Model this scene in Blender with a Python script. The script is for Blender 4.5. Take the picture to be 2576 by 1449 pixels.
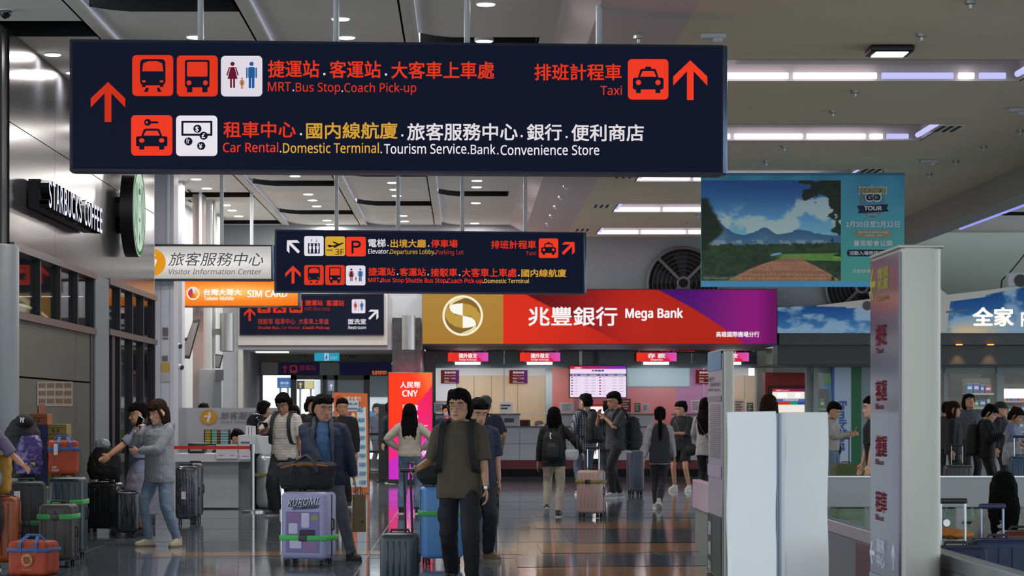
import bpy, bmesh, math, random
import numpy as np
from mathutils import Vector, Matrix, noise as mnoise
R = math.radians
random.seed(7); rng = np.random.default_rng(7)
scn = bpy.context.scene
COL = scn.collection
for o in list(bpy.data.objects): bpy.data.objects.remove(o)

# ---------------------------------------------------------------- camera
FPX, CX, CY, CH = 6000.0, 1170.0, 1037.0, 1.47       # focal length and principal point in pixels, eye height in metres
cam_d = bpy.data.cameras.new('camera'); cam = bpy.data.objects.new('camera', cam_d); COL.objects.link(cam)
cam_d.sensor_width = 36.0; cam_d.lens = FPX/2576*36.0
cam_d.shift_x = (1288-CX)/2576; cam_d.shift_y = (CY-724.5)/2576
cam.location = (0, 0, CH); cam.rotation_euler = (R(90), 0, 0)
cam_d.clip_start = .1; cam_d.clip_end = 400
cam_d.dof.use_dof = True; cam_d.dof.focus_distance = 23.0; cam_d.dof.aperture_fstop = 7.0
scn.camera = cam
# ---------------------------------------------------------------- world, exposure
w = bpy.data.worlds.new('world'); scn.world = w; w.use_nodes = True
bg = w.node_tree.nodes['Background']; bg.inputs[0].default_value = (.86, .93, 1.0, 1); bg.inputs[1].default_value = 2.5
scn.view_settings.view_transform = 'Standard'; scn.view_settings.look = 'None'
scn.view_settings.exposure = -0.22; scn.view_settings.gamma = 1.0; scn.view_settings.use_curve_mapping = False

def spot_light(name, loc, target, power, color, deg, blend=.3, size=.15):
    l = bpy.data.lights.new(name, 'SPOT'); l.energy = power; l.color = color; l.spot_size = R(deg); l.spot_blend = blend; l.shadow_soft_size = size
    o = bpy.data.objects.new(name, l); COL.objects.link(o); o.location = loc; o.rotation_euler = (Vector(target)-Vector(loc)).to_track_quat('-Z', 'Y').to_euler()
    return o
def area_light(name, loc, size, power, color=(1, 1, 1), rot=(0, 0, 0), shape='RECTANGLE', size_y=None):
    l = bpy.data.lights.new(name, 'AREA'); l.energy = power; l.color = color; l.shape = shape; l.size = size
    if size_y: l.size_y = size_y
    o = bpy.data.objects.new(name, l); COL.objects.link(o); o.location = loc; o.rotation_euler = rot
    return o

# unseen spot added high up behind the viewer to brighten the white wrapped panel
spot_light('panel_fill_spot', (-1.5, 3.0, 5.0), (1.85, 13.8, 1.15), 620, (1, .98, .95), 12.5, .12, .12)

# ---------------------------------------------------------------- helpers
def lin(c):
    if isinstance(c, str):
        c = tuple(int(c[i:i+2], 16)/255 for i in (0, 2, 4))
    return tuple((v/12.92 if v <= .04045 else ((v+.055)/1.055)**2.4) for v in c[:3])
MATS = {}
def mat(name, col='808080', rough=.6, metal=0.0, emit=0.0, noise=0.0, nscale=8.0, bump=0.0, spec=.5, alpha=1.0, trans=0.0, coat=0.0, ecol=None, stretch=None):
    if name in MATS: return MATS[name]
    m = bpy.data.materials.new(name); m.use_nodes = True; nt = m.node_tree
    p = nt.nodes['Principled BSDF']; c = lin(col)
    p.inputs['Base Color'].default_value = (*c, 1); p.inputs['Roughness'].default_value = rough
    p.inputs['Metallic'].default_value = metal; p.inputs['Specular IOR Level'].default_value = spec
    p.inputs['Alpha'].default_value = alpha; p.inputs['Transmission Weight'].default_value = trans
    p.inputs['Coat Weight'].default_value = coat
    if emit:
        p.inputs['Emission Color'].default_value = (*(lin(ecol) if ecol else c), 1); p.inputs['Emission Strength'].default_value = emit
    if noise or bump:
        tc = nt.nodes.new('ShaderNodeTexCoord'); mp = nt.nodes.new('ShaderNodeMapping'); n = nt.nodes.new('ShaderNodeTexNoise')
        nt.links.new(tc.outputs['Object'], mp.inputs[0]); nt.links.new(mp.outputs[0], n.inputs['Vector'])
        if stretch: mp.inputs['Scale'].default_value = stretch
        n.inputs['Scale'].default_value = nscale; n.inputs['Detail'].default_value = 5
        if noise:
            r = nt.nodes.new('ShaderNodeMapRange'); nt.links.new(n.outputs['Fac'], r.inputs[0])
            r.inputs[1].default_value = .25; r.inputs[2].default_value = .75
            r.inputs[3].default_value = 1-noise; r.inputs[4].default_value = 1+noise
            x = nt.nodes.new('ShaderNodeVectorMath'); x.operation = 'SCALE'; x.inputs[0].default_value = c
            nt.links.new(r.outputs[0], x.inputs['Scale']); nt.links.new(x.outputs[0], p.inputs['Base Color'])
        if bump:
            b = nt.nodes.new('ShaderNodeBump'); b.inputs['Strength'].default_value = bump; b.inputs['Distance'].default_value = .02
            nt.links.new(n.outputs['Fac'], b.inputs['Height']); nt.links.new(b.outputs[0], p.inputs['Normal'])
    MATS[name] = m
    return m
def glow(col, s=1.0):
    """backlit film or lamp: black surface that gives off light of the colour"""
    n = 'glow_%s_%g' % (col, s)
    if n in MATS: return MATS[n]
    m = mat(n, '000000', .6, 0, s, ecol=col, spec=.08)
    return m
def paint_mat(name, emit=0.0, rough=.6):
    if name in MATS: return MATS[name]
    m = bpy.data.materials.new(name); m.use_nodes = True; nt = m.node_tree; p = nt.nodes['Principled BSDF']
    a = nt.nodes.new('ShaderNodeVertexColor'); a.layer_name = 'Col'
    p.inputs['Roughness'].default_value = rough
    if emit:
        p.inputs['Base Color'].default_value = (0, 0, 0, 1); p.inputs['Specular IOR Level'].default_value = .08
        nt.links.new(a.outputs[0], p.inputs['Emission Color']); p.inputs['Emission Strength'].default_value = emit
    else:
        nt.links.new(a.outputs[0], p.inputs['Base Color'])
    MATS[name] = m
    return m
ORG = {}
def org(o): return ORG.get(o.name, Vector((0, 0, 0))) if o else Vector((0, 0, 0))
def tag(o, label=None, cat=None, group=None, kind=None):
    if label: o['label'] = label
    if cat: o['category'] = cat
    if group: o['group'] = group
    if kind: o['kind'] = kind
    return o
def thing(name, label, cat, loc=(0, 0, 0), group=None):
    o = bpy.data.objects.new(name, None); o.empty_display_size = .1; COL.objects.link(o)
    o.location = loc; ORG[o.name] = Vector(loc)
    return tag(o, label, cat, group)
def structure(name, loc=(0, 0, 0), label=None):
    o = bpy.data.objects.new(name, None); o.empty_display_size = .1; COL.objects.link(o); o.location = loc; ORG[o.name] = Vector(loc)
    o['kind'] = 'structure'
    if label: o['label'] = label
    return o
def add_mesh(name, me, m, parent=None, smooth=False, sharp=40):
    if m: me.materials.append(m)
    if smooth:
        me.polygons.foreach_set('use_smooth', [True]*len(me.polygons))
        me.set_sharp_from_angle(angle=R(sharp))
    o = bpy.data.objects.new(name, me); COL.objects.link(o)
    n = len(me.vertices); co = np.empty(n*3, np.float32); me.vertices.foreach_get('co', co); co = co.reshape(-1, 3)
    if parent is None:
        lo, hi = co.min(0), co.max(0); L = Vector(((lo[0]+hi[0])/2, (lo[1]+hi[1])/2, lo[2]))
        o.location = L
    else:
        o.parent = parent; L = org(parent)
    co -= np.array(L, np.float32); me.vertices.foreach_set('co', co.ravel()); me.update()
    ORG[o.name] = L.copy()
    return o
class MB:
    """collects simple solids in world coordinates; build() links them as ONE mesh object"""
    def __init__(s): s.v = []; s.f = []
    def add(s, vs, fs):
        b = len(s.v); s.v.extend(tuple(x) for x in vs); s.f.extend(tuple(i+b for i in f) for f in fs); return s
    def box(s, x0, x1, y0, y1, z0, z1, M=None):
        vs = [Vector(p) for p in ((x0,y0,z0),(x1,y0,z0),(x1,y1,z0),(x0,y1,z0),(x0,y0,z1),(x1,y0,z1),(x1,y1,z1),(x0,y1,z1))]
        if M: vs = [M @ p for p in vs]
        return s.add(vs, [(0,3,2,1),(4,5,6,7),(0,1,5,4),(1,2,6,5),(2,3,7,6),(3,0,4,7)])
    def rbox(s, x0, x1, y0, y1, z0, z1, r=.02, seg=3, M=None):
        bm = bmesh.new(); bmesh.ops.create_cube(bm, size=1)
        for v in bm.verts: v.co = ((x0+x1)/2+v.co.x*(x1-x0), (y0+y1)/2+v.co.y*(y1-y0), (z0+z1)/2+v.co.z*(z1-z0))
        bmesh.ops.bevel(bm, geom=bm.edges[:], offset=min(r, .49*min(x1-x0, y1-y0, z1-z0)), segments=seg, profile=.5, affect='EDGES')
        vs = [(M @ v.co if M else v.co.copy()) for v in bm.verts]; fs = [[v.index for v in f.verts] for f in bm.faces]
        bm.free(); return s.add(vs, fs)
    def frame(s, d):
        d = Vector(d).normalized(); a = Vector((0, 0, 1)) if abs(d.z) < .9 else Vector((0, 1, 0))
        x = d.cross(a).normalized(); return x, d.cross(x).normalized()
    def tube(s, pts, rads, n=10, cap=True, M=None, flat=1.0):
        pts = [Vector(p) for p in pts]
        if not hasattr(rads, '__len__'): rads = [rads]*len(pts)
        rings = []; x = None
        for i, p in enumerate(pts):
            d = (pts[min(i+1, len(pts)-1)]-pts[max(i-1, 0)])
            if d.length < 1e-6: d = Vector((0, 0, 1))
            d.normalize()
            if x is None: x, y = s.frame(d)
            else:
                x = (x-d*x.dot(d)).normalized(); y = d.cross(x)
            rings.append([p+x*(math.cos(2*math.pi*k/n)*rads[i])+y*(math.sin(2*math.pi*k/n)*rads[i]*flat) for k in range(n)])
        vs = [q for r_ in rings for q in r_]
        if M: vs = [M @ q for q in vs]
        fs = [(i*n+k, i*n+(k+1) % n, (i+1)*n+(k+1) % n, (i+1)*n+k) for i in range(len(pts)-1) for k in range(n)]
        if cap: fs += [tuple(range(n))[::-1], tuple((len(pts)-1)*n+k for k in range(n))]
        return s.add(vs, fs)
    def rings(s, rows, n=20, T=None, e=2.0):
        """rows: (z, half width, front, back[, x0]) stacked ellipses; front is -y"""
        vs = []; k = range(n)
        for r_ in rows:
            z, a, f, b = r_[:4]; x0 = r_[4] if len(r_) > 4 else 0
            y0, ry = (b-f)/2, (b+f)/2
            for i in k:
                t = 2*math.pi*i/n; c, q = math.cos(t), math.sin(t)
                vs.append(Vector((x0+a*math.copysign(abs(c)**(2/e), c), y0+ry*math.copysign(abs(q)**(2/e), q), z)))
        if T: vs = [T(v) for v in vs]
        m = len(rows); fs = [(i*n+j, i*n+(j+1) % n, (i+1)*n+(j+1) % n, (i+1)*n+j) for i in range(m-1) for j in k]
        fs += [tuple(k)[::-1], tuple((m-1)*n+j for j in k)]
        return s.add(vs, fs)
    def ball(s, c, r, n=14, m=9, T=None, rot=None):
        c = Vector(c); r = (r, r, r) if not hasattr(r, '__len__') else r; vs = []
        for i in range(1, m):
            ph = math.pi*i/m
            for j in range(n):
                t = 2*math.pi*j/n
                q = Vector((math.cos(t)*math.sin(ph)*r[0], math.sin(t)*math.sin(ph)*r[1], math.cos(ph)*r[2]))
                vs.append(c+(rot @ q if rot else q))
        for sg in (1, -1):
            q = Vector((0, 0, sg*r[2])); vs.append(c+(rot @ q if rot else q))
        if T: vs = [T(v) for v in vs]
        t, b = len(vs)-2, len(vs)-1
        fs = [(i*n+j, (i+1)*n+j, (i+1)*n+(j+1) % n, i*n+(j+1) % n) for i in range(m-2) for j in range(n)]
        fs += [(t, j, (j+1) % n) for j in range(n)] + [(b, (m-2)*n+(j+1) % n, (m-2)*n+j) for j in range(n)]
        return s.add(vs, fs)
    def ribbon(s, pts, width, thick, side=(1, 0, 0)):
        pts = [Vector(p) for p in pts]; side = Vector(side); vs = []
        for i, p in enumerate(pts):
            d = (pts[min(i+1, len(pts)-1)]-pts[max(i-1, 0)]).normalized(); a = (side-d*side.dot(d)).normalized(); n = d.cross(a)
            vs += [p+a*width/2+n*thick/2, p-a*width/2+n*thick/2, p-a*width/2-n*thick/2, p+a*width/2-n*thick/2]
        m = len(pts); fs = [(i*4+j, i*4+(j+1) % 4, (i+1)*4+(j+1) % 4, (i+1)*4+j) for i in range(m-1) for j in range(4)]+[(0, 1, 2, 3), ((m-1)*4+3, (m-1)*4+2, (m-1)*4+1, (m-1)*4)]
        return s.add(vs, fs)
    def cyl(s, p0, p1, r, n=16, r1=None): return s.tube([p0, p1], [r, r if r1 is None else r1], n)
    def poly(s, pts): return s.add(pts, [tuple(range(len(pts)))])
    def prism(s, pts, d):
        """pts: outline; d: extrusion vector"""
        n = len(pts); d = Vector(d); a = [Vector(p) for p in pts]
        return s.add(a+[p+d for p in a], [tuple(range(n)), tuple(range(n, 2*n))[::-1]]+[(i, i+n, (i+1) % n+n, (i+1) % n) for i in range(n)])
    def build(s, name, m, parent=None, smooth=False, sharp=40, fix=True):
        me = bpy.data.meshes.new(name); me.from_pydata(s.v, [], s.f); me.update()
        if fix:
            bm = bmesh.new(); bm.from_mesh(me); bmesh.ops.recalc_face_normals(bm, faces=bm.faces[:]); bm.to_mesh(me); bm.free()
        return add_mesh(name, me, m, parent, smooth, sharp)
def box(name, m, x0, x1, y0, y1, z0, z1, parent=None, r=0):
    b = MB(); (b.rbox(x0, x1, y0, y1, z0, z1, r) if r else b.box(x0, x1, y0, y1, z0, z1))
    return b.build(name, m, parent, smooth=bool(r))
def XP(px, Y): return (px-CX)/FPX*Y
def ZP(py, Y): return CH-(py-CY)/FPX*Y
def at(px, py, Y): return Vector((XP(px, Y), Y, ZP(py, Y)))
def YF(py): return CH*FPX/(py-CY)             # depth of a floor point seen at row py

class Face:
    """upright plane that things are printed on; px/py of the photograph give the point on it"""
    def __init__(s, px0, Y0, deg=0.0):
        s.t = math.tan(R(deg)); s.Y0 = Y0; s.X0 = XP(px0, Y0); s.n = Vector((math.sin(R(deg)), -math.cos(R(deg)), 0)); s.d = Vector((math.cos(R(deg)), math.sin(R(deg)), 0))
    def __call__(s, px, py, off=0.0):
        u = (px-CX)/FPX; Y = (s.Y0-s.t*s.X0)/(1-s.t*u)
        return Vector((u*Y, Y, ZP(py, Y)))+s.n*off
class SideFace(Face):
    """plane X = const, seen at a grazing angle (walls left and right of the hall)"""
    def __init__(s, X): s.X = X; s.n = Vector((1 if X < 0 else -1, 0, 0)); s.d = Vector((0, 1 if X < 0 else -1, 0))
    def __call__(s, px, py, off=0.0):
        Y = s.X*FPX/(px-CX); return Vector((s.X, Y, ZP(py, Y)))+s.n*off
_tc = {}
def sans(b):                    # plain sans-serif letter shapes of the built-in font stack
    return ''.join(chr(0x1D5A0+ord(c)-65) if 'A' <= c <= 'Z' else chr(0x1D5BA+ord(c)-97) if 'a' <= c <= 'z' else chr(0x1D7E2+ord(c)-48) if '0' <= c <= '9' else c for c in b)
def text_geo(body, bold=0.0):
    k = (body, bold)
    if k in _tc: return _tc[k]
    c = bpy.data.curves.new('t', 'FONT'); c.body = body; c.size = 1; c.resolution_u = 3 if len(body) < 12 else 2; c.fill_mode = 'FRONT'
    o = bpy.data.objects.new('t', c); COL.objects.link(o); dg = bpy.context.evaluated_depsgraph_get(); dg.update()
    me = bpy.data.meshes.new_from_object(o.evaluated_get(dg))
    vs = np.array([v.co[:2] for v in me.vertices]) if len(me.vertices) else np.zeros((1, 2)); fs = [tuple(p.vertices) for p in me.polygons]
    bpy.data.objects.remove(o); bpy.data.curves.remove(c); bpy.data.meshes.remove(me)
    if bold > 0:            # heavier strokes: the glyph overlaid with slightly shifted copies of itself
        n = len(vs); sh = [(0, 0)]+[(bold*math.cos(a), bold*math.sin(a)) for a in (R(45), R(135), R(225), R(315))]
        if bold > .025: sh += [(bold, 0), (-bold, 0)]
        fs = [tuple(i+n*j for i in f) for j in range(len(sh)) for f in fs]; vs = np.concatenate([np.c_[vs+np.array(q), np.full(n, j*.0007)] for j, q in enumerate(sh)])
    if vs.shape[1] == 2: vs = np.c_[vs, np.zeros(len(vs))]
    _tc[k] = (vs, fs)
    return _tc[k]
CAPH = None
def text(face, body, x0, x1, y0, y1, m, parent, off=.012, bold=.0, slant=0.0, name='lettering', mirror=False, rot90=False, extr=0):
    """fit the word into px x0..x1; for latin text y0..y1 is the cap height, else the whole glyph box"""
    global CAPH
    latin = all(ord(c) < 0x2000 for c in body); vs, fs = text_geo(sans(body) if latin else body, bold)
    if CAPH is None: CAPH = text_geo(sans('H'))[0][:, 1].max()
    a, b = vs.min(0), vs.max(0)
    lo, hi = (0, CAPH) if latin else (a[1], b[1])
    u = (vs[:, 0]-a[0])/max(b[0]-a[0], 1e-6); v = (vs[:, 1]-lo)/max(hi-lo, 1e-6)
    if mirror: u = 1-u
    u = u+slant*(v-.5)*(y1-y0)/abs(x1-x0)
    P = [face(x0+(x1-x0)*p, y1-(y1-y0)*q, off+o_) for p, q, o_ in zip(u, v, vs[:, 2])]
    b_ = MB(); b_.add(P, fs)
    if extr:
        d = face.n*(-extr); n = len(P)
        from collections import Counter
        E = Counter(); 
        for f in fs:
            for i in range(len(f)):
                E[(f[i], f[(i+1) % len(f)])] += 1
        b_.add([p+d for p in P], [])
        b_.f += [(i, j, j+n, i+n) for (i, j) in E if (j, i) not in E]
    return b_.build(name, m, parent, fix=False)
def flat(face, polys, m, parent, name, off=.006):
    b = MB()
    for p in polys: b.poly([face(x, y, off) for x, y in p])
    return b.build(name, m, parent, fix=False)
def rr(x0, y0, x1, y1, r, n=5):
    P = []
    for cx_, cy_, a in ((x1-r, y0+r, -90), (x1-r, y1-r, 0), (x0+r, y1-r, 90), (x0+r, y0+r, 180)):
        for i in range(n+1):
            t = R(a+90*i/n); P.append((cx_+r*math.cos(t), cy_+r*math.sin(t)))
    return P
def circ(x, y, r, n=20, ry=None): return [(x+r*math.cos(2*math.pi*i/n), y+(ry or r)*math.sin(2*math.pi*i/n)) for i in range(n)]
def rect(x0, y0, x1, y1): return [(x0, y0), (x1, y0), (x1, y1), (x0, y1)]
def painted(face, x0, y0, x1, y1, fn, nu, nv, name, parent, emit=0.0, off=.004, rough=.6):
    """fine grid with a colour per vertex: a flat print. fn(u, v) -> sRGB array, v downwards"""
    U, V = np.meshgrid(np.linspace(0, 1, nu), np.linspace(0, 1, nv)); C = np.clip(fn(U, V), 0, 1)
    C = np.where(C <= .04045, C/12.92, ((C+.055)/1.055)**2.4)
    vs = [face(x0+(x1-x0)*u, y0+(y1-y0)*v, off) for u, v in zip(U.ravel(), V.ravel())]
    fs = [(j*nu+i, (j+1)*nu+i, (j+1)*nu+i+1, j*nu+i+1) for j in range(nv-1) for i in range(nu-1)]
    me = bpy.data.meshes.new(name); me.from_pydata(vs, [], fs)
    ca = me.color_attributes.new('Col', 'FLOAT_COLOR', 'POINT'); ca.data.foreach_set('color', np.concatenate([C.reshape(-1, 3), np.ones((nu*nv, 1))], 1).astype(np.float32).ravel())
    return add_mesh(name, me, paint_mat('print_%g_%g' % (emit, rough), emit, rough), parent)
def vnoise(U, V, s, seed=0, oct=4):
    """value noise on arrays"""
    out = np.zeros_like(U); amp = 1; tot = 0
    for o_ in range(oct):
        g = np.random.default_rng(seed+o_).random((64, 64)); x = U*s*2**o_; y = V*s*2**o_
        xi = np.floor(x).astype(int); yi = np.floor(y).astype(int); fx = x-xi; fy = y-yi; fx = fx*fx*(3-2*fx); fy = fy*fy*(3-2*fy)
        a = g[yi % 64, xi % 64]; b = g[yi % 64, (xi+1) % 64]; c = g[(yi+1) % 64, xi % 64]; d = g[(yi+1) % 64, (xi+1) % 64]
        out += amp*((a*(1-fx)+b*fx)*(1-fy)+(c*(1-fx)+d*fx)*fy); tot += amp; amp *= .5
    return out/tot
def mixc(c0, c1, t):
    c0 = np.array([int(c0[i:i+2], 16)/255 for i in (0, 2, 4)]) if isinstance(c0, str) else c0
    c1 = np.array([int(c1[i:i+2], 16)/255 for i in (0, 2, 4)]) if isinstance(c1, str) else c1
    t = np.clip(t, 0, 1)[..., None]; return c0*(1-t)+c1*t
def sstep(a, b, x): t = np.clip((x-a)/(b-a), 0, 1); return t*t*(3-2*t)
# ================================================================ SETTING
Zc, Zr = 5.40, 5.15                     # ceiling heights left and right of the step
XW = -4.68                              # coffee shop wall
YB = 50.0                               # back wall
M_ceil = mat('ceiling_paint', 'e6e4d8', .8, noise=.03, nscale=1.5)
M_ceilr = mat('ceiling_paint_right', 'e2d8ba', .8, noise=.04, nscale=1.0)
M_wall = mat('grey_wall', '90969a', .75, noise=.04, nscale=2)
M_white = mat('white_wall', 'c2c6cb', .6, noise=.04, nscale=1.5)
M_black = mat('black_slot', '0a0a0a', .8)
M_dark = mat('dark_frame', '17181b', .4)
M_steel = mat('steel', 'b5b8ba', .3, 1)
M_alu = mat('aluminium', 'a9adad', .38, .9)
M_granite = mat('granite', '26282a', .25, noise=.5, nscale=9)
M_fascia = mat('dark_fascia', '43484a', .6, noise=.05, nscale=3)

# floor: polished terrazzo
fm = bpy.data.materials.new('terrazzo'); fm.use_nodes = True; nt = fm.node_tree; p = nt.nodes['Principled BSDF']
tc = nt.nodes.new('ShaderNodeTexCoord'); n1 = nt.nodes.new('ShaderNodeTexNoise'); n1.inputs['Scale'].default_value = 45; n1.inputs['Detail'].default_value = 3
cr = nt.nodes.new('ShaderNodeValToRGB'); cr.color_ramp.elements[0].color = (*lin('464c54'), 1); cr.color_ramp.elements[1].color = (*lin('6e757e'), 1)
cr.color_ramp.elements[0].position = .35; cr.color_ramp.elements[1].position = .65
nt.links.new(tc.outputs['Object'], n1.inputs['Vector']); nt.links.new(n1.outputs['Fac'], cr.inputs[0]); nt.links.new(cr.outputs[0], p.inputs['Base Color'])
n2 = nt.nodes.new('ShaderNodeTexNoise'); n2.inputs['Scale'].default_value = 2.2; n2.inputs['Detail'].default_value = 4
mp = nt.nodes.new('ShaderNodeMapRange'); mp.inputs[3].default_value = .03; mp.inputs[4].default_value = .10
nt.links.new(tc.outputs['Object'], n2.inputs['Vector']); nt.links.new(n2.outputs['Fac'], mp.inputs[0]); nt.links.new(mp.outputs[0], p.inputs['Roughness'])
bp = nt.nodes.new('ShaderNodeBump'); bp.inputs['Strength'].default_value = .018; bp.inputs['Distance'].default_value = .02
n3 = nt.nodes.new('ShaderNodeTexNoise'); n3.inputs['Scale'].default_value = 1.3; nt.links.new(tc.outputs['Object'], n3.inputs['Vector'])
nt.links.new(n3.outputs['Fac'], bp.inputs['Height']); nt.links.new(bp.outputs[0], p.inputs['Normal'])
p.inputs['Specular IOR Level'].default_value = .75
floor = box('floor', fm, -16, 22, -12, 75, -.1, 0); floor['kind'] = 'structure'; floor['label'] = 'polished grey terrazzo hall floor with coloured bands'
M_tan = mat('tan_terrazzo', '8a6a45', .09, noise=.15, nscale=40, spec=.7); M_teal = mat('teal_terrazzo', '33474f', .09, noise=.15, nscale=40, spec=.7)
for k, (y0, y1, xa, xb, m_) in enumerate([(30.3, 32.2, .9, 4.6, M_tan), (26.9, 30.0, 1.2, 4.6, M_teal), (25.0, 26.7, .8, 4.4, M_tan), (22.6, 24.3, .5, 3.6, M_teal), (20.6, 22.4, .5, 3.2, M_tan), (33.2, 35.0, 1.0, 4.8, M_teal), (24.4, 25.0, -3.2, .6, M_tan)]):
    b = MB(); n = 14; P = []
    for i in range(n+1):
        x = xa+(xb-xa)*i/n; P.append((x, y0-.25*math.sin((x+k)*.8), .0015))
    for i in range(n, -1, -1):
        x = xa+(xb-xa)*i/n; P.append((x, y1-.25*math.sin((x+k+.7)*.8), .0015))
    b.prism(P, (0, 0, .0015)); b.build('floor_inlay', m_, floor)
# joint strips of brass-coloured terrazzo
b = MB()
for y in np.arange(18, 50, 3.0): b.box(-4.6, 8, y, y+.012, .0005, .002)
for x in np.arange(-4, 8, 3.0): b.box(x, x+.012, 15, 50, .0005, .002)
o = b.build('floor_joint', mat('floor_joint', '2b2e31', .4), floor); o['kind'] = 'stuff'

# ceiling, left: four stepped bands with a light cove at each step
ceiling = structure('ceiling', (0, 30, 5.4), 'stepped white hall ceiling with light coves')
edges = [-3.69, -2.06, -.49, .93]
slots = {0: [24.45, 30.6, 36.8, 43.1, 49.3], 1: [22.9, 28.9, 34.9, 40.95, 46.9], 2: [21.8, 27.6, 33.5, 39.3, 44.9], 3: [25.5, 31.3, 37.1, 42.9]}
M_cove = glow('a4aef0', 6)
def band_z(k, x):
    if k == 0: return Zc
    t = (x-edges[k-1])/(edges[k]-edges[k-1]); return Zc+.05*max(0, 1-t/.25)**1.5
xs_band = [[-9.5, -5.3, -4.5, -3.69]]+[list(np.linspace(edges[k-1], edges[k], 9)) for k in (1, 2, 3)]
for k in range(4):
    ys = [3.0]
    for y in slots[k]: ys += [y-.50, y+.50]
    ys.append(YB+.2)
    b = MB(); xs = xs_band[k]
    for i in range(0, len(ys)-1, 2):
        y0, y1 = ys[i], ys[i+1]
        for x0, x1 in zip(xs[:-1], xs[1:]):
            z0, z1 = band_z(k, x0), band_z(k, x1); b.poly([(x0, y0, z0), (x1, y0, z1), (x1, y1, z1), (x0, y1, z0)])
    # the plaster beside each dark slot
    for y in slots[k]:
        b.poly([(xs[-1]-.17, y-.50, band_z(k, xs[-1]-.17)), (xs[-1], y-.50, band_z(k, xs[-1])), (xs[-1], y+.50, band_z(k, xs[-1])), (xs[-1]-.17, y+.50, band_z(k, xs[-1]-.17))])
    b.build('ceiling_panel', M_ceil, ceiling, smooth=False)
    for y in slots[k]:
        z = band_z(k, (xs[0]+xs[-1])/2)
        bb = MB(); x0, x1 = (xs[0] if k else -9.5), xs[-1]-.17
        bb.box(x0, x1, y-.50, y+.50, Zc+.42, Zc+.44).box(x1, x1+.02, y-.50, y+.50, Zc, Zc+.43)
        for xa, xb in zip(xs[:-1], xs[1:]):
            xb = min(xb, x1); za, zb_ = band_z(k, xa), band_z(k, xb)
            for yy in (y-.50, y+.50): bb.poly([(xa, yy, za), (xb, yy, zb_), (xb, yy, Zc+.42), (xa, yy, Zc+.42)])
        bb.build('ceiling_slot', M_black, ceiling)
    if k:
        x = edges[k-1]
        b = MB().box(x-.015, x, 3, YB, Zc-.015, Zc+.018); b.build('cove_lip', M_ceil, ceiling)
        b = MB().box(x-.14, x, 3, YB, Zc+.055, Zc+.07).box(x-.16, x-.14, 3, YB, Zc, Zc+.07).build('cove_recess', M_ceil, ceiling)
        b = MB().box(x-.09, x-.05, 3, YB-.5, Zc+.055, Zc+.07); b.build('cove_led', M_cove, ceiling)
# the sloping step down to the right ceiling, pinkish light put into its colour
b = MB()
st = [(.93, Zc-.0), (1.25, Zc-.16), (1.75, Zr+.02), (2.1, Zr)]
for (xa, za), (xb, zb) in zip(st[:-1], st[1:]): b.poly([(xa, 3, za), (xb, 3, zb), (xb, YB+.2, zb), (xa, YB+.2, za)])
b.build('ceiling_step', mat('step_pink_light', 'd8c9c6', .8), ceiling)
# right ceiling with rectangular recesses
rec = [(30.5-5.8*1-1.8+2.0, 26.5), (30.5, 32.3), (36.2, 38.05), (42.1, 43.9), (47.6, 49.4), (19.0, 20.8), (13.2, 15.0)]
rec = sorted(rec); RX0, RX1 = 2.72, 6.15
b = MB(); ys = [3.0]+[y for r_ in rec for y in r_]+[YB+.2]
for i in range(0, len(ys)-1, 2):
    b.poly([(2.1, ys[i], Zr), (8.3, ys[i], Zr), (8.3, ys[i+1], Zr), (2.1, ys[i+1], Zr)])
for y0, y1 in rec:
    b.poly([(2.1, y0, Zr), (RX0, y0, Zr), (RX0, y1, Zr), (2.1, y1, Zr)]); b.poly([(RX1, y0, Zr), (8.3, y0, Zr), (8.3, y1, Zr), (RX1, y1, Zr)])
b.build('ceiling_panel', M_ceilr, ceiling)
M_rec = mat('recess_paint', 'cfc7bc', .8); M_tube = glow('efe6ff', 3.2); M_tube2 = glow('b9bcf0', 1.3)
for j, (y0, y1) in enumerate(rec):
    b = MB().box(RX0, RX1, y0, y1, Zr+.30, Zr+.32).box(RX0-.02, RX0, y0, y1, Zr, Zr+.3).box(RX1, RX1+.02, y0, y1, Zr, Zr+.3)
    b.box(RX0, RX1, y0-.02, y0, Zr, Zr+.3).box(RX0, RX1, y1, y1+.02, Zr, Zr+.3).box(RX0+.25, RX1-.25, y0+.25, y1-.3, Zr+.14, Zr+.16)
    b.build('light_recess', M_rec, ceiling)
    L = [RX0+.02, RX0+.92, RX0+1.9, RX0+2.75, RX1-.45, RX1-.1]
    for i in range(5):
        MB().tube([(L[i], y1-.06, Zr+.05), (L[i+1]-.06, y1-.06, Zr+.05)], .035, 8).build('fluorescent_tube', M_tube2 if (i == 2 and y1 == 26.5) or i == 4 else M_tube, ceiling, smooth=True)
    MB().tube([(RX1-.06, y0+.1, Zr+.05), (RX1-.06, y1-.2, Zr+.05)], .035, 8).build('fluorescent_tube', M_tube2, ceiling, smooth=True)
    MB().tube([(RX0+.06, y0+.6, Zr+.05), (RX0+.06, y1-.2, Zr+.05)], .03, 8).build('fluorescent_tube', M_tube2, ceiling, smooth=True)
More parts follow.
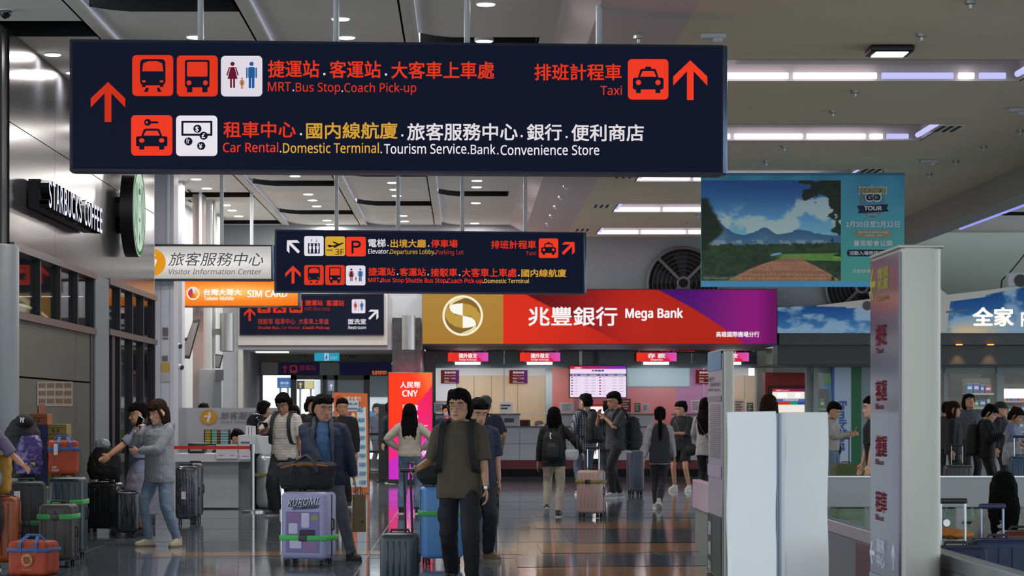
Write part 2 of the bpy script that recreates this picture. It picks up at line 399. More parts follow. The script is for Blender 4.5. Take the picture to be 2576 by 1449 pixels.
# beam and ceiling on the far right
b = MB().box(8.3, 8.75, 3, YB+.2, Zr-.42, Zr+.2); b.build('ceiling_beam', mat('beam_paint', '93948a', .8), ceiling)
b = MB(); sl = [26.8, 31.3, 36.0, 40.7, 45.4]; ys = [3.0]
for y in sl: ys += [y-.4, y+.4]
ys.append(YB+.2)
for i in range(0, len(ys)-1, 2): b.poly([(8.75, ys[i], Zr+.1), (16, ys[i], Zr+.1), (16, ys[i+1], Zr+.1), (8.75, ys[i+1], Zr+.1)])
b.build('ceiling_panel', M_ceil, ceiling)
for y in sl: MB().box(8.75, 16, y-.4, y+.4, Zr+.3, Zr+.32).box(8.75, 16, y-.41, y-.4, Zr+.1, Zr+.3).box(8.75, 16, y+.4, y+.41, Zr+.1, Zr+.3).build('ceiling_slot', M_black, ceiling)
for i in range(6): MB().tube([(9.95, 30+i*3.0, Zr+.02), (9.95, 32.9+i*3.0, Zr+.02)], .04, 8).build('fluorescent_tube', glow('8d94e8', 1.3), ceiling, smooth=True)
MB().box(9.82, 10.08, 29.8, 48.2, Zr+.06, Zr+.12).build('light_channel', M_dark, ceiling)
# air vents in the ceiling: slats in a frame
def vent(x, y, z, wx=.62, wy=.62):
    t = MB().box(x-wx/2, x+wx/2, y-wy/2, y+wy/2, z+.001, z+.01).build('vent', M_ceil, ceiling)
    for i in range(3):
        yy = x-wx*.3+wx*.3*i
        MB().box(yy-.02, yy+.02, y-wy*.42, y+wy*.42, z-.006, z+.001).build('vent_slot', M_black, t)
for px, py, xx in ((2384, 322, 0), (2190, 428, 0), (1513, 517, 0), (1465, 577, 0), (1570, 441, 0)):
    Y = FPX*(Zr-CH)/(CY-py); vent(XP(px, Y), Y, Zr-.012, .34, .7)
for px, py in ((463, 478), (490, 504), (548, 547), (580, 569), (625, 602)):
    Y = FPX*(Zc-CH)/(CY-py)
    if Y < 49.6: vent(XP(px, Y), Y, Zc-.012, .3, .5)

# round downlights
def downlight(px, py, z, group, label, r=.085, power=50, col=(1, .93, .9), x=None):
    Y = FPX*(z-CH)/(CY-py); X = XP(px, Y) if x is None else x
    t = thing('downlight', label, 'ceiling light', (X, Y, z), group)
    MB().tube([(X, Y, z-.012), (X, Y, z+.02)], [r*1.2, r*1.2], 20).build('trim_ring', M_white, t, smooth=True)
    MB().tube([(X, Y, z-.02), (X, Y, z-.012)], [r, r], 20).build('lamp', glow('fff0ea', 9.0), t, smooth=True)
    l = area_light('downlight_lamp', (X, Y, z-.03), r*2, power, col, shape='DISK'); l.parent = t; l.location = (0, 0, -.03)
rows = {
 'left wall': (Zc, [(-4.52, p) for p in (135, 181, 317, 360, 449, 472, 514, 527.6, 542, 573)]),
 'second band': (band_z(1, -2.8), [(-2.82, p) for p in (91, 330, 441, 487, 502, 517, 553, 563)]),
 'third band': (band_z(2, -1.24), [(-1.24, p) for p in (45, 92, 310, 458, 475, 491, 541, 555)]),
 'fourth band': (band_z(3, .2), [(.2, p) for p in (8, 101, 330, 453, 469, 509, 560)])}
names_ = {'left wall': 'round recessed downlight in the row beside the coffee shop wall', 'second band': 'round recessed downlight in the second ceiling band from the coffee shop',
          'third band': 'round recessed downlight in the narrow third ceiling band', 'fourth band': 'round recessed downlight in the band beside the sloped step'}
ordn = ['nearest', 'second nearest', 'third nearest', 'fourth nearest', 'fifth nearest', 'sixth nearest', 'fifth farthest', 'third farthest', 'second farthest', 'farthest', 'last']
for k, (z, L) in rows.items():
    for i, (x, py) in enumerate(L): downlight(0, py, z-.0, 'downlights of the %s row' % k, names_[k].replace('round recessed downlight', 'round downlight')+', '+(ordn[i] if i < 5 else ordn[max(5, 10-len(L)+i)] if len(L) > 7 else ordn[i]), x=x)
for px, py in ((2430, 532), (2567, 479)): downlight(px, py, Zr+.1, 'downlights beyond the ceiling beam', 'round downlight in the ceiling beyond the dark diagonal beam', power=15)
t = thing('floodlight', 'square white floodlight on the plain olive ceiling above the big hanging sign', 'ceiling light', (4.28, 24.05, Zr-.08))
MB().rbox(4.06, 4.50, 23.85, 24.25, Zr-.07, Zr-.001, .02).build('housing', M_dark, t, smooth=True)
MB().box(4.12, 4.44, 23.89, 24.21, Zr-.078, Zr-.07).build('lens', glow('ffffff', 8), t)
l = area_light('flood_lamp', (0, 0, -.02), .35, 60, (1, .97, .95)); l.parent = t
# sprinklers and sensors
for px, py in ((2318, 85), (2151, 228), (2095, 279), (1973, 367), (1927, 405), (2475, 367), (2567, 327), (2338, 436), (2405, 404), (1424, 466), (1411, 493), (1398, 517), (1388, 540), (1378, 561), (1606, 90), (2441, 2), (1755, 538), (1731, 559)):
    Y = FPX*(Zr-CH)/(CY-py); X = XP(px, Y); z = Zr if X < 8.3 else Zr+.1
    b = MB().tube([(X, Y, z), (X, Y, z-.03), (X, Y, z-.035), (X, Y, z-.07)], [.05, .05, .018, .012], 12).build('sprinkler', M_alu, None, smooth=True)
    tag(b, 'small sprinkler head under the plain right-hand ceiling' if False else 'tiny sprinkler head on the plain olive ceiling', 'sprinkler', 'ceiling sprinklers')
for px, py in ((1795, 85), (2560, 272), (2335, 402)):
    Y = FPX*(Zr-CH)/(CY-py); X = XP(px, Y)
    b = MB().rbox(X-.12, X+.12, Y-.06, Y+.06, Zr-.05, Zr, .015).ball((X+.04, Y-.03, Zr-.06), (.05, .05, .035)).build('ceiling_speaker', M_white, None, smooth=True)
    tag(b, 'small pale loudspeaker bracketed to the olive ceiling', 'speaker', 'ceiling speakers')
t = thing('dome_camera', 'dark dome camera hanging from the ceiling at the top left corner', 'camera', at(14, 36, 23.3))
X, Y = XP(14, 23.3), 23.3; zz = ZP(36, 23.3)
MB().tube([(X, Y, Zc), (X, Y, zz+.03)], [.075, .075], 18).build('collar', M_white, t, smooth=True)
MB().ball((X, Y, zz+.03), (.06, .06, .075)).build('dome', mat('dome_glass', '101214', .1), t, smooth=True)

# ---------------- left wall: coffee shop
wall_left = structure('wall_left', (XW, 30, 0), 'brushed dark metal shop wall over glazed doors')
M_metal = mat('brushed_metal', '2c2d31', .2, .15, noise=.06, nscale=3, stretch=(1, 1, .15), bump=.03)
ysj = [24.5, 25.6, 30.0, 35.9]
for y0, y1, z0, z1 in ((24.5, 27.2, 3.2, 4.45), (24.5, 27.2, 4.46, Zc), (27.21, 31.6, 3.2, 4.45), (27.21, 31.6, 4.46, Zc), (31.61, 35.9, 3.2, 4.45), (31.61, 35.9, 4.46, Zc)):
    MB().box(XW-.12, XW, y0, y1, z0, z1).build('metal_panel', M_metal, wall_left)
MB().box(XW-.4, XW-.1, 24.5, 35.88, 3.2, Zc).build('backing', M_dark, wall_left)
MB().box(XW-3, XW-.02, 24.2, 24.5, 3.16, Zc).build('end_panel', mat('end_black', '141517', .5), wall_left)
# door/transom zone
M_olive = mat('olive_panel', '4b4d43', .55, noise=.06, nscale=2)
for y0, y1, z0, z1 in ((24.6, 28.64, 0, 1.83), (28.66, 29.75, 0, 1.83), (24.6, 28.64, 1.85, 2.46), (28.66, 29.75, 1.85, 2.46)):
    MB().box(XW-.1, XW, y0, y1, z0, z1).build('wall_panel', M_olive, wall_left)
MB().box(XW-.1, XW+.01, 29.75, 30.0, 0, 2.46).build('door_post', M_dark, wall_left)
MB().box(XW-.12, XW+.03, 30.0, 31.15, 0, 3.2).build('pier', mat('pier_paint', '767d80', .6, noise=.03), wall_left)
M_rail = mat('rail_metal', '5d5d5a', .35, .5)
MB().box(XW-.1, XW+.05, 24.5, 30.0, 2.44, 2.52).build('rail', M_rail, wall_left); MB().box(XW-.1, XW+.05, 24.5, 30.0, 3.14, 3.22).build('rail', M_rail, wall_left)
M_glass = bpy.data.materials.new('shop_glass'); M_glass.use_nodes = True; nt = M_glass.node_tree; pn = nt.nodes['Principled BSDF']
pn.inputs['Base Color'].default_value = (.02, .022, .025, 1); pn.inputs['Roughness'].default_value = .03; pn.inputs['Specular IOR Level'].default_value = 1.0
tr = nt.nodes.new('ShaderNodeBsdfTransparent'); tr.inputs[0].default_value = (.75, .8, .82, 1); mx = nt.nodes.new('ShaderNodeMixShader'); mx.inputs[0].default_value = .5
nt.links.new(pn.outputs[0], mx.inputs[1]); nt.links.new(tr.outputs[0], mx.inputs[2]); nt.links.new(mx.outputs[0], nt.nodes['Material Output'].inputs[0])
w1 = structure('window_1', (XW, 27.3, 2.48), 'transom glazing over the olive panels')
for y0, y1 in ((24.6, 26.15), (26.22, 27.45), (27.52, 28.68), (28.75, 29.95)): MB().box(XW-.05, XW-.035, y0, y1, 2.52, 3.14).build('pane', M_glass, w1)
for y in (26.185, 27.485, 28.715, 29.97): MB().box(XW-.07, XW+.02, y-.035, y+.035, 2.52, 3.14).build('mullion', M_dark, w1)
w2 = structure('window_2', (XW, 33.5, 0), 'glazed cafe front with dark mullions')
my = [31.15, 32.25, 33.45, 34.6, 35.86]
for y0, y1 in zip(my[:-1], my[1:]):
    MB().box(XW-.05, XW-.035, y0, y1, 2.56, 3.14).build('pane', M_glass, w2); MB().box(XW-.05, XW-.035, y0, y1, .1, 2.48).build('pane', M_glass, w2)
for y in my[1:]: MB().box(XW-.08, XW+.02, y-.05, y+.03, 0, 3.14).build('mullion', M_dark, w2)
MB().box(XW-.08, XW+.02, 31.5, 31.75, 0, 2.5).build('mullion', M_dark, w2)
MB().box(XW-.1, XW+.05, 31.15, 35.9, 2.48, 2.56).build('rail', M_rail, w2); MB().box(XW-.1, XW+.05, 31.15, 35.9, 3.14, 3.22).build('rail', M_rail, w2)
MB().box(XW-.08, XW+.02, 31.15, 35.9, 0, .1).build('rail', M_dark, w2)
# the cafe behind the glass
caf = structure('wall_cafe', (-9, 30, 0), 'ochre rear wall and floor of the cafe seen through the glass')
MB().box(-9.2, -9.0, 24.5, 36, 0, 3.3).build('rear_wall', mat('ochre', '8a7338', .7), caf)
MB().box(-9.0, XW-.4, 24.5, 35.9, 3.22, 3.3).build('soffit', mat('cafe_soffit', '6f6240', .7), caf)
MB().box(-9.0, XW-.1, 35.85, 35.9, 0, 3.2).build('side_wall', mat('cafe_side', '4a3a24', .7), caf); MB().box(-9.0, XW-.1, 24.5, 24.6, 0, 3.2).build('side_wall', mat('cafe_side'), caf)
t = thing('cafe_lamp', 'glowing white lamp panel in a ring of light behind the transom glass', 'lamp', (-7.2, 31, 2.6))
MB().box(-7.5, -6.9, 35.2, 35.25, 2.75, 3.05).build('panel', glow('fff2c0', 1.6), t)
P = [(-7.2+1.1*math.cos(a), 35.1, 2.75+.38*math.sin(a)) for a in np.linspace(0, 2*math.pi, 40)]
MB().tube(P, .018, 6).build('ring', glow('ffe9a8', 1.5), t)
# column at the very left
b = MB().tube([(-4.9, 24.25, 0), (-4.9, 24.25, 3.14), (-4.9, 24.25, 3.17)], [.36, .36, .34], 40).build('column_left', mat('column_paint', '6c757a', .45, noise=.03), None, smooth=True); b['kind'] = 'structure'
# shop lettering in front of a black box
SF = SideFace(-4.5)
sg = thing('shop_sign', 'black box sign with white glowing capital letters on the metal shop wall', 'sign', (-4.6, 27.3, 3.6))
MB().box(-4.66, -4.53, 25.45, 29.15, 3.66, 3.96).build('sign_box', mat('sign_black', '060607', .5), sg)
def side_text(body, y0, y1, z0, z1, X, m, parent, name='letter', depth=.1, bold=.012):
    vs, fs = text_geo(body, bold); a, b_ = vs.min(0), vs.max(0)
    P = [Vector((X+v[2], y0+(y1-y0)*(v[0]-a[0])/(b_[0]-a[0]), z0+(z1-z0)*(v[1]-a[1])/(b_[1]-a[1]))) for v in vs]
    bb = MB(); bb.add(P, fs); E = set((f[i], f[(i+1) % len(f)]) for f in fs for i in range(len(f))); n = len(P)
    o = bb.build(name, m, parent, fix=False)
    b2 = MB(); b2.add(P, []); b2.add([p-Vector((depth, 0, 0)) for p in P], []); b2.f = [(i, j, j+n, i+n) for (i, j) in E if (j, i) not in E]
    b2.build('letter_side', mat('sign_black'), parent if parent.parent is None and False else parent, fix=False)
    return o
wd = 'STARBUCKS COFFEE'; adv = {'S': .86, 'T': .86, 'A': .98, 'R': .95, 'B': .95, 'U': 1.0, 'C': .92, 'K': .95, 'O': 1.05, 'F': .8, 'E': .85, ' ': .55}
tot = sum(adv[c] for c in wd); yy = 25.42
for c in wd:
    wv = adv[c]/tot*(29.2-25.42)
    if c != ' ': side_text(c, yy+.02, yy+wv-.03, 3.655, 3.955, -4.44, glow('e9ecff', 1.15), sg)
    yy += wv
# round emblem sign
em = thing('round_sign', 'round backlit green and white emblem sign standing off the shop wall', 'sign', (-4.55, 32.45, 3.6))
yc, zc_, rr_ = 32.45, 4.2, .62
def disc(X, ry, rz, n=48, y=yc, z=zc_): return [Vector((X, y+ry*math.cos(2*math.pi*i/n), z+rz*math.sin(2*math.pi*i/n))) for i in range(n)]
MB().cyl((XW, yc, zc_), (-4.6, yc, zc_), .3, 20).build('mount', mat('sign_black'), em)
MB().prism(disc(-4.61, rr_, rr_), (.17, 0, 0)).build('drum', mat('sign_black'), em, smooth=True)
MB().poly(disc(-4.432, .61, .61)).build('emblem_ground', glow('cfe6d2', .9), em, fix=False)
Xe = -4.428
def epoly(pts, m, nm='emblem_mark', X=Xe):
    # pts in a unit disc, u along the wall, v up
    return MB().poly([Vector((X, yc+u*.6, zc_+v*.6)) for u, v in pts]).build(nm, m, em, fix=False)
gG = glow('0f7a40', .7); gW = glow('e6f2e6', 1.0)
b = MB()
for i in range(48):
    a0, a1 = 2*math.pi*i/48, 2*math.pi*(i+1)/48
    b.poly([Vector((Xe, yc+.6*r_*math.cos(a), zc_+.6*r_*math.sin(a))) for r_, a in ((1, a0), (1, a1), (.9, a1), (.9, a0))])
b.build('emblem_ring', gG, em, fix=False)
b = MB()
for sgn in (-1, 1):
    for k in range(6):      # wavy hair strands, drawn as bands
        P = []; Q = []
        for j in range(13):
            v = .62-1.4*j/12; u = .24+.09*k+.05*math.sin(j*1.1+k*.6)+.18*max(0, -v)
            if u*u+v*v < .82: P.append((sgn*u, v)); Q.append((sgn*(u+.04), v))
        for j in range(len(P)-1): b.poly([Vector((Xe, yc+.6*u, zc_+.6*v)) for u, v in (P[j], P[j+1], Q[j+1], Q[j])])
b.build('emblem_hair', gG, em, fix=False)['kind'] = 'stuff'
epoly([(-.17, .38), (-.16, .55), (-.08, .5), (0, .72), (.08, .5), (.16, .55), (.17, .38)], gG, 'emblem_crown')
epoly(circ(0, .55, .04, 10), gW, 'emblem_star', Xe+.003)
for u in (-.07, .07): epoly(circ(u, .22, .03, 8, .012), gG, 'emblem_eye')
epoly([(-.02, .2), (.02, .2), (.03, .1), (-.03, .1)], gG, 'emblem_nose'); epoly(circ(0, .04, .04, 8, .012), gG, 'emblem_mouth')
epoly([(-.2, -.12), (0, -.2), (.2, -.12), (.17, -.17), (0, -.26), (-.17, -.17)], gG, 'emblem_collar')
epoly([(-.1, -.6), (0, -.45), (.1, -.6), (0, -.8)], gG, 'emblem_tail')
# window rail notice poster
pf = SideFace(XW)
t = thing('notice_poster', 'pinkish notice sheet with rows of small pictures on the olive wall', 'poster', pf(137, 1020, .01))
flat(pf, [rect(92, 960, 182, 1022)], mat('poster_paper', '8d7c6b', .7), t, 'sheet', .006)
b = MB()
for r0 in range(3):
    for c0 in range(4):
        xa = 96+c0*21.5; ya = 964+r0*19.5
        b.poly([pf(x, y, .01) for x, y in rect(xa, ya, xa+17, ya+11)])
b.build('picture_grid', mat('poster_ink', '55453c', .7), t, fix=False)
flat(pf, [rect(95, 1017, 112, 1040)], mat('poster_tab', '7a4028', .7), t, 'tab', .008)
# ---------------- far left wall and pieces before the portal
wlf = structure('wall_far_left', (-5.4, 43, 0), 'pale panelled wall running to the far portal')
for i, (y0, y1) in enumerate(((35.95, 38.9), (38.92, 41.9), (41.92, 44.6))):
    for z0, z1 in ((0, 1.7), (1.71, 3.0), (3.01, 4.2), (4.21, Zc)): MB().box(-5.62, -5.5, y0, y1, z0, z1).build('wall_panel', M_white, wlf)
MB().box(-5.6, XW, 35.9, 35.95, 0, Zc).build('return_wall', M_white, wlf)
MB().box(-6, -5.3, 44.6, YB, 0, Zc).build('wall_face', mat('far_white', 'b4b8b8', .7, noise=.03), wlf)
MB().box(-5.75, -4.9, 47.2, 48.2, 0, Zc).build('pilaster', mat('far_white'), wlf)
# ================================================================ BACK WALL, PORTAL, BANK, STORE
wall_back = structure('wall_back', (0, YB, 0), 'grey end wall of the hall above portal, bank and shop')
def X50(px): return XP(px, YB)
zl = ZP(880, YB); zb = ZP(868, YB)
MB().box(-5.3, X50(612), YB, YB+.3, 0, Zc+.3).build('wall_face', M_wall, wall_back)
MB().box(X50(612), -.9, YB, YB+.3, zl, Zc+.3).build('wall_face', M_wall, wall_back)
MB().box(-.9, 8.3, YB, YB+.3, zb, Zc+.3).build('wall_face', M_wall, wall_back)
MB().box(8.3, 16, YB+1.5, YB+1.8, zb, Zc+.3).build('wall_face', mat('green_grey_wall', '6c746c', .8), wall_back)
MB().box(8.28, 8.3, YB, YB+1.5, zb, Zc+.3).build('wall_face', mat('green_grey_wall'), wall_back)
MB().box(X50(600), X50(975), YB-.1, YB, ZP(868, YB-.1), ZP(738, YB)).build('portal_header', mat('header_paint', 'a3a49f', .6, noise=.03), wall_back)
MB().box(X50(600), X50(612), YB-.08, YB, 0, zl).build('portal_jamb', mat('header_paint'), wall_back)
# portal recess
XA, XB = X50(612), X50(985)
por = structure('wall_portal', (-3, 52, 0), 'recessed lobby around the sliding exit doors')
MB().box(XA-.1, XA, YB+.3, 54.2, 0, 3).build('side_wall', M_wall, por); MB().box(XB, XB+.12, YB+.3, 54.2, 0, 3).build('side_wall', mat('granite'), por)
MB().box(XA, XB, YB+.2, 54.2, zl, zl+.1).build('lobby_ceiling', M_ceil, por)
def X54(px): return XP(px, 54)
zs = ZP(912, 54); zd = ZP(944, 54)
MB().box(XA, X54(990), 54, 54.2, zs, 3.1).build('lintel', mat('lobby_grey', '7e7e76', .7), por)
MB().box(XA, X54(660), 54, 54.2, 0, zs).build('wall_face', mat('lobby_grey'), por)
MB().box(X54(658), X54(700), 53.9, 54.15, zd, zs).build('door_box', mat('door_box', 'a2a39c', .6), por)
MB().box(X54(805), X54(853), 53.9, 54.15, zd, zs).build('door_box', mat('door_box'), por)
f54 = Face(700, 53.93)
for a, bb_, nm in ((701, 804, 'unlit dark blue direction panel above the left sliding door'), (854, 985, 'unlit dark blue panel above the right sliding door')):
    t = thing('door_sign', nm, 'sign', f54((a+bb_)/2, 942)); MB().box(X54(a), X54(bb_), 53.94, 54.1, zd, zs).build('panel', glow('14152c', 1), t)  # unlit panels, their visible colour put in as a faint glow
    if a == 701:
        flat(f54, [[(709, 927), (717, 918), (725, 927), (719, 925), (719, 938), (715, 938), (715, 925)]], glow('6a2030', 1), t, 'arrow', .01); flat(f54, [rr(729, 919, 748, 938, 3)], glow('7c2326', 1), t, 'pictogram_tile', .01)
        flat(f54, [rr(733, 922, 744, 932, 2)], glow('14152c', 1), t, 'pictogram', .02)
        text(f54, '捷運站', 753, 795, 918, 932, glow('5c1f38', 1), t, .02, .02)
d1 = structure('door_1', (X54(780), 54, 0), 'glazed sliding exit doors, bright daylight behind')
M_clear = mat('clear_glass', 'ffffff', .02, spec=.5, alpha=.12); M_fr = mat('door_frame', '6c6e66', .45, .3)
panes = [(661, 731, 947), (746, 812, 957), (822, 841, 952), (850, 915, 957), (930, 985, 947)]
for a, c, y in panes: MB().box(X54(a), X54(c), 54.03, 54.045, .1, ZP(y, 54)).build('pane', M_clear, d1)
for a, c in ((731, 746), (812, 822), (841, 850), (915, 930)): MB().box(X54(a), X54(c), 54, 54.1, 0, zd).build('frame', M_fr, d1)
MB().box(X54(660), X54(985), 54, 54.1, 0, .1).build('bottom_rail', M_fr, d1); MB().box(X54(731), X54(930), 54, 54.1, ZP(955, 54), zd).build('top_rail', M_fr, d1)
MB().box(X54(930), X54(985), 54, 54.08, .55, .6).box(X54(930), X54(985), 54, 54.08, .95, 1.0).build('push_rail', M_dark, d1)
text(Face(700, 54), '門', 757, 770, 884, 898, mat('ink_black', '151515', .6), por, .01, .02); text(Face(700, 54), '10', 877, 894, 884, 900, mat('ink_black'), por, .01, .01)
# exit sign
f53 = Face(700, 52.6)
t = thing('exit_sign', 'small cyan backlit exit sign with a running figure above the sliding doors', 'sign', f53(822, 909))
MB().box(XP(791, 52.6), XP(853, 52.6), 52.6, 52.7, ZP(908, 52.6), ZP(887, 52.6)).build('box', glow('2fa3c4', .95), t)
flat(f53, [rect(816, 889, 827, 907)], glow('c8dcec', .95), t, 'figure_ground', .004)
flat(f53, [circ(822, 892, 1.8, 10), [(819, 895), (823, 894), (825, 899), (822, 901), (825, 906), (822, 906), (819, 902), (816, 905), (816, 903), (819, 899)]], glow('3c6fb5', .9), t, 'figure', .008)
text(f53, 'EXIT', 831, 848, 897, 904, glow('a8c8da', .9), t, .008, .02)
MB().box(XP(821, 52.6), XP(823, 52.6), 52.63, 52.66, ZP(887, 52.6), zl).build('hanger', M_dark, t)
# hall light strips inside lobby ceiling
for px, py in ((640, 872),): 
    t = thing('lobby_light', 'slim white light strip under the lobby ceiling at the portal edge', 'ceiling light', (-4.1, 51.5, zl-.02)); MB().box(-4.5, -3.8, 51.2, 51.5, zl-.03, zl).build('diffuser', glow('f4f4f0', 1.4), t)
# outside the doors
MB().box(-14, 4, 54.3, 75, -.08, 0).build('pavement', mat('pavement_grey', 'c8c8c8', .8), structure('ground_outside', (-4, 64, 0), 'bright pavement outside the doors'))
for k, (a, c, y0, y1, colr, lab) in enumerate(((697, 731, 950, 976, '3a72b8', 'blue direction board seen through the left door pane'), (747, 789, 957, 979, '2b3c5c', 'dark board with a yellow arrow seen through the second door pane'), (825, 841, 957, 984, '7d86a8', 'pale violet board seen through the narrow door pane'))):
    fo = Face(700, 60); t = thing('outdoor_sign', lab, 'sign', fo((a+c)/2, y1)); ft = [XP(a, 60), XP(c, 60)]
    MB().box(ft[0], ft[1], 60, 60.2, ZP(y1, 60), ZP(y0, 60)).build('panel', glow(colr, 1), t)
    MB().box(ft[0]+.05, ft[0]+.1, 60.05, 60.15, 0, ZP(y1, 60)).box(ft[1]-.1, ft[1]-.05, 60.05, 60.15, 0, ZP(y1, 60)).build('post', M_alu, t)
    if k == 1:
        flat(fo, [rect(766, 958, 789, 978)], glow('efe2a0', 1), t, 'yellow_field', .004); flat(fo, [[(750, 968), (756, 961), (762, 968), (758, 967), (758, 976), (754, 976), (754, 967)]], glow('e6d84c', 1), t, 'arrow', .006)
    elif k == 0: text(fo, '國內線', 706, 726, 960, 967, glow('e8f0ff', 1), t, .006, .02); text(fo, 'Domestic', 706, 726, 970, 973, glow('e8f0ff', 1), t, .006)
    else: flat(fo, [[(828, 972), (833, 965), (838, 972), (834, 971), (834, 981), (832, 981), (832, 971)]], glow('ffffff', 1), t, 'arrow', .006)
tb = thing('bus_side', 'blue stripe of a parked coach seen low through the right door pane', 'bus', (X54(950), 66, .3))
MB().rbox(-4.2, 2.5, 66, 68.5, .35, 3.0, .15).build('body', mat('coach_white', 'e8ecee', .3), tb, smooth=True)
MB().box(-4.15, 2.4, 65.98, 66.0, 1.15, 1.5).build('stripe', mat('coach_blue', '3f86c8', .4), tb); MB().box(-4.0, 2.4, 65.97, 66, 1.9, 2.8).build('window', mat('coach_glass', '30363a', .1), tb)
for x in (-3.2, 1.2): MB().tube([(x, 65.95, .42), (x, 66.3, .42)], [.42, .42], 24).build('wheel', mat('rubber', '151515', .8), tb, smooth=True)

# granite pillar
b = MB().box(X50(987), -.93, YB-.12, YB+4.8, 0, ZP(800, YB)).build('column_granite', M_granite); b['kind'] = 'structure'
# ---------- bank
bank = structure('wall_bank', (2.5, 55, 0), 'bank hall behind the service counters')
Y5 = 55.0
def X55(px): return XP(px, Y5)
MB().box(-.9, 6.6, YB+.3, Y5+.2, zb, zb+.1).build('soffit', mat('soffit_dark', '1d1e1f', .5), bank)
zg0, zg1 = ZP(915, Y5), zb
gx = [1062, 1190, 1268, 1456, 1500, 1740, 1850, 1905]
for a, c in zip(gx[:-1], gx[1:]): MB().box(X55(a)+.01, X55(c)-.01, Y5, Y5+.15, zg0, zg1).build('granite_slab', M_granite, bank)
MB().box(X55(1062), X55(1096), Y5, Y5+.15, 0, zg0).build('pier', M_granite, bank); MB().box(X55(1903), X55(1926), Y5-.1, Y5+.15, 0, zg1).build('pier', mat('pier2', '55584f', .5), bank)
MB().box(X55(1457), X55(1464), Y5-.05, Y5, .1, zg1).build('conduit', M_alu, bank)
MB().box(X55(1096), X55(1903), Y5+.02, Y5+.1, ZP(926, Y5), zg0).build('blind_rail', mat('blue_glass_rail', '5c7480', .3), bank)
Y7 = 58.2
def X58(px): return XP(px, Y7)
wood = mat('wood_panel', 'b39468', .55, noise=.12, nscale=4, stretch=(6, 6, .6))
for a, c in ((1150, 1192), (1193, 1236), (1237, 1302), (1303, 1372), (1845, 1873), (1874, 1912)): MB().box(X58(a), X58(c)-.004, Y7, Y7+.1, .4, ZP(945, Y7)).build('wood_panel', wood, bank)
MB().box(X58(1090), X58(1148), Y7, Y7+.1, .3, 2.9).build('white_panel', mat('bank_white', 'b9bac0', .6), bank); MB().box(X58(1148), X58(1376), Y7, Y7+.1, ZP(945, Y7), 3.0).build('white_panel', mat('bank_white'), bank)
MB().box(X58(1096), X58(1200), Y7-.02, Y7, ZP(1013, Y7), ZP(1009, Y7)).build('maroon_line', mat('maroon', '5a1428', .5), bank)
MB().box(X58(1372), X58(1390), Y7-.3, Y7, 0, 3).build('mirror_strip', mat('glass_edge', '7f8d90', .1, .6), bank)
MB().box(X58(1388), X58(1442), Y7-.35, Y7-.25, 0, 3).build('orange_panel', mat('bank_orange', 'b2381b', .5), bank)
MB().box(X58(1442), X58(1700), Y7-.1, Y7, 0, ZP(972, Y7)).build('red_panel', mat('bank_red', 'a4242c', .5), bank)
MB().box(X58(1700), X58(1790), Y7-.1, Y7, 0, 3).build('purple_panel', mat('bank_purple', '8a2578', .5), bank)
MB().box(X58(1575), X58(1733), Y7-.15, Y7-.1, ZP(972, Y7), 3).build('frosted_panel', glow('9cc0cc', .7), bank)
MB().box(X58(1442), X58(1575), Y7-.1, Y7, ZP(972, Y7), 3).build('red_panel', mat('bank_red'), bank); MB().box(X58(1790), X58(1845), Y7, Y7+.1, 0, 3).build('white_panel', mat('bank_white'), bank)
MB().box(X55(1062), X55(1926), Y7+.1, Y7+.2, 0, 3.2).build('rear_wall', M_white, bank); MB().box(X55(1096), X58(1912), Y5+.15, Y7+.1, 2.95, 3.0).build('bank_ceiling', M_white, bank)
area_light('bank_light', (X55(1240), 56.5, 2.9), 3.2, 85, (1, .96, .9), size_y=1.5); area_light('bank_light', (X55(1720), 56.5, 2.9), 3.2, 60, (1, .95, .95), size_y=1.5)
# counters
ct = thing('bank_counter', 'long pale tiled bank service counter with dark red plinth', 'counter', (X55(1500), Y5, 0))
M_tile = mat('counter_tile', 'c3cad2', .4, noise=.03); M_top = mat('counter_top', '56544f', .25)
tx = [1096, 1166, 1236, 1306, 1376, 1446, 1516, 1586, 1656, 1726, 1796, 1866, 1903]
for a, c in zip(tx[:-1], tx[1:]):
    for z0, z1 in ((.38, .74), (.75, 1.12)): MB().box(X55(a)+.004, X55(c)-.004, Y5-.5, Y5-.45, z0, z1).build('tile', M_tile, ct)
MB().box(X55(1096), X55(1903), Y5-.45, Y5+.3, .0, 1.12).build('body', mat('counter_core', '4a4d50', .6), ct)
MB().box(X55(1096), X55(1903), Y5-.49, Y5-.44, .17, .375).build('plinth_red', mat('plinth_red', '6a1524', .4), ct); MB().box(X55(1096), X55(1903), Y5-.47, Y5-.44, 0, .17).build('plinth_black', M_black, ct)
MB().box(X55(1096), X55(1903), Y5-.55, Y5+.3, 1.12, 1.155).build('worktop', M_top, ct)
for a, c in ((1096, 1306), (1395, 1460), (1575, 1640), (1690, 1903)):
    MB().box(X55(a), X55(c), Y5-.4, Y5-.1, 1.155, 1.40).build('upper_block', M_tile, ct); MB().box(X55(a)-.02, X55(c)+.02, Y5-.45, Y5-.05, 1.40, 1.44).build('upper_shelf', M_top, ct)
for a in (1268, 1580): MB().box(X55(a), X55(a)+.22, Y5-.42, Y5-.4, ZP(1062, Y5), ZP(1052, Y5)).build('number_display', mat('display_red', '3a0c10', .3), ct)
MB().box(X55(1096), X55(1903), Y5-.02, Y5-.01, 1.155, ZP(926, Y5)).build('glass_screen', mat('screen_glass', 'ffffff', .02, alpha=.07), bank)
for a in (1268, 1580, 1770): MB().box(X55(a)-.01, X55(a)+.01, Y5-.03, Y5, 1.15, ZP(926, Y5)).build('glass_joint', M_alu, bank)
MB().box(X55(1290), X55(1400), Y5-.3, Y5-.25, 1.44, 1.46).build('rail', M_steel, bank)
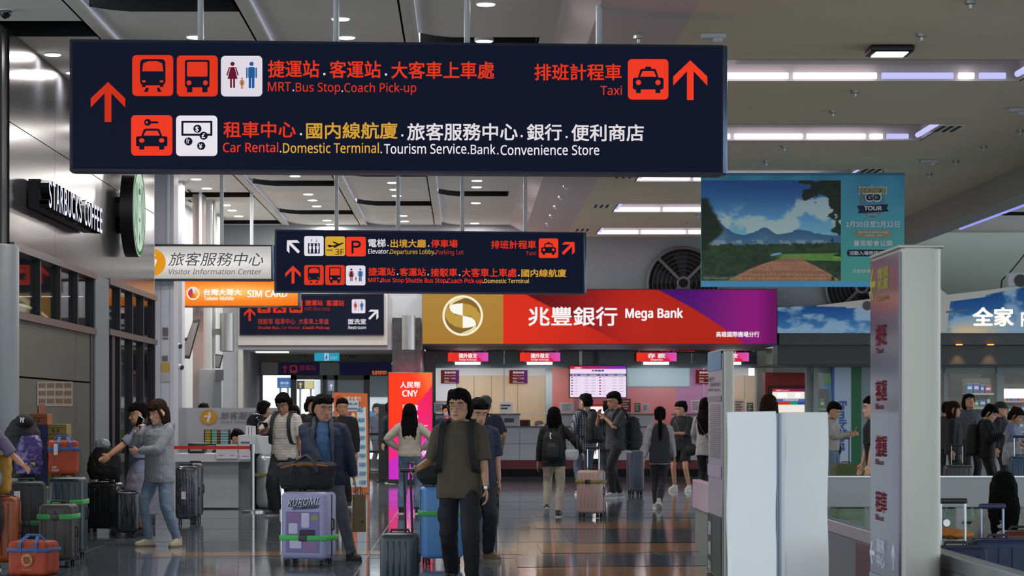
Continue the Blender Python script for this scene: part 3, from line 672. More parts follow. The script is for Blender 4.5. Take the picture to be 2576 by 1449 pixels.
# small things on the counter shelf
def standee(name, px0, px1, py0, py1, colr, label, ink='303030', Y=Y5-.25, cat='notice', rows_=4, emit=0):
    f = Face(px0, Y); t = thing(name, label, cat, f((px0+px1)/2, py1))
    MB().box(XP(px0, Y), XP(px1, Y), Y, Y+.02, ZP(py1, Y), ZP(py0, Y)).build('sheet', mat('standee_'+colr, colr, .6), t)
    MB().box(XP(px0, Y)+.03, XP(px1, Y)-.03, Y+.02, Y+.10, ZP(py1, Y), ZP(py1, Y)+.015).build('foot', M_alu, t)
    b = MB(); h = (py1-py0)/(rows_+1.5)
    for i in range(rows_):
        wv = (.8, .55, .7, .6, .75)[i % 5]
        b.poly([f(x, y, .004) for x, y in rect(px0+(px1-px0)*.12, py0+h*(i+.8), px0+(px1-px0)*(.12+wv*.9), py0+h*(i+.8)+h*.45)])
    b.build('printed_lines', mat('ink_'+ink, ink, .6), t, fix=False); return t
standee('notice_stand', 1256, 1290, 1012, 1038, 'c4c8cc', 'white framed notice with a dark picture on the counter shelf', '23252c', rows_=2)
standee('notice_stand', 1092, 1118, 1013, 1038, 'b8bbbd', 'pale notice sheet at the left end of the bank counter', '70747a')
standee('notice_stand', 1408, 1444, 1013, 1038, 'b9bcc0', 'pale notice beside the orange panel on the bank counter', '9a9da3')
standee('notice_stand', 1563, 1587, 1003, 1037, '5a2322', 'dark red framed notice right of the rate screen', 'b59a90')
standee('notice_stand', 1596, 1611, 1014, 1037, '35493f', 'small dark green card standing on the counter', '8fa89a')
standee('notice_stand', 1617, 1632, 1016, 1037, 'a9a4ae', 'small pale card right of the green card on the counter', '6d6a78')
standee('notice_stand', 1738, 1766, 1006, 1036, 'b7b0b4', 'pinkish white box of leaflets on the bank counter', '8d8388')
standee('notice_stand', 1847, 1874, 1004, 1040, 'a3988e', 'tan notice with a drawing beside the white totem edge', '5a4f48')
standee('notice_stand', 1879, 1895, 1013, 1040, '2d3a31', 'small dark card against the wood panel', '8a9a8c')
for a, lab in ((1307, 'black card terminal at the lowered bank desk'),):
    t = thing('terminal', lab, 'device', (X55(a+13), Y5-.3, 1.155)); MB().rbox(X55(a), X55(a+26), Y5-.4, Y5-.25, 1.155, 1.30, .015).build('case', mat('black_plastic', '141416', .4), t, smooth=True)
    MB().box(X55(a)+.05, X55(a+26)-.05, Y5-.405, Y5-.4, 1.19, 1.27).build('screen', glow('3a0c0c', 1), t)
# hanging counter signs and tube lights
for k, (a, c, big, sm, lab) in enumerate(((1127, 1228, '國外匯兌', 'Foreign Exchanges', 'red to pink foreign exchange sign, left one of the pair'), (1308, 1409, '國外匯兌', 'Foreign Exchanges', 'red to pink foreign exchange sign beside the rate screen'), (1601, 1702, '存 款', 'Deposits', 'red to pink deposits sign over the counter'), (1783, 1884, '存 款', 'Deposits', 'red to pink sign half hidden by the slim white totem'))):
    Y = 54.7; f = Face(a, Y); t = thing('counter_sign', lab, 'sign', f((a+c)/2, 909), 'bank counter signs')
    MB().box(XP(a, Y), XP(c, Y), Y, Y+.12, ZP(909, Y), ZP(887, Y)).build('box', mat('sign_black'), t)
    def fn(U, V):
        base = mixc('ff3b1c', 'e02a45', U*2); curve = sstep(-.02, .02, U-(.62+.25*V)); c_ = base*(1-curve[..., None])+mixc('f03a90', 'e85ac0', (U-.6)*2.5)*curve[..., None]
        return c_
    painted(f, a, 887, c, 909, fn, 40, 10, 'film', t, 1.0, .004)
    text(f, big, a+28, a+73, 889, 901, glow('fff2f4', 1.1), t, .01, .03); text(f, sm, a+28 if k < 2 else a+36, a+73 if k < 2 else a+66, 903, 907, glow('fff2f4', 1.1), t, .01, .02)
    for xx in (a+8, c-8): MB().box(XP(xx, Y)-.01, XP(xx, Y)+.01, Y+.05, Y+.07, ZP(887, Y), zb).build('hanger', M_alu, t)
    t = thing('tube_light', 'short glowing tube lamp under the %s counter sign' % ('leftmost', 'second', 'third', 'last')[k], 'lamp', f((a+c)/2, 918), 'tube lamps over the bank counter')
    area_light('counter_lamp', (XP((a+c)/2, Y), Y-.25, ZP(918, Y)), 1.0, 16, (1, .93, .95), size_y=.2)
    MB().tube([(XP(a+18, Y), Y, ZP(914, Y)), (XP(c-20, Y), Y, ZP(914, Y))], .03, 10).build('tube', glow('ffeef2', 5), t, smooth=True)
    MB().box(XP(a+12, Y), XP(c-14, Y), Y+.02, Y+.06, ZP(911, Y), ZP(909.5, Y)).build('holder', M_alu, t)
# opening hour placards
for k, (a, c, hrs, lab) in enumerate(((1109, 1155, '09:00 ~ 15:30', 'leftmost small purple-brown opening hours placard'), (1281, 1327, '09:00 ~ 21:00', 'small purple-brown opening hours placard near the orange panel'), (1750, 1796, '09:00 ~ 15:30', 'small brown opening hours placard cut by the slim totem'))):
    f = Face(a, Y5-.06); t = thing('hours_placard', lab, 'sign', f((a+c)/2, 965), 'opening hours placards')
    MB().box(XP(a, Y5), XP(c, Y5), Y5-.055, Y5-.04, ZP(965, Y5), ZP(931, Y5)).build('plate', mat('plate_dark', '3a1a20', .5), t)
    painted(f, a, 931, c, 965, lambda U, V: mixc('7c2c22' if k < 2 else '7a1f14', '7a2a8a' if k < 2 else '4a1018', sstep(.3, 1, U)), 12, 8, 'print', t, .55, .004)
    m_ = glow('e8d0dc', .8); text(f, '營業時間', a+9, c-9, 934.5, 940, m_, t, .01, .03); text(f, 'Opening Hours', a+9, c-9, 943, 946, m_, t, .01, .01); text(f, hrs, a+9, c-9, 950, 954, m_, t, .01, .01)
    flat(f, [rect(a+9, 958, a+20, 959.5), rect(a+9, 961.5, c-9, 962.3)], m_, t, 'small_print', .01)
# rate screen
f = Face(1432, 54.5); t = thing('rate_screen', 'large bright exchange rate screen with red to purple header over the counter', 'screen', f(1503, 1000))
MB().box(XP(1431, 54.5), XP(1577, 54.5), 54.5, 54.6, ZP(1001, 54.5), ZP(919, 54.5)).build('bezel', M_dark, t)
MB().box(XP(1500, 54.5), XP(1506, 54.5), 54.55, 54.62, ZP(919, 54.5), zb).build('hanger', M_dark, t)
def scr(U, V):
    c_ = np.ones(U.shape+(3,))*np.array([.97, .90, .99]); c_ = np.where((V < .10)[..., None], mixc('d8203c', '8a2ab8', U*1.1), c_)
    return np.where(((V > .25) & (V < .33))[..., None], np.array([.42, .36, .58]), c_)
painted(f, 1434, 921, 1575, 999, scr, 60, 60, 'picture', t, 1.05, .004)
text(f, '兆豐銀行', 1445, 1464, 923.5, 927.5, glow('ffd9e0', 1), t, .01, .03); text(f, '外幣匯率', 1488, 1520, 930, 935, glow('40305a', 1), t, .01, .05)
b1, b2, b3 = MB(), MB(), MB()
for i in range(7):
    y = 948+i*7.0
    for x0_ in (1437, 1507):
        (b1 if (i+x0_) % 2 else b2).poly([f(x, yy_, .01) for x, yy_ in rect(x0_, y, x0_+4.5, y+3)])
        for dx, wv in ((9, 7), (34, 10), (50, 11)): b3.poly([f(x, yy_, .01) for x, yy_ in rect(x0_+dx, y+.8, x0_+dx+wv, y+2)])
b1.build('flag_icons', glow('d0303c', 1), t, fix=False)['kind'] = 'stuff'; b2.build('flag_icons', glow('3458a8', 1), t, fix=False)['kind'] = 'stuff'; b3.build('rate_rows', glow('b9a8c8', 1), t, fix=False)
text(f, '幣  別     現金買入  現金賣出', 1440, 1502, 942, 945.5, glow('f4ecff', 1), t, .01, .02); text(f, '幣  別     現金買入  現金賣出', 1510, 1571, 942, 945.5, glow('f4ecff', 1), t, .01, .02)
# white floor-standing screen behind the couple
f = Face(1490, 54.2); t = thing('info_screen', 'bright white upright screen behind the man in the plaid shirt', 'screen', f(1508, 1157))
MB().rbox(XP(1482, 54.2), XP(1530, 54.2), 54.2, 54.32, .3, ZP(1017, 54.2), .02).build('case', M_dark, t, smooth=True)
MB().box(XP(1485, 54.2), XP(1527, 54.2), 54.19, 54.2, ZP(1154, 54.2), ZP(1023, 54.2)).build('screen', glow('fff6f6', 1.15), t); MB().box(XP(1485, 54.2), XP(1527, 54.2), 54.185, 54.19, ZP(1023, 54.2), ZP(1019, 54.2)).build('header', glow('d0302a', 1), t)
MB().box(XP(1480, 54.2), XP(1532, 54.2), 54.1, 54.5, 0, .05).build('foot', M_dark, t)
# red led ticker
f = Face(1650, 54.9); t = thing('led_ticker', 'red dot matrix ticker under the bank sign', 'sign', f(1735, 889))
MB().box(XP(1655, 54.9), XP(1815, 54.9), 54.85, 54.95, ZP(889, 54.9), ZP(873, 54.9)).build('case', M_dark, t)
text(Face(1650, 54.84), '匯率最優', 1662, 1686, 877, 884, glow('ff2a12', 1.2), t, .004, .04); text(Face(1650, 54.84), '24小時外幣服務', 1693, 1748, 877, 884, glow('ff2a12', 1.2), t, .004, .04); text(Face(1650, 54.84), '歡迎光', 1787, 1808, 877, 884, glow('ff2a12', 1.2), t, .004, .04)
# red exchange alcove with a screen
f = Face(1925, 53.0); al = thing('red_booth', 'dark red booth panel around a currency screen right of the bank', 'booth', f(1983, 1200))
MB().box(XP(1925, 53), XP(2040, 53), 53, 53.5, 0, ZP(937, 53)).build('body', mat('booth_red', '8c1d12', .5), al); MB().box(XP(1933, 53), XP(2034, 53), 52.97, 53, ZP(1060, 53), ZP(970, 53)).build('recess', mat('booth_dark', '3a0c10', .5), al)
fs_ = Face(1925, 52.96)
def scr2(U, V):
    c_ = np.ones(U.shape+(3,))*np.array([1, .97, .93]); c_ = np.where((V < .12)[..., None], mixc('c02040', '7a1f50', U), c_); c_ = np.where(((V > .42) & (V < .55))[..., None], np.array([.36, .42, .62]), c_)
    hd = (V > .55) & (V < .66); c_ = np.where((hd & (U < .55))[..., None], np.array([.85, .2, .12]), c_); c_ = np.where((hd & (U >= .55) & (U < .78))[..., None], np.array([.1, .62, .42]), c_); return np.where((hd & (U >= .78))[..., None], np.array([.15, .3, .65]), c_)
painted(fs_, 1943, 978, 2024, 1038, scr2, 50, 45, 'screen', al, 1.0, .004)
text(fs_, '兆豐銀行 Mega Bank', 1951, 1985, 980.5, 984, glow('ffe0e6', 1), al, .01, .02); text(fs_, '台幣存款利率', 1970, 2008, 1004, 1009, glow('e8ecff', 1), al, .01, .02)
flat(fs_, [rect(1955, 989, 1980, 1000), rect(2000, 989, 2013, 1000)], glow('ffffff', 1.15), al, 'bright_fields', .01)
# ---------- convenience store front
st_ = structure('wall_store', (10, 51, 0), 'convenience store front with pale frames and dark fascia')
MB().box(X50(1956), 16, YB-.25, YB, ZP(868, YB), ZP(838, YB)).build('fascia', M_fascia, st_); MB().box(X50(1956), 16, YB-.15, YB, ZP(917, YB), ZP(869, YB)).build('fascia', mat('fascia_low', '393f40', .6, noise=.05), st_)
MB().box(X50(1910), 16, YB, YB+1.3, ZP(917, YB)-.04, ZP(917, YB)).build('soffit', mat('soffit_grey', '5b5e58', .7), st_)
M_frame = mat('store_frame', '8b9a9b', .5)
MB().box(XP(2040, 51), 16, 51, 51.1, ZP(938, 51), ZP(924, 51)).build('head_frame', M_frame, st_)
for a, c in ((2046, 2058), (2166, 2190), (2376, 2382), (2507, 2524)): MB().box(XP(a, 51), XP(c, 51), 50.95, 51.1, 0, ZP(924, 51)).build('post', M_frame, st_)
MB().box(XP(2058, 51), 16, 51.03, 51.04, 0, ZP(938, 51)).build('glass', mat('screen_glass'), st_)
for a, c, co in ((2093, 2099, '2c5ea8'), (2099, 2141, 'a9bfd6'), (2141, 2166, '14613a')): MB().box(XP(a, 50.8), XP(c, 50.8), 50.8, 50.95, 0, ZP(922, 50.8)).build('striped_pillar', mat('stripe_'+co, co, .5), st_)
# store name runs down the pillar: text turned 90 degrees clockwise
def vtext(face, body, px0, px1, py0, py1, m, parent, off=.01, bold=.03):
    vs, fs = text_geo(body, bold); a, b_ = vs.min(0), vs.max(0)
    P = [face(px0+(px1-px0)*(v[1]-a[1])/(b_[1]-a[1]), py0+(py1-py0)*(v[0]-a[0])/(b_[0]-a[0]), off+v[2]) for v in vs]
    P = [face(px1-(px1-px0)*(1-(v[1]-a[1])/(b_[1]-a[1])), py0+(py1-py0)*(v[0]-a[0])/(b_[0]-a[0]), off+v[2]) for v in vs]
    b = MB(); b.add(P, fs); return b.build('lettering', m, parent, fix=False)
vtext(Face(2100, 50.8), 'FamilyMart', 2104, 2130, 1009, 1135, mat('letter_blue', '2456a0', .5), st_)
MB().box(XP(2030, 51), XP(2048, 51), 51.1, 51.3, 0, 3).build('post', M_frame, st_)
MB().box(X55(1903), XP(2070, 55.3), 55.3, 55.4, 0, 3.3).build('end_wall', mat('lobby_grey'), bank); MB().box(X55(1916), XP(2046, 52.9), 52.9, 53.05, ZP(936, 52.9), 3.0).build('concrete_lintel', mat('concrete', '6e7068', .7, noise=.12, nscale=3), bank)
# store interior
si = structure('wall_store_interior', (11, 57, 0), 'inside of the store behind the glass')
MB().box(XP(2046, 57), 17, 57, 57.1, 0, 3.1).build('rear_wall', mat('store_rear', '4e4a40', .7, noise=.2, nscale=2), si); MB().box(XP(2046, 57), 17, 51.2, 57, 3.0, 3.05).build('store_ceiling', mat('store_rear'), si)
MB().box(XP(2070, 57), XP(2098, 57), 56.9, 57, ZP(1010, 57), ZP(940, 57)).build('mural', mat('mural', '3f8fc0', .6), si); MB().box(XP(2070, 57), XP(2098, 57), 56.88, 56.9, ZP(965, 57), ZP(942, 57)).build('mural', mat('mural_green', '5c8f3c', .6, noise=.3, nscale=3), si)
MB().box(XP(2166, 57), XP(2196, 57), 56.9, 57, ZP(960, 57), ZP(935, 57)).build('mural', mat('mural'), si)
area_light('store_light', (12.5, 54, 2.9), 5, 110, (.95, 1, .95), size_y=3)
# ================================================================ SIGNS
NAVY = '10162c'; RED = 'ee3a20'; WHT = 'efe9ee'; YEL = 'e0a83a'; BRED = 'ff3f26'
_n = [0]
def layer(f, t, polys, col, off, name='pictogram', s=1.0): return flat(f, polys, glow(col, s), t, name, off)
def sc(P, x0, y0, x1, y1): return [(x0+x*(x1-x0)/100, y0+y*(y1-y0)/100) for x, y in P]
def tile(f, t, x0, y0, x1, y1, col, layers, s=1.0):
    tl = layer(f, t, [rr(x0, y0, x1, y1, (x1-x0)*.1)], col, .012, 'pictogram_tile', s)
    for i, (c, polys) in enumerate(layers): flat(f, [sc(P, x0, y0, x1, y1) for P in polys], glow(c, s), tl, 'pictogram', .016+.004*i)
def R4(x0, y0, x1, y1, r=4): return rr(x0, y0, x1, y1, r)
def ic_train(d, r): return [(d, [R4(19, 10, 81, 74, 10), [(28, 90), (34, 80), (40, 80), (38, 90)], [(62, 90), (60, 80), (66, 80), (72, 90)], R4(24, 70, 33, 78, 1), R4(67, 70, 76, 78, 1)]), (r, [[(27, 20), (40, 15), (60, 15), (73, 20), (76, 40), (24, 40)], R4(24, 62, 33, 67, 2), R4(67, 62, 76, 67, 2)])]
def ic_bus(d, r): return [(d, [R4(20, 11, 80, 78, 5), R4(25, 76, 38, 90, 2), R4(62, 76, 75, 90, 2)]), (r, [R4(25, 16, 75, 52, 3), circ(30, 67, 6, 16), circ(70, 67, 6, 16)])]
def ic_taxi(d, r, key=False):
    o = [R4(12, 46, 88, 75, 5), [(24, 48), (31, 26), (37, 24), (63, 24), (69, 26), (76, 48)], R4(20, 74, 32, 84, 1), R4(68, 74, 80, 84, 1)]
    if not key: o.append(R4(43, 19, 57, 25, 1))
    else:
        sh = lambda P: [(x, 30+(y-20)*.86) for x, y in P]
        o = [sh(P) for P in o]+[circ(40, 18, 8.5, 16), R4(46, 15.5, 66, 20.5, 2)]
    inn = [[(30, 44), (36, 30), (64, 30), (70, 44)], circ(26, 58, 6.5, 16), circ(74, 58, 6.5, 16)]
    if key: inn = [[(x, 30+(y-20)*.86) for x, y in P] for P in inn]+[circ(38, 18, 3, 10)]
    return [(d, o), (r, inn)]
def man(cx_, c, s=1.0, y=0): return (c, [circ(cx_, 20*s+y, 5.2*s, 14), R4(cx_-8*s, 28*s+y, cx_+8*s, 55*s+y, 3*s), R4(cx_-13*s, 29*s+y, cx_-9.5*s, 55*s+y, 1.6*s), R4(cx_+9.5*s, 29*s+y, cx_+13*s, 55*s+y, 1.6*s), R4(cx_-7*s, 54*s+y, cx_-.8*s, 80*s+y, 1.5*s), R4(cx_+.8*s, 54*s+y, cx_+7*s, 80*s+y, 1.5*s)])
def lady(cx_, c, s=1.0, y=0):
    t = lambda P: [(cx_+x*s, yy*s+y) for x, yy in P]
    return (c, [circ(cx_, 20*s+y, 5.2*s, 14), t([(-5, 28), (5, 28), (12, 57), (-12, 57)]), t([(-6, 28), (-9, 28), (-15, 48), (-12, 49)]), t([(6, 28), (9, 28), (15, 48), (12, 49)]), t([(-6, 57), (-1.5, 57), (-1.5, 79), (-6, 79)]), t([(1.5, 57), (6, 57), (6, 79), (1.5, 79)])])
def ic_wc(): return [lady(28, '6e1530'), man(74, '2460a0'), lady(51, 'b07030', .42, 48)]
def ic_money(d, w_): return [(d, [R4(13, 13, 88, 50, 1), circ(52, 33, 10, 16), circ(67, 50, 10, 16), circ(30, 64, 10, 16), circ(61, 75, 10, 16)]), (w_, [rect(18, 18, 83, 45)]), (d, [circ(52, 33, 10, 16), circ(67, 50, 10, 16)])]
def ic_lift(d, w_): return [(d, [rect(20, 36, 80, 88), [(34, 22), (38, 15), (42, 22)], rect(37, 20, 39, 31), [(60, 24), (64, 31), (68, 24)], rect(63, 14, 65, 26)]), (w_, [q for cx_ in (31, 50, 69) for q in (circ(cx_, 42, 4, 10), R4(cx_-6, 48, cx_+6, 66, 2), rect(cx_-3.5, 66, cx_+3.5, 84))])]
def arrow(x, y, s, deg=0):
    P = [(-5, 50), (-5, -18), (-43, 12), (-43, -7), (0, -50), (43, -7), (43, 12), (5, -18), (5, 50)]
    P = [(-8.5, 50), (-8.5, -22), (-43, 14), (-43, -9), (0, -50), (43, -9), (43, 14), (8.5, -22), (8.5, 50)]
    a = R(deg); return [(x+(u*math.cos(a)-v*math.sin(a))*s/100, y+(u*math.sin(a)+v*math.cos(a))*s/100) for u, v in P]
def hung_sign(label, f, px0, px1, z0, z1, thick, poles, pole_top, col=NAVY, name='direction_sign', cap=True, pr=.03):
    a, b_ = f(px0, CY), f(px1, CY); t = thing(name, label, 'sign', ((a.x+b_.x)/2, (a.y+b_.y)/2, z0))
    d = (b_-a).normalized(); n = f.n; L = (b_-a).length
    M = Matrix(((d.x, -n.x, 0, a.x), (d.y, -n.y, 0, a.y), (0, 0, 1, 0), (0, 0, 0, 1)))
    MB().box(0, L, .004, thick, z0, z1, M=M).build('body', mat('sign_edge', '1c2230', .35, .3), t)
    P = [(M @ Vector((u, -.002, z))) for u, z in ((.01, z0+.01), (L-.01, z0+.01), (L-.01, z1-.01), (.01, z1-.01))]
    MB().poly(P).build('face', glow(col, 1), t, fix=False)
    e = mat('edge_trim', '5b6b84', .25, .8)
    MB().box(-.02, 0, -.012, thick+.01, z0-.01, z1+.01, M=M).box(0, L, -.012, thick+.01, z0-.015, z0, M=M).box(0, L, -.012, thick+.01, z1, z1+.012, M=M).build('trim', mat('trim_dark', '20283c', .4, .4), t)
    if cap: MB().rbox(L, L+.045, -.01, thick+.01, z0-.01, z1+.01, .015, M=M).build('end_cap', e, t, smooth=True)
    for px in poles:
        q = f(px, CY)-n*(thick/2); MB().cyl((q.x, q.y, z1), (q.x, q.y, pole_top), pr, 14).build('pole', mat('pole_white', 'b9c0c4', .4), t, smooth=True)
    return t
# ---- sign 1
f = Face(181, 21.8, 3.4)
z1 = ZP(102, 21.8); z0 = ZP(427, 21.8)
t = hung_sign('largest dark blue hanging direction sign, nearest the viewer', f, 181, 1818, z0, z1, .22, [503, 846, 1177, 1510], Zc+.02, pr=.028)
D = NAVY
layer(f, t, [arrow(272, 257, 101)], 'd8341c', .012, 'arrow'); layer(f, t, [arrow(1736, 202, 100)], BRED, .012, 'arrow')
tile(f, t, 333, 139, 436, 242, RED, ic_train(D, RED)); tile(f, t, 445, 140, 548, 243, RED, ic_bus(D, RED)); tile(f, t, 556, 141, 660, 243, 'ece6f0', ic_wc())
tile(f, t, 330, 290, 434, 392, BRED, ic_taxi(D, BRED, True)); tile(f, t, 443, 291, 547, 393, 'f6f2fa', ic_money(D, 'f6f2fa')); tile(f, t, 1579, 149, 1681, 251, BRED, ic_taxi(D, BRED))
for ch, x, y, r in (('$', 496, 325, 6), ('£', 512, 342, 6), ('fr', 473, 356, 6), ('¥', 505, 369, 6)): text(f, ch, x-r*.7, x+r*.7, y-r, y+r, glow('f6f2fa', 1), t, .032, .02)
def dots(f, t, L, s=2.6, off=.014): flat(f, [rect(x-s, y-s, x+s, y+s) for x, y in L], glow(WHT, 1), t, 'separator_dots', off)
bo = .022
for wd_, x0, x1, y0, y1, c in (('捷運站', 674, 803, 152, 196, RED), ('客運站', 829, 958, 153, 197, RED), ('大客車上車處', 984, 1243, 155, 199, RED), ('排班計程車', 1344, 1563, 161, 203, RED),
        ('租車中心', 562, 744, 306, 347, RED), ('國内線航廈', 770, 1000, 308, 350, YEL), ('旅客服務中心', 1024, 1302, 310, 354, WHT), ('銀行', 1325, 1413, 312, 354, WHT), ('便利商店', 1437, 1619, 313, 356, WHT)):
    text(f, wd_, x0, x1, y0, y1, glow(c, 1), t, .014, bo)
for wd_, x0, x1, y0, y1, c in (('MRT', 674, 732, 207, 230, 'dd3a22'), ('Bus Stop', 744, 856, 209, 231, 'dd3a22'), ('Coach Pick-up', 866, 1047, 210, 232, 'dd3a22'), ('Taxi', 1510, 1564, 217, 239, 'dd3a22'),
        ('Car Rental', 561, 700, 360, 383, BRED), ('Domestic Terminal', 712, 953, 361, 385, 'f0b440'), ('Tourism Service', 966, 1173, 363, 387, 'fbf6fb'), ('Bank', 1184, 1246, 365, 388, 'fbf6fb'), ('Convenience Store', 1259, 1507, 366, 390, 'fbf6fb')):
    text(f, wd_, x0, x1, y0, y1, glow(c, 1), t, .014, .01)
dots(f, t, [(816, 187), (971, 188), (757, 338), (1012, 341), (1312, 343), (1425, 345)]); dots(f, t, [(738, 228), (861, 230), (706, 382), (959, 384), (1178, 386), (1252, 387)], 1.8)
# ---- sign 2
f = Face(694, 37.7, 7)
z1 = ZP(579, 37.7); z0 = ZP(733, 37.7)
t = hung_sign('middle-sized dark blue hanging sign pointing to Elevator and Parking Lot', f, 694, 1468, z0, z1, .22, [848, 1003, 1165, 1324], Zc+.02, pr=.032)
layer(f, t, [arrow(737, 620, 43, -45)], 'f4eef6', .012, 'arrow'); layer(f, t, [arrow(737, 691, 45)], 'e8402a', .012, 'arrow'); layer(f, t, [arrow(1430, 624, 42, 45)], BRED, .012, 'arrow')
tile(f, t, 765, 594, 814, 644, 'f0ecf6', ic_lift('15193c', 'f0ecf6')); tile(f, t, 818, 595, 868, 644, 'e2b038', [('1a1a26', [[(10, 45), (22, 42), (38, 47), (92, 30), (90, 37), (60, 52), (52, 57), (48, 60), (40, 52), (20, 56)], [(34, 28), (58, 42), (70, 38), (44, 26)], rect(6, 68, 38, 72)])])
text(f, '3F', 843, 865, 627, 641, glow('1a1a26', 1), t, .03, .01)
tile(f, t, 870, 596, 920, 645, BRED, [(D, [R4(28, 20, 38, 86, 1), R4(28, 20, 62, 30, 3), R4(28, 46, 62, 56, 3), [(55, 20), (66, 22), (74, 30), (75, 38), (74, 46), (66, 54), (55, 56), (55, 46), (62, 43), (65, 38), (62, 32), (55, 30)]])])
tile(f, t, 765, 667, 814, 717, 'e83a20', ic_train(D, 'e83a20')); tile(f, t, 818, 667, 867, 717, 'e83a20', ic_bus(D, 'e83a20')); tile(f, t, 870, 668, 919, 718, 'efeaf6', ic_wc()); tile(f, t, 1355, 600, 1404, 649, BRED, ic_taxi(D, BRED))
for wd_, x0, x1, y0, y1, c in (('電梯', 926, 970, 601, 622, WHT), ('出境大廳', 982, 1071, 602, 623, YEL), ('停車場', 1084, 1151, 603, 623, RED), ('排班計程車', 1235, 1348, 605, 626, RED),
        ('捷運站', 926, 994, 673, 694, RED), ('客運站', 1005, 1071, 674, 695, RED), ('接駁車', 1083, 1150, 675, 696, RED), ('大客車上車處', 1162, 1299, 675, 697, RED), ('國内線航廈', 1311, 1424, 677, 697, YEL)):
    text(f, wd_, x0, x1, y0, y1, glow(c, 1), t, .014, bo)
for wd_, x0, x1, y0, y1, c in (('Elevator', 926, 977, 627, 638, WHT), ('Departures Lobby', 982, 1092, 628, 639, 'd8a840'), ('Parking Lot', 1097, 1166, 629, 640, 'c03424'), ('Taxi', 1322, 1348, 632, 642, 'c03424'),
        ('MRT', 926, 954, 699, 710, BRED), ('Bus Stop', 959, 1016, 700, 710, BRED), ('Shuttle Bus Stop', 1020, 1121, 700, 711, BRED), ('Coach Pick-up', 1125, 1213, 701, 712, BRED), ('Domestic Terminal', 1218, 1330, 702, 712, 'f0c060')):
    text(f, wd_, x0, x1, y0, y1, glow(c, 1), t, .014, .01)
dots(f, t, [(976, 618), (1078, 619), (1000, 690), (1077, 691), (1156, 692), (1305, 693)], 1.6); dots(f, t, [(980, 637), (1094, 638), (957, 709), (1123, 710), (1215, 711)], 1.1)
# ---- visitor information sign
f = Face(388, 37.4, 6)
z1 = ZP(617, 37.5); z0 = ZP(704, 37.5)
t = hung_sign('white backlit visitor information sign hanging just beyond the coffee shop wall', f, 366, 683, z0, z1, .2, [422, 558], Zc, col='dedbd6', name='information_sign')
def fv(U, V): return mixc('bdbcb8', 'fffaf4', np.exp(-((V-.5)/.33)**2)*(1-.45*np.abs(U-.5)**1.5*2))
for o_ in list(t.children):
    if o_.name.startswith('face'): bpy.data.objects.remove(o_)
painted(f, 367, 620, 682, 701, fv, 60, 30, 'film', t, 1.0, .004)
layer(f, t, [circ(382, 660, 35, 40)], 'eb9c1e', .012, 'emblem_disc')
layer(f, t, [circ(384, 642, 7, 16, 5), [(366, 655), (392, 651), (395, 656), (389, 672), (386, 690), (378, 688), (380, 668), (383, 661), (368, 664)]], 'fff6ea', .016, 'emblem_letter')
text(f, '旅客服務中心', 427, 664, 635, 669, glow('3c4050', 1), t, .014, -.008, slant=.25); text(f, 'Visitor Information Center', 423, 658, 677, 690, glow('50505c', 1), t, .014, 0, slant=.2)
# ---- sim card sign
f = Face(442, 42.5)
z1 = ZP(706, 42.5); z0 = ZP(771, 42.5)
t = hung_sign('glowing orange SIM card sign below the white information sign', f, 442, 750, z0, z1, .16, [503, 632], Zc, col='f08020', name='phone_shop_sign')
for o_ in list(t.children):
    if o_.name.startswith('face'): bpy.data.objects.remove(o_)
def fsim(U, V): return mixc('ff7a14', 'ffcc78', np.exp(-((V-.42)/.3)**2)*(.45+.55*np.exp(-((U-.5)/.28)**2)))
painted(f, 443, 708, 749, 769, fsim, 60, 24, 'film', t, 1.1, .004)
layer(f, t, [circ(486, 738, 16.5, 28)], 'fff0e0', .010, 'emblem_ring', 1.1)
for i, c in enumerate(('ffb030', 'f07a1c', 'e0402a', 'd8303c', 'b0309c', 'f4e8f4', 'ffd070')):
    a0, a1 = 2*math.pi*i/7, 2*math.pi*(i+1)/7; layer(f, t, [[(486, 738)]+[(486+13*math.cos(a0+(a1-a0)*j/4), 738+13*math.sin(a0+(a1-a0)*j/4)) for j in range(5)]], c, .014, 'emblem_facet')
text(f, '台灣大哥大', 512, 608, 727, 743, glow('fff4ee', 1.25), t, .014, .035); text(f, 'Taiwan Mobile', 513, 588, 746, 755, glow('fff4ee', 1.2), t, .014, .03); text(f, 'SIM CARD', 622, 723, 731, 747, glow('fff4ee', 1.25), t, .014, .03)
l = area_light('sim_glow', (XP(560, 42.3), 42.3, ZP(740, 42.3)), 2.0, 22, (1, .45, .15), rot=(R(90), 0, 0), size_y=.4)
# ---- sign 3 on the portal header
f = Face(603, YB-.12)
t = thing('portal_sign', 'dark blue direction panel with Restroom on the pale portal header', 'sign', f(785, 843))
MB().box(XP(603, 49.9), XP(966, 49.9), 49.85, 49.9, ZP(843, 49.9), ZP(739, 49.9)).build('panel', mat('sign_edge'), t); f = Face(603, 49.85)
layer(f, t, [rect(604, 740, 965, 842)], NAVY, .003, 'face')
layer(f, t, [arrow(628, 791, 33)], 'd8361c', .012, 'arrow'); layer(f, t, [arrow(940, 791, 33, 45)], 'f4eef6', .012, 'arrow')
for x, ic in ((648, ic_train(D, 'd8361c')), (687, ic_bus(D, 'd8361c')), (728, ic_taxi(D, 'd8361c'))): tile(f, t, x, 754, x+33, 787, 'd8361c', ic)
tile(f, t, 885, 753, 919, 788, 'efeaf6', [lady(27, 'c03040'), man(74, '2460a0'), ('30304a', [rect(49, 10, 51, 86)])])
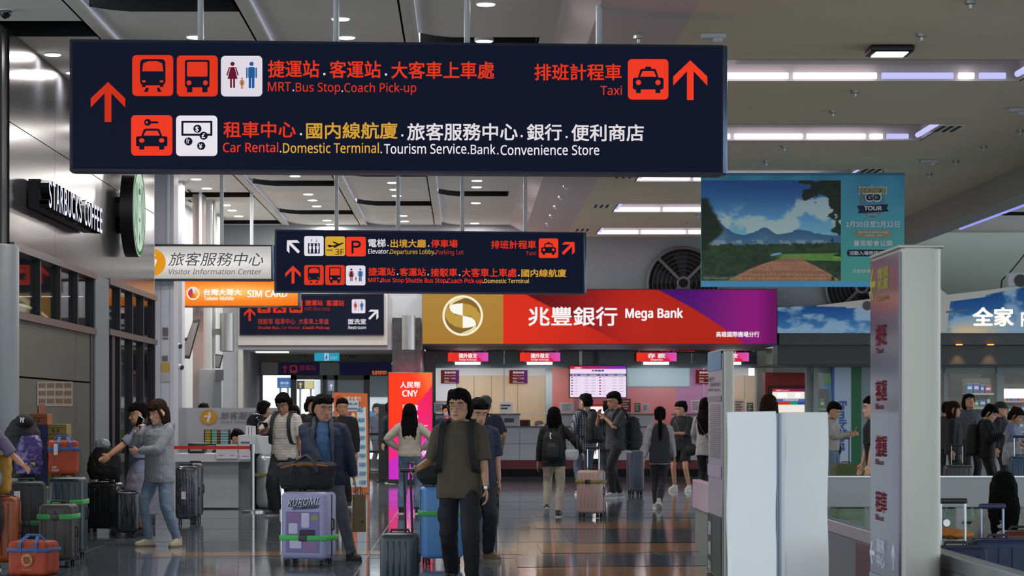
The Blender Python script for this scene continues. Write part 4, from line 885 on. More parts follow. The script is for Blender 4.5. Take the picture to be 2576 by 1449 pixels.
for wd_, x0, x1, y0, y1, c in (('捷運站', 768, 812, 755, 769, 'e83a22'), ('客運站', 821, 866, 755, 770, 'e83a22'), ('接駁車', 649, 687, 801, 816, 'a83428'), ('租車中心', 692, 743, 801, 816, 'b23428'), ('大客車上車處', 751, 827, 801, 816, 'b03a34'), ('盥洗室', 875, 921, 802, 816, 'f2eef6')):
    text(f, wd_, x0, x1, y0, y1, glow(c, 1), t, .014, bo)
for wd_, x0, x1, y0, y1, c in (('MRT.Bus stop', 767, 830, 773, 781, '8c2c30'), ('Shuttle Bus.', 649, 704, 821, 828, 'c03a2a'), ('Car Rental.', 707, 756, 821, 828, '9c2e2c'), ('Coach Pick-up', 762, 829, 821, 828, 'e0402a'), ('Restroom', 876, 921, 820, 828, 'f2eef6')):
    text(f, wd_, x0, x1, y0, y1, glow(c, 1), t, .014, .015)
# ---- bank sign
f = Face(1062, YB-.3)
t = thing('bank_sign', 'wide backlit gold, red and purple bank sign across the end wall', 'sign', f(1508, 866))
Yq = YB-.3
MB().box(XP(1062, Yq), XP(1955, Yq), Yq, YB, ZP(867, Yq), ZP(727, Yq)).build('box', mat('sign_edge'), t)
def fb(U, V):
    x = 1062+U*893; y = 728+V*138
    gold = mixc('a8782a', 'b88a3c', .5+.5*np.sin(U*9)*0+(1-V)*.6)
    red = mixc('e8301c', 'b8261a', sstep(1266, 1700, x)); red = mixc(red.reshape(-1, 3).reshape(U.shape+(3,)), 'd8301c', sstep(.5, 1, V)*.5) if False else red
    dark = mixc('5a0f18', 'a82020', sstep(1300, 1560, x)); e1 = 728+(x-1300)*.52; d_ = sstep(2, -2, y-e1)*sstep(1298, 1304, x)*(1-sstep(1480, 1640, x)); red = red*(1-d_[..., None])+dark*d_[..., None]
    ex = 1655+218*V**.95+10*np.sin(V*3.1); pu = mixc('4a1470', '8e1c7c', sstep(1700, 1890, x)); pu = pu*(1-.25*sstep(1900, 1955, x))[..., None]
    p_ = sstep(-1.2, 1.2, x-ex)[..., None]; c_ = red*(1-p_)+pu*p_
    return np.where((x < 1265.5)[..., None], gold, c_)
painted(f, 1063, 729, 1954, 865, fb, 447, 70, 'film', t, 1.0, .004)
cx_, cy_ = 1164, 794
b = MB()
for i in range(48):
    a0, a1 = 2*math.pi*i/48, 2*math.pi*(i+1)/48; b.poly([f(cx_+r_*math.cos(a), cy_+r_*math.sin(a), .012) for r_, a in ((51, a0), (51, a1), (45.5, a1), (45.5, a0))])
b.build('emblem_ring', glow('fff6dc', 1.1), t, fix=False)
def semi(sg):   # one lobe of the S
    P = []
    for i in range(15): a = math.pi*i/14; P.append((cx_+sg*(-34+34*(1-math.cos(a))) , cy_-sg*(31*math.sin(a)**.9)*.5-sg*15.5)) if False else None
    top = [(-32, -22), (-33, -30), (-27, -38), (-12, -43), (4, -42), (22, -34), (36, -20), (44, -2), (44, 8), (34, -10), (18, -20), (0, -25), (0, -1), (-14, -4), (-26, -12)]
    return [(cx_+sg*x, cy_+sg*y) for x, y in top]
flat(f, [circ(cx_, cy_, 46, 40)], glow('8a6a2e', 1), t, 'emblem_disc', .008)
gl_ = [(0, -31), (18, -28), (34, -18), (44, -3), (45, 10), (40, 22), (36, 24), (33, 12), (20, 2), (0, 0)]
flat(f, [[(cx_+s_*x, cy_+s_*y) for x, y in gl_] for s_ in (1, -1)], glow('c8a044', 1), t, 'emblem_lobe', .012)
w1_ = [(-34, -22), (-31, -12), (-22, -5), (0, 0), (0, -31), (-16, -30), (-28, -27)]
w0_ = [(-34, -22), (-33, -31), (-24, -39), (-8, -44.5), (6, -45), (-6, -40), (-20, -34), (-28, -27)]
flat(f, [[(cx_+s_*x, cy_+s_*y) for x, y in w1_] for s_ in (1, -1)], glow('fffdf2', 1.1), t, 'emblem_highlight', .016)
flat(f, [[(cx_+s_*x, cy_+s_*y) for x, y in w0_] for s_ in (1, -1)], glow('f4e6a8', 1), t, 'emblem_highlight', .016)
text(f, '兆豐銀行', 1329, 1553, 772, 820, glow('fffafc', 1.1), t, .014, .02); text(f, 'Mega Bank', 1573, 1718, 777, 799, glow('fffafc', 1.1), t, .014, .035); text(f, '高雄國際機場分行', 1801, 1910, 834, 848, glow('fff6fc', 1.05), t, .014, .025)
l = area_light('bank_sign_glow', (XP(1500, 49.2), 49.5, ZP(800, 49.5)), 6, 30, (1, .3, .2), rot=(R(90), 0, 0), size_y=.8)
# ---- cny light box
f = Face(976, 48.6); Yq = 48.6
t = thing('currency_lightbox', 'tall glowing red and magenta currency lightbox left of the bank', 'sign', f(1032, 1210))
MB().rbox(XP(975, Yq), XP(1089, Yq), Yq, Yq+.25, .02, ZP(936, Yq), .02).build('case', M_dark, t)
def fc(U, V):
    V = V*1.0; e = U*1.0+V*4.0*.6-1.28
    a_ = mixc('ff3a14', 'ff7a3c', sstep(.4, 1, U-V)); c_ = mixc('f01c50', 'ee2a86', V*1.2); d_ = sstep(-.01, .01, e-.35*U*(1-U))[..., None]; c_ = a_*(1-d_)+c_*d_
    e2 = sstep(-.01, .01, V-(.83-.25*U))[..., None]; return c_*(1-e2)+mixc('c82ac0', 'e048c8', U)*e2
painted(f, 978, 938, 1087, 1206, fc, 40, 90, 'film', t, 1.15, .004)
mW = glow('fff2f6', 1.2)
for s_, y0, y1, x0, x1 in (('人民幣', 960, 976, 1006, 1058), ('CNY', 982, 997, 1012, 1051), ('港幣', 1018, 1034, 1012, 1052), ('HKD', 1042, 1056, 1012, 1052), ('日圓', 1078, 1094, 1012, 1052), ('JPY', 1102, 1116, 1012, 1052), ('Exchange', 1132, 1142, 1028, 1074)): text(f, s_, x0, x1, y0, y1, mW, t, .01, .03)
flat(f, [rect(1060, 1070, 1076, 1071.5)], mW, t, 'rule', .01)
area_light('lightbox_glow', (XP(1032, 48.4), 48.4, 1.6), .8, 30, (1, .12, .25), rot=(R(90), 0, 0), size_y=1.8)
t = thing('led_ticker', 'tiny orange dot matrix sign above the right exit door', 'sign', at(956, 945, 53.8)); MB().box(XP(934, 53.8), XP(975, 53.8), 53.8, 53.9, ZP(945, 53.8), ZP(929, 53.8)).build('case', M_dark, t)
text(Face(934, 53.79), '0.010101', 937, 972, 933, 942, glow('ff7a50', 1), t, .004, .03)
# ---- event banner
f = Face(1763, 36.0, 0)
t = thing('event_banner', 'wide light blue vinyl event banner hanging right of the big sign', 'banner', f(2019, 722))
MB().box(XP(1763, 36), XP(2275, 36), 36, 36.012, ZP(722, 36), ZP(438, 36)).build('vinyl', mat('vinyl', '5aa3c8', .5), t)
def fban(U, V):
    x = 1763+U*512; y = 438+V*284
    side = mixc('4aa0c4', '4fb0a0', sstep(430, 720, y)); side = side*(1+.05*(vnoise(U, V, 9, 3)-.5)+.05*np.sin((x*.9+y*.5)/16)*sstep(560, 440, y))[..., None]
    bot = (y > 709); c_ = np.where(bot[..., None], np.array([.33, .66, .86]), side)
    u = (x-1764)/351; v = (y-453)/253; n = vnoise(u, v, 8, 11, 5); n2 = vnoise(u, v, 26, 21, 4)
    sky = mixc('25589a', '74b4da', sstep(0, .58, v))
    cl = sstep(.50, .68, n+.28*np.exp(-((v-(.47-.28*sstep(.55, .95, u)*sstep(1.05, .85, u)))/.10)**2)-.08)*sstep(.22, .42, v+.25*u)*.85; sky = sky*(1-cl[..., None])+np.array([.72, .80, .84])*cl[..., None]
    ridge = .545-.07*np.exp(-((u-.45)/.07)**2)-.05*np.exp(-((u-.72)/.1)**2)-.13*np.exp(-((u-.10)/.10)**2)+.03*(n2-.5)
    mt = mixc('3a6288', '567f98', sstep(0, .12, v-ridge)*1.0*n2*1.6); m_ = sstep(-.004, .004, v-ridge)[..., None]; c2 = sky*(1-m_)+mt*m_
    city = (v > .60)&(v < .66); c2 = np.where(city[..., None]&(n2 > .56)[..., None], np.array([.5, .6, .66]), c2)
    tr = sstep(-.003, .003, v-(.645+.02*(vnoise(u, v, 30, 5)-.5)*2-.02*u))[..., None]; tree = mixc('14241e', '33502e', n2*1.3-.1); c2 = c2*(1-tr)+tree*tr
    lw = (sstep(.735, .75, v+.02*u-.01*n2)*sstep(.80, .785, v-.03*(u-.5))*sstep(.50, .62, u))[..., None]; c2 = c2*(1-lw)+mixc('4a7a3a', '7fae4a', n2)*lw
    rv = sstep(1, .6, ((u-.535)/.045)**2+((v-.738-.25*(.535-u))/.014)**2)[..., None]; c2 = c2*(1-rv)+np.array([.45, .62, .76])*rv
    pl = .62-.42*sstep(.80, 1.0, v)-.05; prr = .70+.33*sstep(.80, 1.02, v); sq = np.clip((v-.775)/.225, 0, 1); pth = (v > .775)&(u > .64-.45*sq**.62+.015*(n2-.5))&(u < .70+.30*sq**.9+.06*sstep(.04, 0, sq)+.015*(n2-.5))
    bx = (u-.62)/(v-.70+.02); brick = ((np.abs((bx*9+np.floor(v*46)*.5) % 1-.5) > .44)|(np.abs((v**2*40) % 1-.5) > .43)); pc = mixc('9a6a50', 'b5876a', vnoise(u, v, 40, 8)); pc = np.where(brick[..., None], pc*.72, pc); c2 = np.where(pth[..., None], pc, c2)
    fol = sstep(.47, .53, vnoise(u, v, 16, 31, 5)+.35*sstep(.86, 1.0, u)+.25*sstep(.15, 0, v)*sstep(.7, .95, u)-.35*sstep(.10, .30, v)-.45*(u < .7)); c2 = c2*(1-fol[..., None])+mixc('0e1a14', '24382a', n2)*fol[..., None]
    lt = sstep(.02, -.02, u-(.05+.10*sstep(.18, .5, v)*sstep(.66, .5, v)+.03*(n2-.5)))*sstep(.16, .2, v)*(v < .7); c2 = c2*(1-lt[..., None])+mixc('0f1a14', '22341f', n2)*lt[..., None]
    ins = (x > 1764)&(x < 2115)&(y > 453)&(y < 707); c2 = np.clip(c2*1.28, 0, 1)
    return np.where(ins[..., None], c2, c_*1.12)
painted(f, 1763.5, 438.5, 2274.5, 721.5, fban, 420, 232, 'print', t, 0, .003, .5)
mb_ = mat('banner_white', 'f0f6f8', .6); mN = mat('banner_navy', '1c2347', .6); mG_ = mat('banner_gold', 'b09a48', .6)
P = [(2165, 476), (2225, 476), (2227, 520), (2222, 532), (2209, 543), (2195, 549), (2181, 543), (2168, 532), (2163, 520)]
flat(f, [P], mat('banner_goldline', '9aa04a', .6), t, 'badge', .008); flat(f, [[(x+(2195-x)*.06, y+(512-y)*.05) for x, y in P]], mat('badge_blue', '5f9fb8', .6), t, 'badge_field', .010)
flat(f, [[(2155, 518), (2235, 514), (2230, 524), (2236, 532), (2158, 537), (2162, 528)]], mN, t, 'ribbon', .012)
text(f, 'POKÉMON', 2160, 2230, 471, 488, mb_, t, .014, .07); text(f, 'POKÉMON', 2162, 2228, 473, 486, mG_, t, .022, .03)
text(f, 'GO', 2175, 2217, 488, 506, mb_, t, .028, .09); text(f, 'GO', 2178, 2214, 490, 504, mN, t, .036, .05); text(f, 'TOUR', 2173, 2218, 519, 529, mb_, t, .016, .04); text(f, 'KALOS', 2183, 2207, 539, 542, mb_, t, .016, .01)
text(f, '2月20日至2月22日', 2127, 2262, 557, 572, mb_, t, .01, .02)
flat(f, [[(2149, 588), (2158, 579), (2235, 579), (2245, 588), (2235, 598), (2158, 598)]], mat('banner_tan', 'a3a080', .6), t, 'ribbon_tan', .008)
text(f, '寶可夢台南特別活動', 2160, 2233, 582, 587, mb_, t, .012, .0); text(f, '全球盛典．臺南', 2176, 2218, 590, 595, mb_, t, .012, .0)
text(f, '臺南都會公園', 2147, 2244, 605, 619, mb_, t, .01, .02)
flat(f, [rr(2131, 628, 2250, 645, 6)], mN, t, 'label_bar', .008); text(f, '活動入場券現正販售', 2136, 2245, 631, 642, mb_, t, .012, .02); text(f, '活動詳情', 2143, 2190, 677, 687, mb_, t, .01, .015)
text(f, 'Pokémon / Nintendo / Creatures / GAME FREAK', 1769, 1860, 696, 698, mb_, t, .01, 0); text(f, 'Pokémon characters and names', 1769, 1845, 700, 702, mb_, t, .01, 0)
MB().cyl((XP(1763, 36), 36.0, ZP(438, 36)), (XP(2276, 36), 36.0, ZP(438, 36)), .018, 8).build('top_bar', mat('banner_bar', '4d93b5', .5), t, smooth=True)
for px in (1800, 2222): MB().cyl((XP(px, 36), 36, ZP(438, 36)), (XP(px, 36), 36, Zr), .006, 6).build('wire', M_dark, t)
# ---- store sign (sky picture with an aeroplane)
f = Face(1956, YB-.3); Yq = YB-.3
t = thing('store_sign', 'convenience store sign printed with blue sky, clouds and white aeroplane wings', 'sign', f(2300, 838))
top = [(1956, 773), (2052, 769), (2190, 757), (2250, 735), (2380, 748), (2480, 738), (2576, 717), (2700, 700)]
def topy(x): return float(np.interp(x, [p[0] for p in top], [p[1] for p in top]))
xs = list(np.linspace(1956, 2700, 60))
MB().prism([f(x, topy(x)) for x in xs]+[f(2700, 838), f(1956, 838)], (0, .25, 0)).build('board', mat('sign_edge'), t)
nu, nv = 300, 60
class Sub:                      # follows the sloping top edge of the board
    def __call__(s, px, py, off=0): tp = topy(px); return f(px, tp+(838-tp)*py, off)
def fsky(U, V):
    x = 1956+U*744; n = vnoise(U*1.0, V*.2, 14, 41, 5); c_ = mixc('1e4e90', '4a8ac4', V*1.1); c_ = mixc(c_, '9cc6e4', 0*V) if False else c_
    k = sstep(.42, .62, n+.33*(V-.45)-.25*np.exp(-((x-2480)/60)**2)*0); c_ = c_*(1-.8*k[..., None])+np.array([.66, .78, .88])*.8*k[..., None]
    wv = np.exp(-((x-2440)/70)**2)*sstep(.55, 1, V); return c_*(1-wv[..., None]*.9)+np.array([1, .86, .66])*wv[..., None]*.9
painted(Sub(), 1956, 0, 2700, 1, fsky, nu, nv, 'film', t, .62, .004)
mp_ = mat('plane_white', 'b9b7b2', .5, emit=.15, ecol='b9b7b2')
flat(f, [[(2052, 769), (2190, 752), (2196, 760), (2196, 771), (2130, 776), (2126, 772), (2056, 771)]], mp_, t, 'left_wing', .02)
flat(f, [[(2380, 742), (2380, 760), (2478, 747), (2480, 742), (2576, 722), (2576, 716), (2500, 728)]], mp_, t, 'right_wing', .02); flat(f, [[(2380, 783), (2436, 777), (2440, 780), (2380, 788)]], mat('plane_grey', '5f6e7e', .5), t, 'tail_wing', .02)
MB().poly([f(x, y, .03) for x, y in circ(2181, 770, 15, 24)]).build('engine', mp_, t, fix=False); MB().poly([f(x, y, .035) for x, y in circ(2181, 769, 12, 24)]).build('engine_intake', mat('intake', '3c4a50', .4), t, fix=False)
flat(f, [[(2185, 735), (2250, 700), (2330, 700), (2392, 748), (2380, 838), (2196, 790)]], mp_, t, 'fuselage', .016)
text(f, '全家', 2446, 2549, 773, 821, glow('fffdf4', 1.2), t, .04, .035, extr=.02); text(f, 'FamilyMart', 2567, 2760, 787, 821, glow('fffdf4', 1.2), t, .04, .03)
for px in (2413, 2492):
    tt = thing('spot_light', 'warm little downlight grazing the dark store fascia, %s one' % ('nearer the tall totem' if px < 2450 else 'farther from the tall totem'), 'lamp', at(px, 868, YB-.34), 'store fascia downlights')
    MB().cyl(at(px, 868, YB-.34), at(px, 866, YB-.34), .07, 14).build('lamp', glow('ff9a4a', 3), tt)
    sl_ = bpy.data.lights.new('fascia_spot', 'SPOT'); sl_.energy = 22; sl_.color = (1, .5, .2); sl_.spot_size = R(55); sl_.shadow_soft_size = .05; so = bpy.data.objects.new('fascia_spot', sl_); COL.objects.link(so); so.location = at(px, 871, YB-.32); so.rotation_euler = (R(12), 0, 0)
# ---- fans on the end wall
def fan(px, py, r, label):
    Y = YB-.02; c = at(px, py, Y); rad = r/FPX*Y; t = thing('wall_fan', label, 'fan', (c.x, c.y, c.z-rad), 'ventilation fans on the end wall')
    MB().prism([c+Vector((rad*math.cos(a), 0, rad*math.sin(a))) for a in np.linspace(0, 2*math.pi, 49)[:-1]], (0, -.03, 0)).build('backing', M_black, t)
    P = [c+Vector((rad*1.02*math.cos(a), -.06, rad*1.02*math.sin(a))) for a in np.linspace(0, 2*math.pi, 49)]; MB().tube(P, .035, 8, cap=False).build('rim', mat('fan_rim', '6f7475', .5, .5), t, smooth=True)
    for k in range(1, 8): MB().tube([c+Vector((rad*k/8*math.cos(a), -.1, rad*k/8*math.sin(a))) for a in np.linspace(0, 2*math.pi, 41)], .006, 5, cap=False).build('guard_ring', mat('guard', '5a5d60', .5, .5), t)
    for a in (R(45), R(135), R(225), R(315)): MB().tube([c+Vector((rad*.2*math.cos(a), -.09, rad*.2*math.sin(a))), c+Vector((rad*math.cos(a), -.07, rad*math.sin(a)))], .035, 6).build('strut', mat('fan_strut', '77747a', .5, .3), t)
    for i in range(5):
        a = 2*math.pi*i/5+.3; MB().prism([c+Vector((q*math.cos(a+d), -.04, q*math.sin(a+d))) for q, d in ((rad*.22, -.3), (rad*.9, -.15), (rad*.9, .35), (rad*.22, .3))], (0, -.012, 0)).build('blade', mat('fan_blade', '17181a', .6), t)
    MB().tube([c+Vector((0, -.12, 0)), c+Vector((0, -.03, 0))], [rad*.2, rad*.2], 24).build('motor_ring', mat('fan_strut'), t, smooth=True); MB().tube([c+Vector((0, -.13, 0)), c+Vector((0, -.12, 0))], [rad*.13, rad*.13], 24).build('hub', M_black, t)
fan(1718, 713, 88, 'large round black ventilation fan left of the event banner above the bank sign'); fan(2166, 722, 88, 'large round black ventilation fan half hidden behind the banner and the totem')
# air conditioner outdoor unit
c = at(2553, 700, YB-.2); t = thing('aircon_unit', 'white air conditioner unit with a round fan above the store sign', 'air conditioner', c)
MB().rbox(XP(2526, 49.8), XP(2600, 49.8), 49.5, 49.68, ZP(722, 49.8), ZP(688, 49.8), .03).build('case', M_white, t, smooth=True); c2 = at(2568, 706, 49.48)
MB().tube([c2, c2+Vector((0, .03, 0))], [.13, .13], 24).build('fan_grille', M_dark, t)
MB().tube([at(2518, 735, 49.7), at(2520, 705, 49.7), at(2545, 680, 49.7), at(2590, 625, 49.7)], .018, 8).build('hose', M_dark, t, smooth=True)
# ================================================================ PEOPLE
SKIN = {'a': 'b98a6e', 'b': 'a97a5e', 'c': 'c99a80', 'd': 'c8a08a'}
def remesh(mb, name, m, parent, voxel=.012, smooth=2, disp=0.0, dscale=.12, dec=0):
    me = bpy.data.meshes.new('tmp'); me.from_pydata(mb.v, [], mb.f)
    bm = bmesh.new(); bm.from_mesh(me); bmesh.ops.recalc_face_normals(bm, faces=bm.faces[:]); bm.to_mesh(me); bm.free()
    o = bpy.data.objects.new('tmp', me); COL.objects.link(o)
    r = o.modifiers.new('r', 'REMESH'); r.mode = 'VOXEL'; r.voxel_size = voxel
    if smooth: s = o.modifiers.new('s', 'SMOOTH'); s.iterations = smooth; s.factor = .5
    if disp:
        tx = bpy.data.textures.get('fold%g' % dscale) or bpy.data.textures.new('fold%g' % dscale, 'CLOUDS'); tx.noise_scale = dscale; tx.noise_depth = 2
        d = o.modifiers.new('d', 'DISPLACE'); d.texture = tx; d.strength = disp; d.mid_level = .5; d.texture_coords = 'LOCAL'
    dg = bpy.context.evaluated_depsgraph_get(); dg.update()
    me2 = bpy.data.meshes.new_from_object(o.evaluated_get(dg)); me2.name = name
    bpy.data.objects.remove(o); bpy.data.meshes.remove(me); me2.materials.clear()
    # local coordinates: person meshes are built around the origin already
    me2.materials.append(m); me2.polygons.foreach_set('use_smooth', [True]*len(me2.polygons))
    ob = bpy.data.objects.new(name, me2); COL.objects.link(ob); ob.parent = parent
    return ob
def lmesh(mb, name, m, parent, smooth=True):
    """mesh in the parent's own coordinates"""
    me = bpy.data.meshes.new(name); me.from_pydata(mb.v, [], mb.f); bm = bmesh.new(); bm.from_mesh(me); bmesh.ops.recalc_face_normals(bm, faces=bm.faces[:]); bm.to_mesh(me); bm.free()
    me.materials.append(m)
    if smooth: me.polygons.foreach_set('use_smooth', [True]*len(me.polygons)); me.set_sharp_from_angle(angle=R(50))
    ob = bpy.data.objects.new(name, me); COL.objects.link(ob); ob.parent = parent
    return ob
def ik(a, b, l1, l2, pole):
    a, b = Vector(a), Vector(b); d = b-a; L = min(d.length, (l1+l2)*.999); dn = d.normalized(); b = a+dn*L
    x = (l1*l1-l2*l2+L*L)/(2*L); h = math.sqrt(max(l1*l1-x*x, 0)); p = Vector(pole); p = (p-dn*p.dot(dn))
    if p.length < 1e-4: p = Vector((0, -1, 0))
    return a+dn*x+p.normalized()*h, b
def smoothline(pts, rads, k=3):
    """Catmull-Rom through joints"""
    P = [Vector(p) for p in pts]; o = []; r = []
    for i in range(len(P)-1):
        p0, p1, p2, p3 = P[max(i-1, 0)], P[i], P[i+1], P[min(i+2, len(P)-1)]
        for j in range(k):
            t = j/k; o.append(.5*((2*p1)+(p2-p0)*t+(2*p0-5*p1+4*p2-p3)*t*t+(3*p1-p0-3*p2+p3)*t**3)); r.append(rads[i]*(1-t)+rads[i+1]*t)
    o.append(P[-1]); r.append(rads[-1]); return o, r
HEAD = [(0, .020, .062, .012), (.012, .043, .083, .010), (.03, .054, .089, .02), (.05, .062, .089, .045), (.075, .067, .086, .07), (.10, .069, .083, .082), (.115, .071, .081, .086), (.135, .0735, .087, .091), (.155, .0745, .09, .094), (.18, .071, .082, .092), (.20, .062, .068, .082), (.215, .048, .050, .064), (.226, .028, .03, .04), (.231, .01, .012, .018)]
def person(px, Y, height, label, face=0, twist=0, lean=0, head=(0, 0), hands=None, feet=None, top='tee', topc='444444', bot='trousers', botc='222222', shoec='222222', skin='a', hair='short', hairc='0d0b0a', detail=1, sex='m', sit=0, poles=None, solec=None, group=None, dx=0, topmat=None, botmat=None, bulk=1.0, sleeve=None, curl=.5):
    """face: 0 looks to the camera, 180 away, +90 towards the picture's right. hands/feet in body coordinates (x = body left, -y forwards), for a 1.70 m body"""
    k = height/1.75
    vox = {2: .0075, 1: .011, 0: .015}[detail]
    body_m = mat('skin_'+skin, SKIN[skin], .55, noise=.04, nscale=20)
    root = bpy.data.objects.new('person', None); COL.objects.link(root)
    root.location = (XP(px, Y)+dx, Y, 0); root.rotation_euler = (0, 0, R(face)); root.scale = (k, k, k)
    hipz = .93-sit; cl, sl = math.cos(R(lean)), math.sin(R(lean)); ct, st = math.cos(R(twist)), math.sin(R(twist))
    def U(p):      # upper body: twist about z then lean forward about the hips
        p = Vector(p); p = Vector((p.x*ct-p.y*st, p.x*st+p.y*ct, p.z)); z = p.z-.93; return Vector((p.x, p.y*cl-z*sl, hipz+z*cl+p.y*sl))
    w_ = (1.0 if sex == 'm' else .9)
    sx = .178*w_*(.5+.5*bulk)
    hp = R(head[1]); hy = R(head[0]); hc = Vector((0, .0, 1.452))
    def T(p):      # head: yaw, pitch (down +) at the neck top
        p = Vector(p)*1.18; c, s = math.cos(hp), math.sin(hp); y, z = p.y, p.z; p = Vector((p.x, y*c-z*s, y*s+z*c)); c, s = math.cos(hy), math.sin(hy); p = Vector((p.x*c-p.y*s, p.x*s+p.y*c, p.z)); q = U(hc)+p
        return q
    H = hands or [(.26, .0, .78), (-.26, .0, .78)]; Fo = feet or [(.10, .0, 0), (-.10, .02, 0)]
    # ---- body
    b = MB(); n = 22 if detail == 2 else 16
    b.rings([(z, a, f, bk) for z, a, f, bk in HEAD], n=24 if detail else 18, T=T)
    b.tube([T((0, -.084, .118)), T((0, -.098, .095)), T((0, -.106, .078)), T((0, -.088, .068))], [.009, .011, .014, .008], 8)
    for s in (-1, 1):
        b.ball(T((s*.013, -.094, .076)), (.009, .009, .008), 8, 6); b.ball(T((s*.076, .008, .100)), (.009, .02, .031), 8, 6)
        b.ball(T((s*.042, -.062, .085)), (.02, .018, .018), 10, 7)
    b.tube([T((-.055, -.076, .142)), T((0, -.092, .143)), T((.055, -.076, .142))], [.008, .011, .008], 8)
    b.ball(T((0, -.088, .045)), (.022, .012, .011), 10, 7); b.ball(T((0, -.082, .012)), (.018, .014, .012), 8, 6)
    b.tube([U((0, .015, 1.40)), U((0, .01, 1.46)), T((0, .012, .06))], [.06*w_, .054*w_, .052*w_], 14)
    tor = [(.80, .13, .09, .10), (.90, .165, .105, .115), (.98, .15, .10, .10), (1.06, .135, .10, .09), (1.2, .15, .11, .10), (1.3, .16, .115, .11), (1.38, .165, .09, .095), (1.42, .10, .06, .08), (1.45, .06, .05, .06)]
    b.rings([(z, a*w_*bulk, f*bulk, bk*bulk) for z, a, f, bk in tor], n=18, T=U)
    arms = []; legs = []
    for i, s in ((0, 1), (1, -1)):
        sh = U((s*sx, .01, 1.385)); pole = (poles or {}).get(i, (s*.55, .8, -.35)); el, wr = ik(sh, H[i], .285, .245, pole); arms.append((sh, el, wr))
        P, r_ = smoothline([sh, sh.lerp(el, .5), el, el.lerp(wr, .4), wr], [.053*w_, .044*w_, .037*w_, .036*w_, .025*w_]); b.tube(P, r_, 10)
        # hand: palm, four fingers, thumb
        fd = (wr-el).normalized(); side = fd.cross(Vector((0, 1, 0)) if abs(fd.y) < .8 else Vector((0, 0, 1))); side = side.normalized(); nrm = side.cross(fd).normalized()
        inw = Vector((-s, 0, 0)); inw = (inw-fd*inw.dot(fd)); inw = inw.normalized() if inw.length > .2 else nrm   # palm looks inwards
        fw = fd.cross(inw).normalized()
        if fw.y > 0: fw = -fw
        c = wr+fd*.045; Mx = Matrix((fw, inw, fd)).transposed()
        b.ball(c, (.040, .015, .05), 10, 7, rot=Mx)
        fr = .0092 if detail == 2 else .0105
        for j, (o_, L) in enumerate(((.030, .068), (.011, .076), (-.009, .070), (-.028, .055))):
            p0 = wr+fd*.06+fw*o_; a1 = curl*(.35+.12*j); a2 = curl*(1.1+.12*j); d1 = fd*math.cos(a1)+inw*math.sin(a1); d2 = fd*math.cos(a2)+inw*math.sin(a2); p1 = wr+fd*.088+fw*o_; p2 = p1+d1*L*.55; p3 = p2+d2*L*.5
            b.tube([p0, p1, p2, p3], [fr, fr, fr*.95, fr*.8], 6)
        tb = wr+fd*.02+fw*.028; b.tube([tb, tb+fw*.022+fd*.03+inw*.012, tb+fw*.026+fd*.058+inw*.03], [.013, .011, .009], 6)
        hip = Vector((s*.088, .0, hipz-.03)) if not sit else Vector((s*.088, 0, hipz-.03)); fx, fy, fz = Fo[i][:3]; an = Vector((fx, fy+.03, .085+fz))
        kn, an = ik(hip, an, .43, .42, (s*.1, -1, 0)); legs.append((hip, kn, an)); P, r_ = smoothline([hip, hip.lerp(kn, .5), kn, kn.lerp(an, .35), an], [.088*bulk, .070*bulk, .050, .050, .033]); b.tube(P, r_, 12)
    body = remesh(b, 'body', body_m, root, vox, 2)
    # ---- face
    if detail >= 1:
        ew = mat('eye_white', 'c8c0b8', .3); ei = mat('iris', '140c08', .2)
        for s in (-1, 1):
            c = T((s*.032, -.0795, .114)); e = lmesh(MB().ball(c, (.0135, .006, .0062), 10, 7, rot=Matrix.Rotation(R(face*0)+hy, 3, 'Z')), 'eye', ew, root)
            p = T((s*.032, -.0862, .1135)); lmesh(MB().ball(p, (.0062, .003, .0060), 8, 6, rot=Matrix.Rotation(hy, 3, 'Z')), 'iris', ei, e)
            q = MB().tube([T((s*.016, -.091, .136)), T((s*.034, -.089, .141)), T((s*.052, -.079, .136))], [.0035, .005, .003], 6); lmesh(q, 'eyebrow', mat('brow', '17110e', .8), root)
        lmesh(MB().tube([T((-.022, -.0905, .046)), T((0, -.0995, .048)), T((.022, -.0905, .046))], [.003, .0062, .003], 6), 'lips', mat('lips', '8c5148', .5), root)
    # ---- hair
    hm = mat('hair_'+hairc, hairc, .85, noise=.35, nscale=60, spec=.10, stretch=(1, 1, .12)); g = MB()
    cap = [(.055, .066, -.035, .082), (.085, .078, -.02, .098), (.115, .083, -.005, .108), (.145, .087, .028, .112), (.160, .087, .072, .112), (.178, .086, .099, .112), (.198, .082, .096, .108), (.216, .073, .086, .098), (.232, .059, .070, .083), (.245, .040, .048, .06), (.252, .016, .02, .028)]
    if hair != 'bald': g.rings([(z, a, f, bk) for z, a, f, bk in cap], n=20, T=T)
    rr2 = random.Random(int(px*7+Y))
    if hair in ('short', 'mop', 'buzz'):
        for j in range(9 if hair != 'buzz' else 0):
            a = -.9+1.8*j/8; x = .068*math.sin(a*1.3); dz = (.028 if hair == 'short' else .042)*(.6+.6*rr2.random())
            g.tube([T((x*.9, -.07-.0*abs(a), .215)), T((x*1.05, -.098+.05*abs(x)/.07, .185)), T((x*1.15, -.092+.05*abs(x)/.07, .185-dz))], [.017, .015, .007], 7)
        for j in range(14): 
            a = rr2.random()*6.28; q = .055*rr2.random()+.02; g.ball(T((q*math.cos(a), q*math.sin(a)+.012, .222+.008*rr2.random())), (.022, .022, .018), 7, 5)
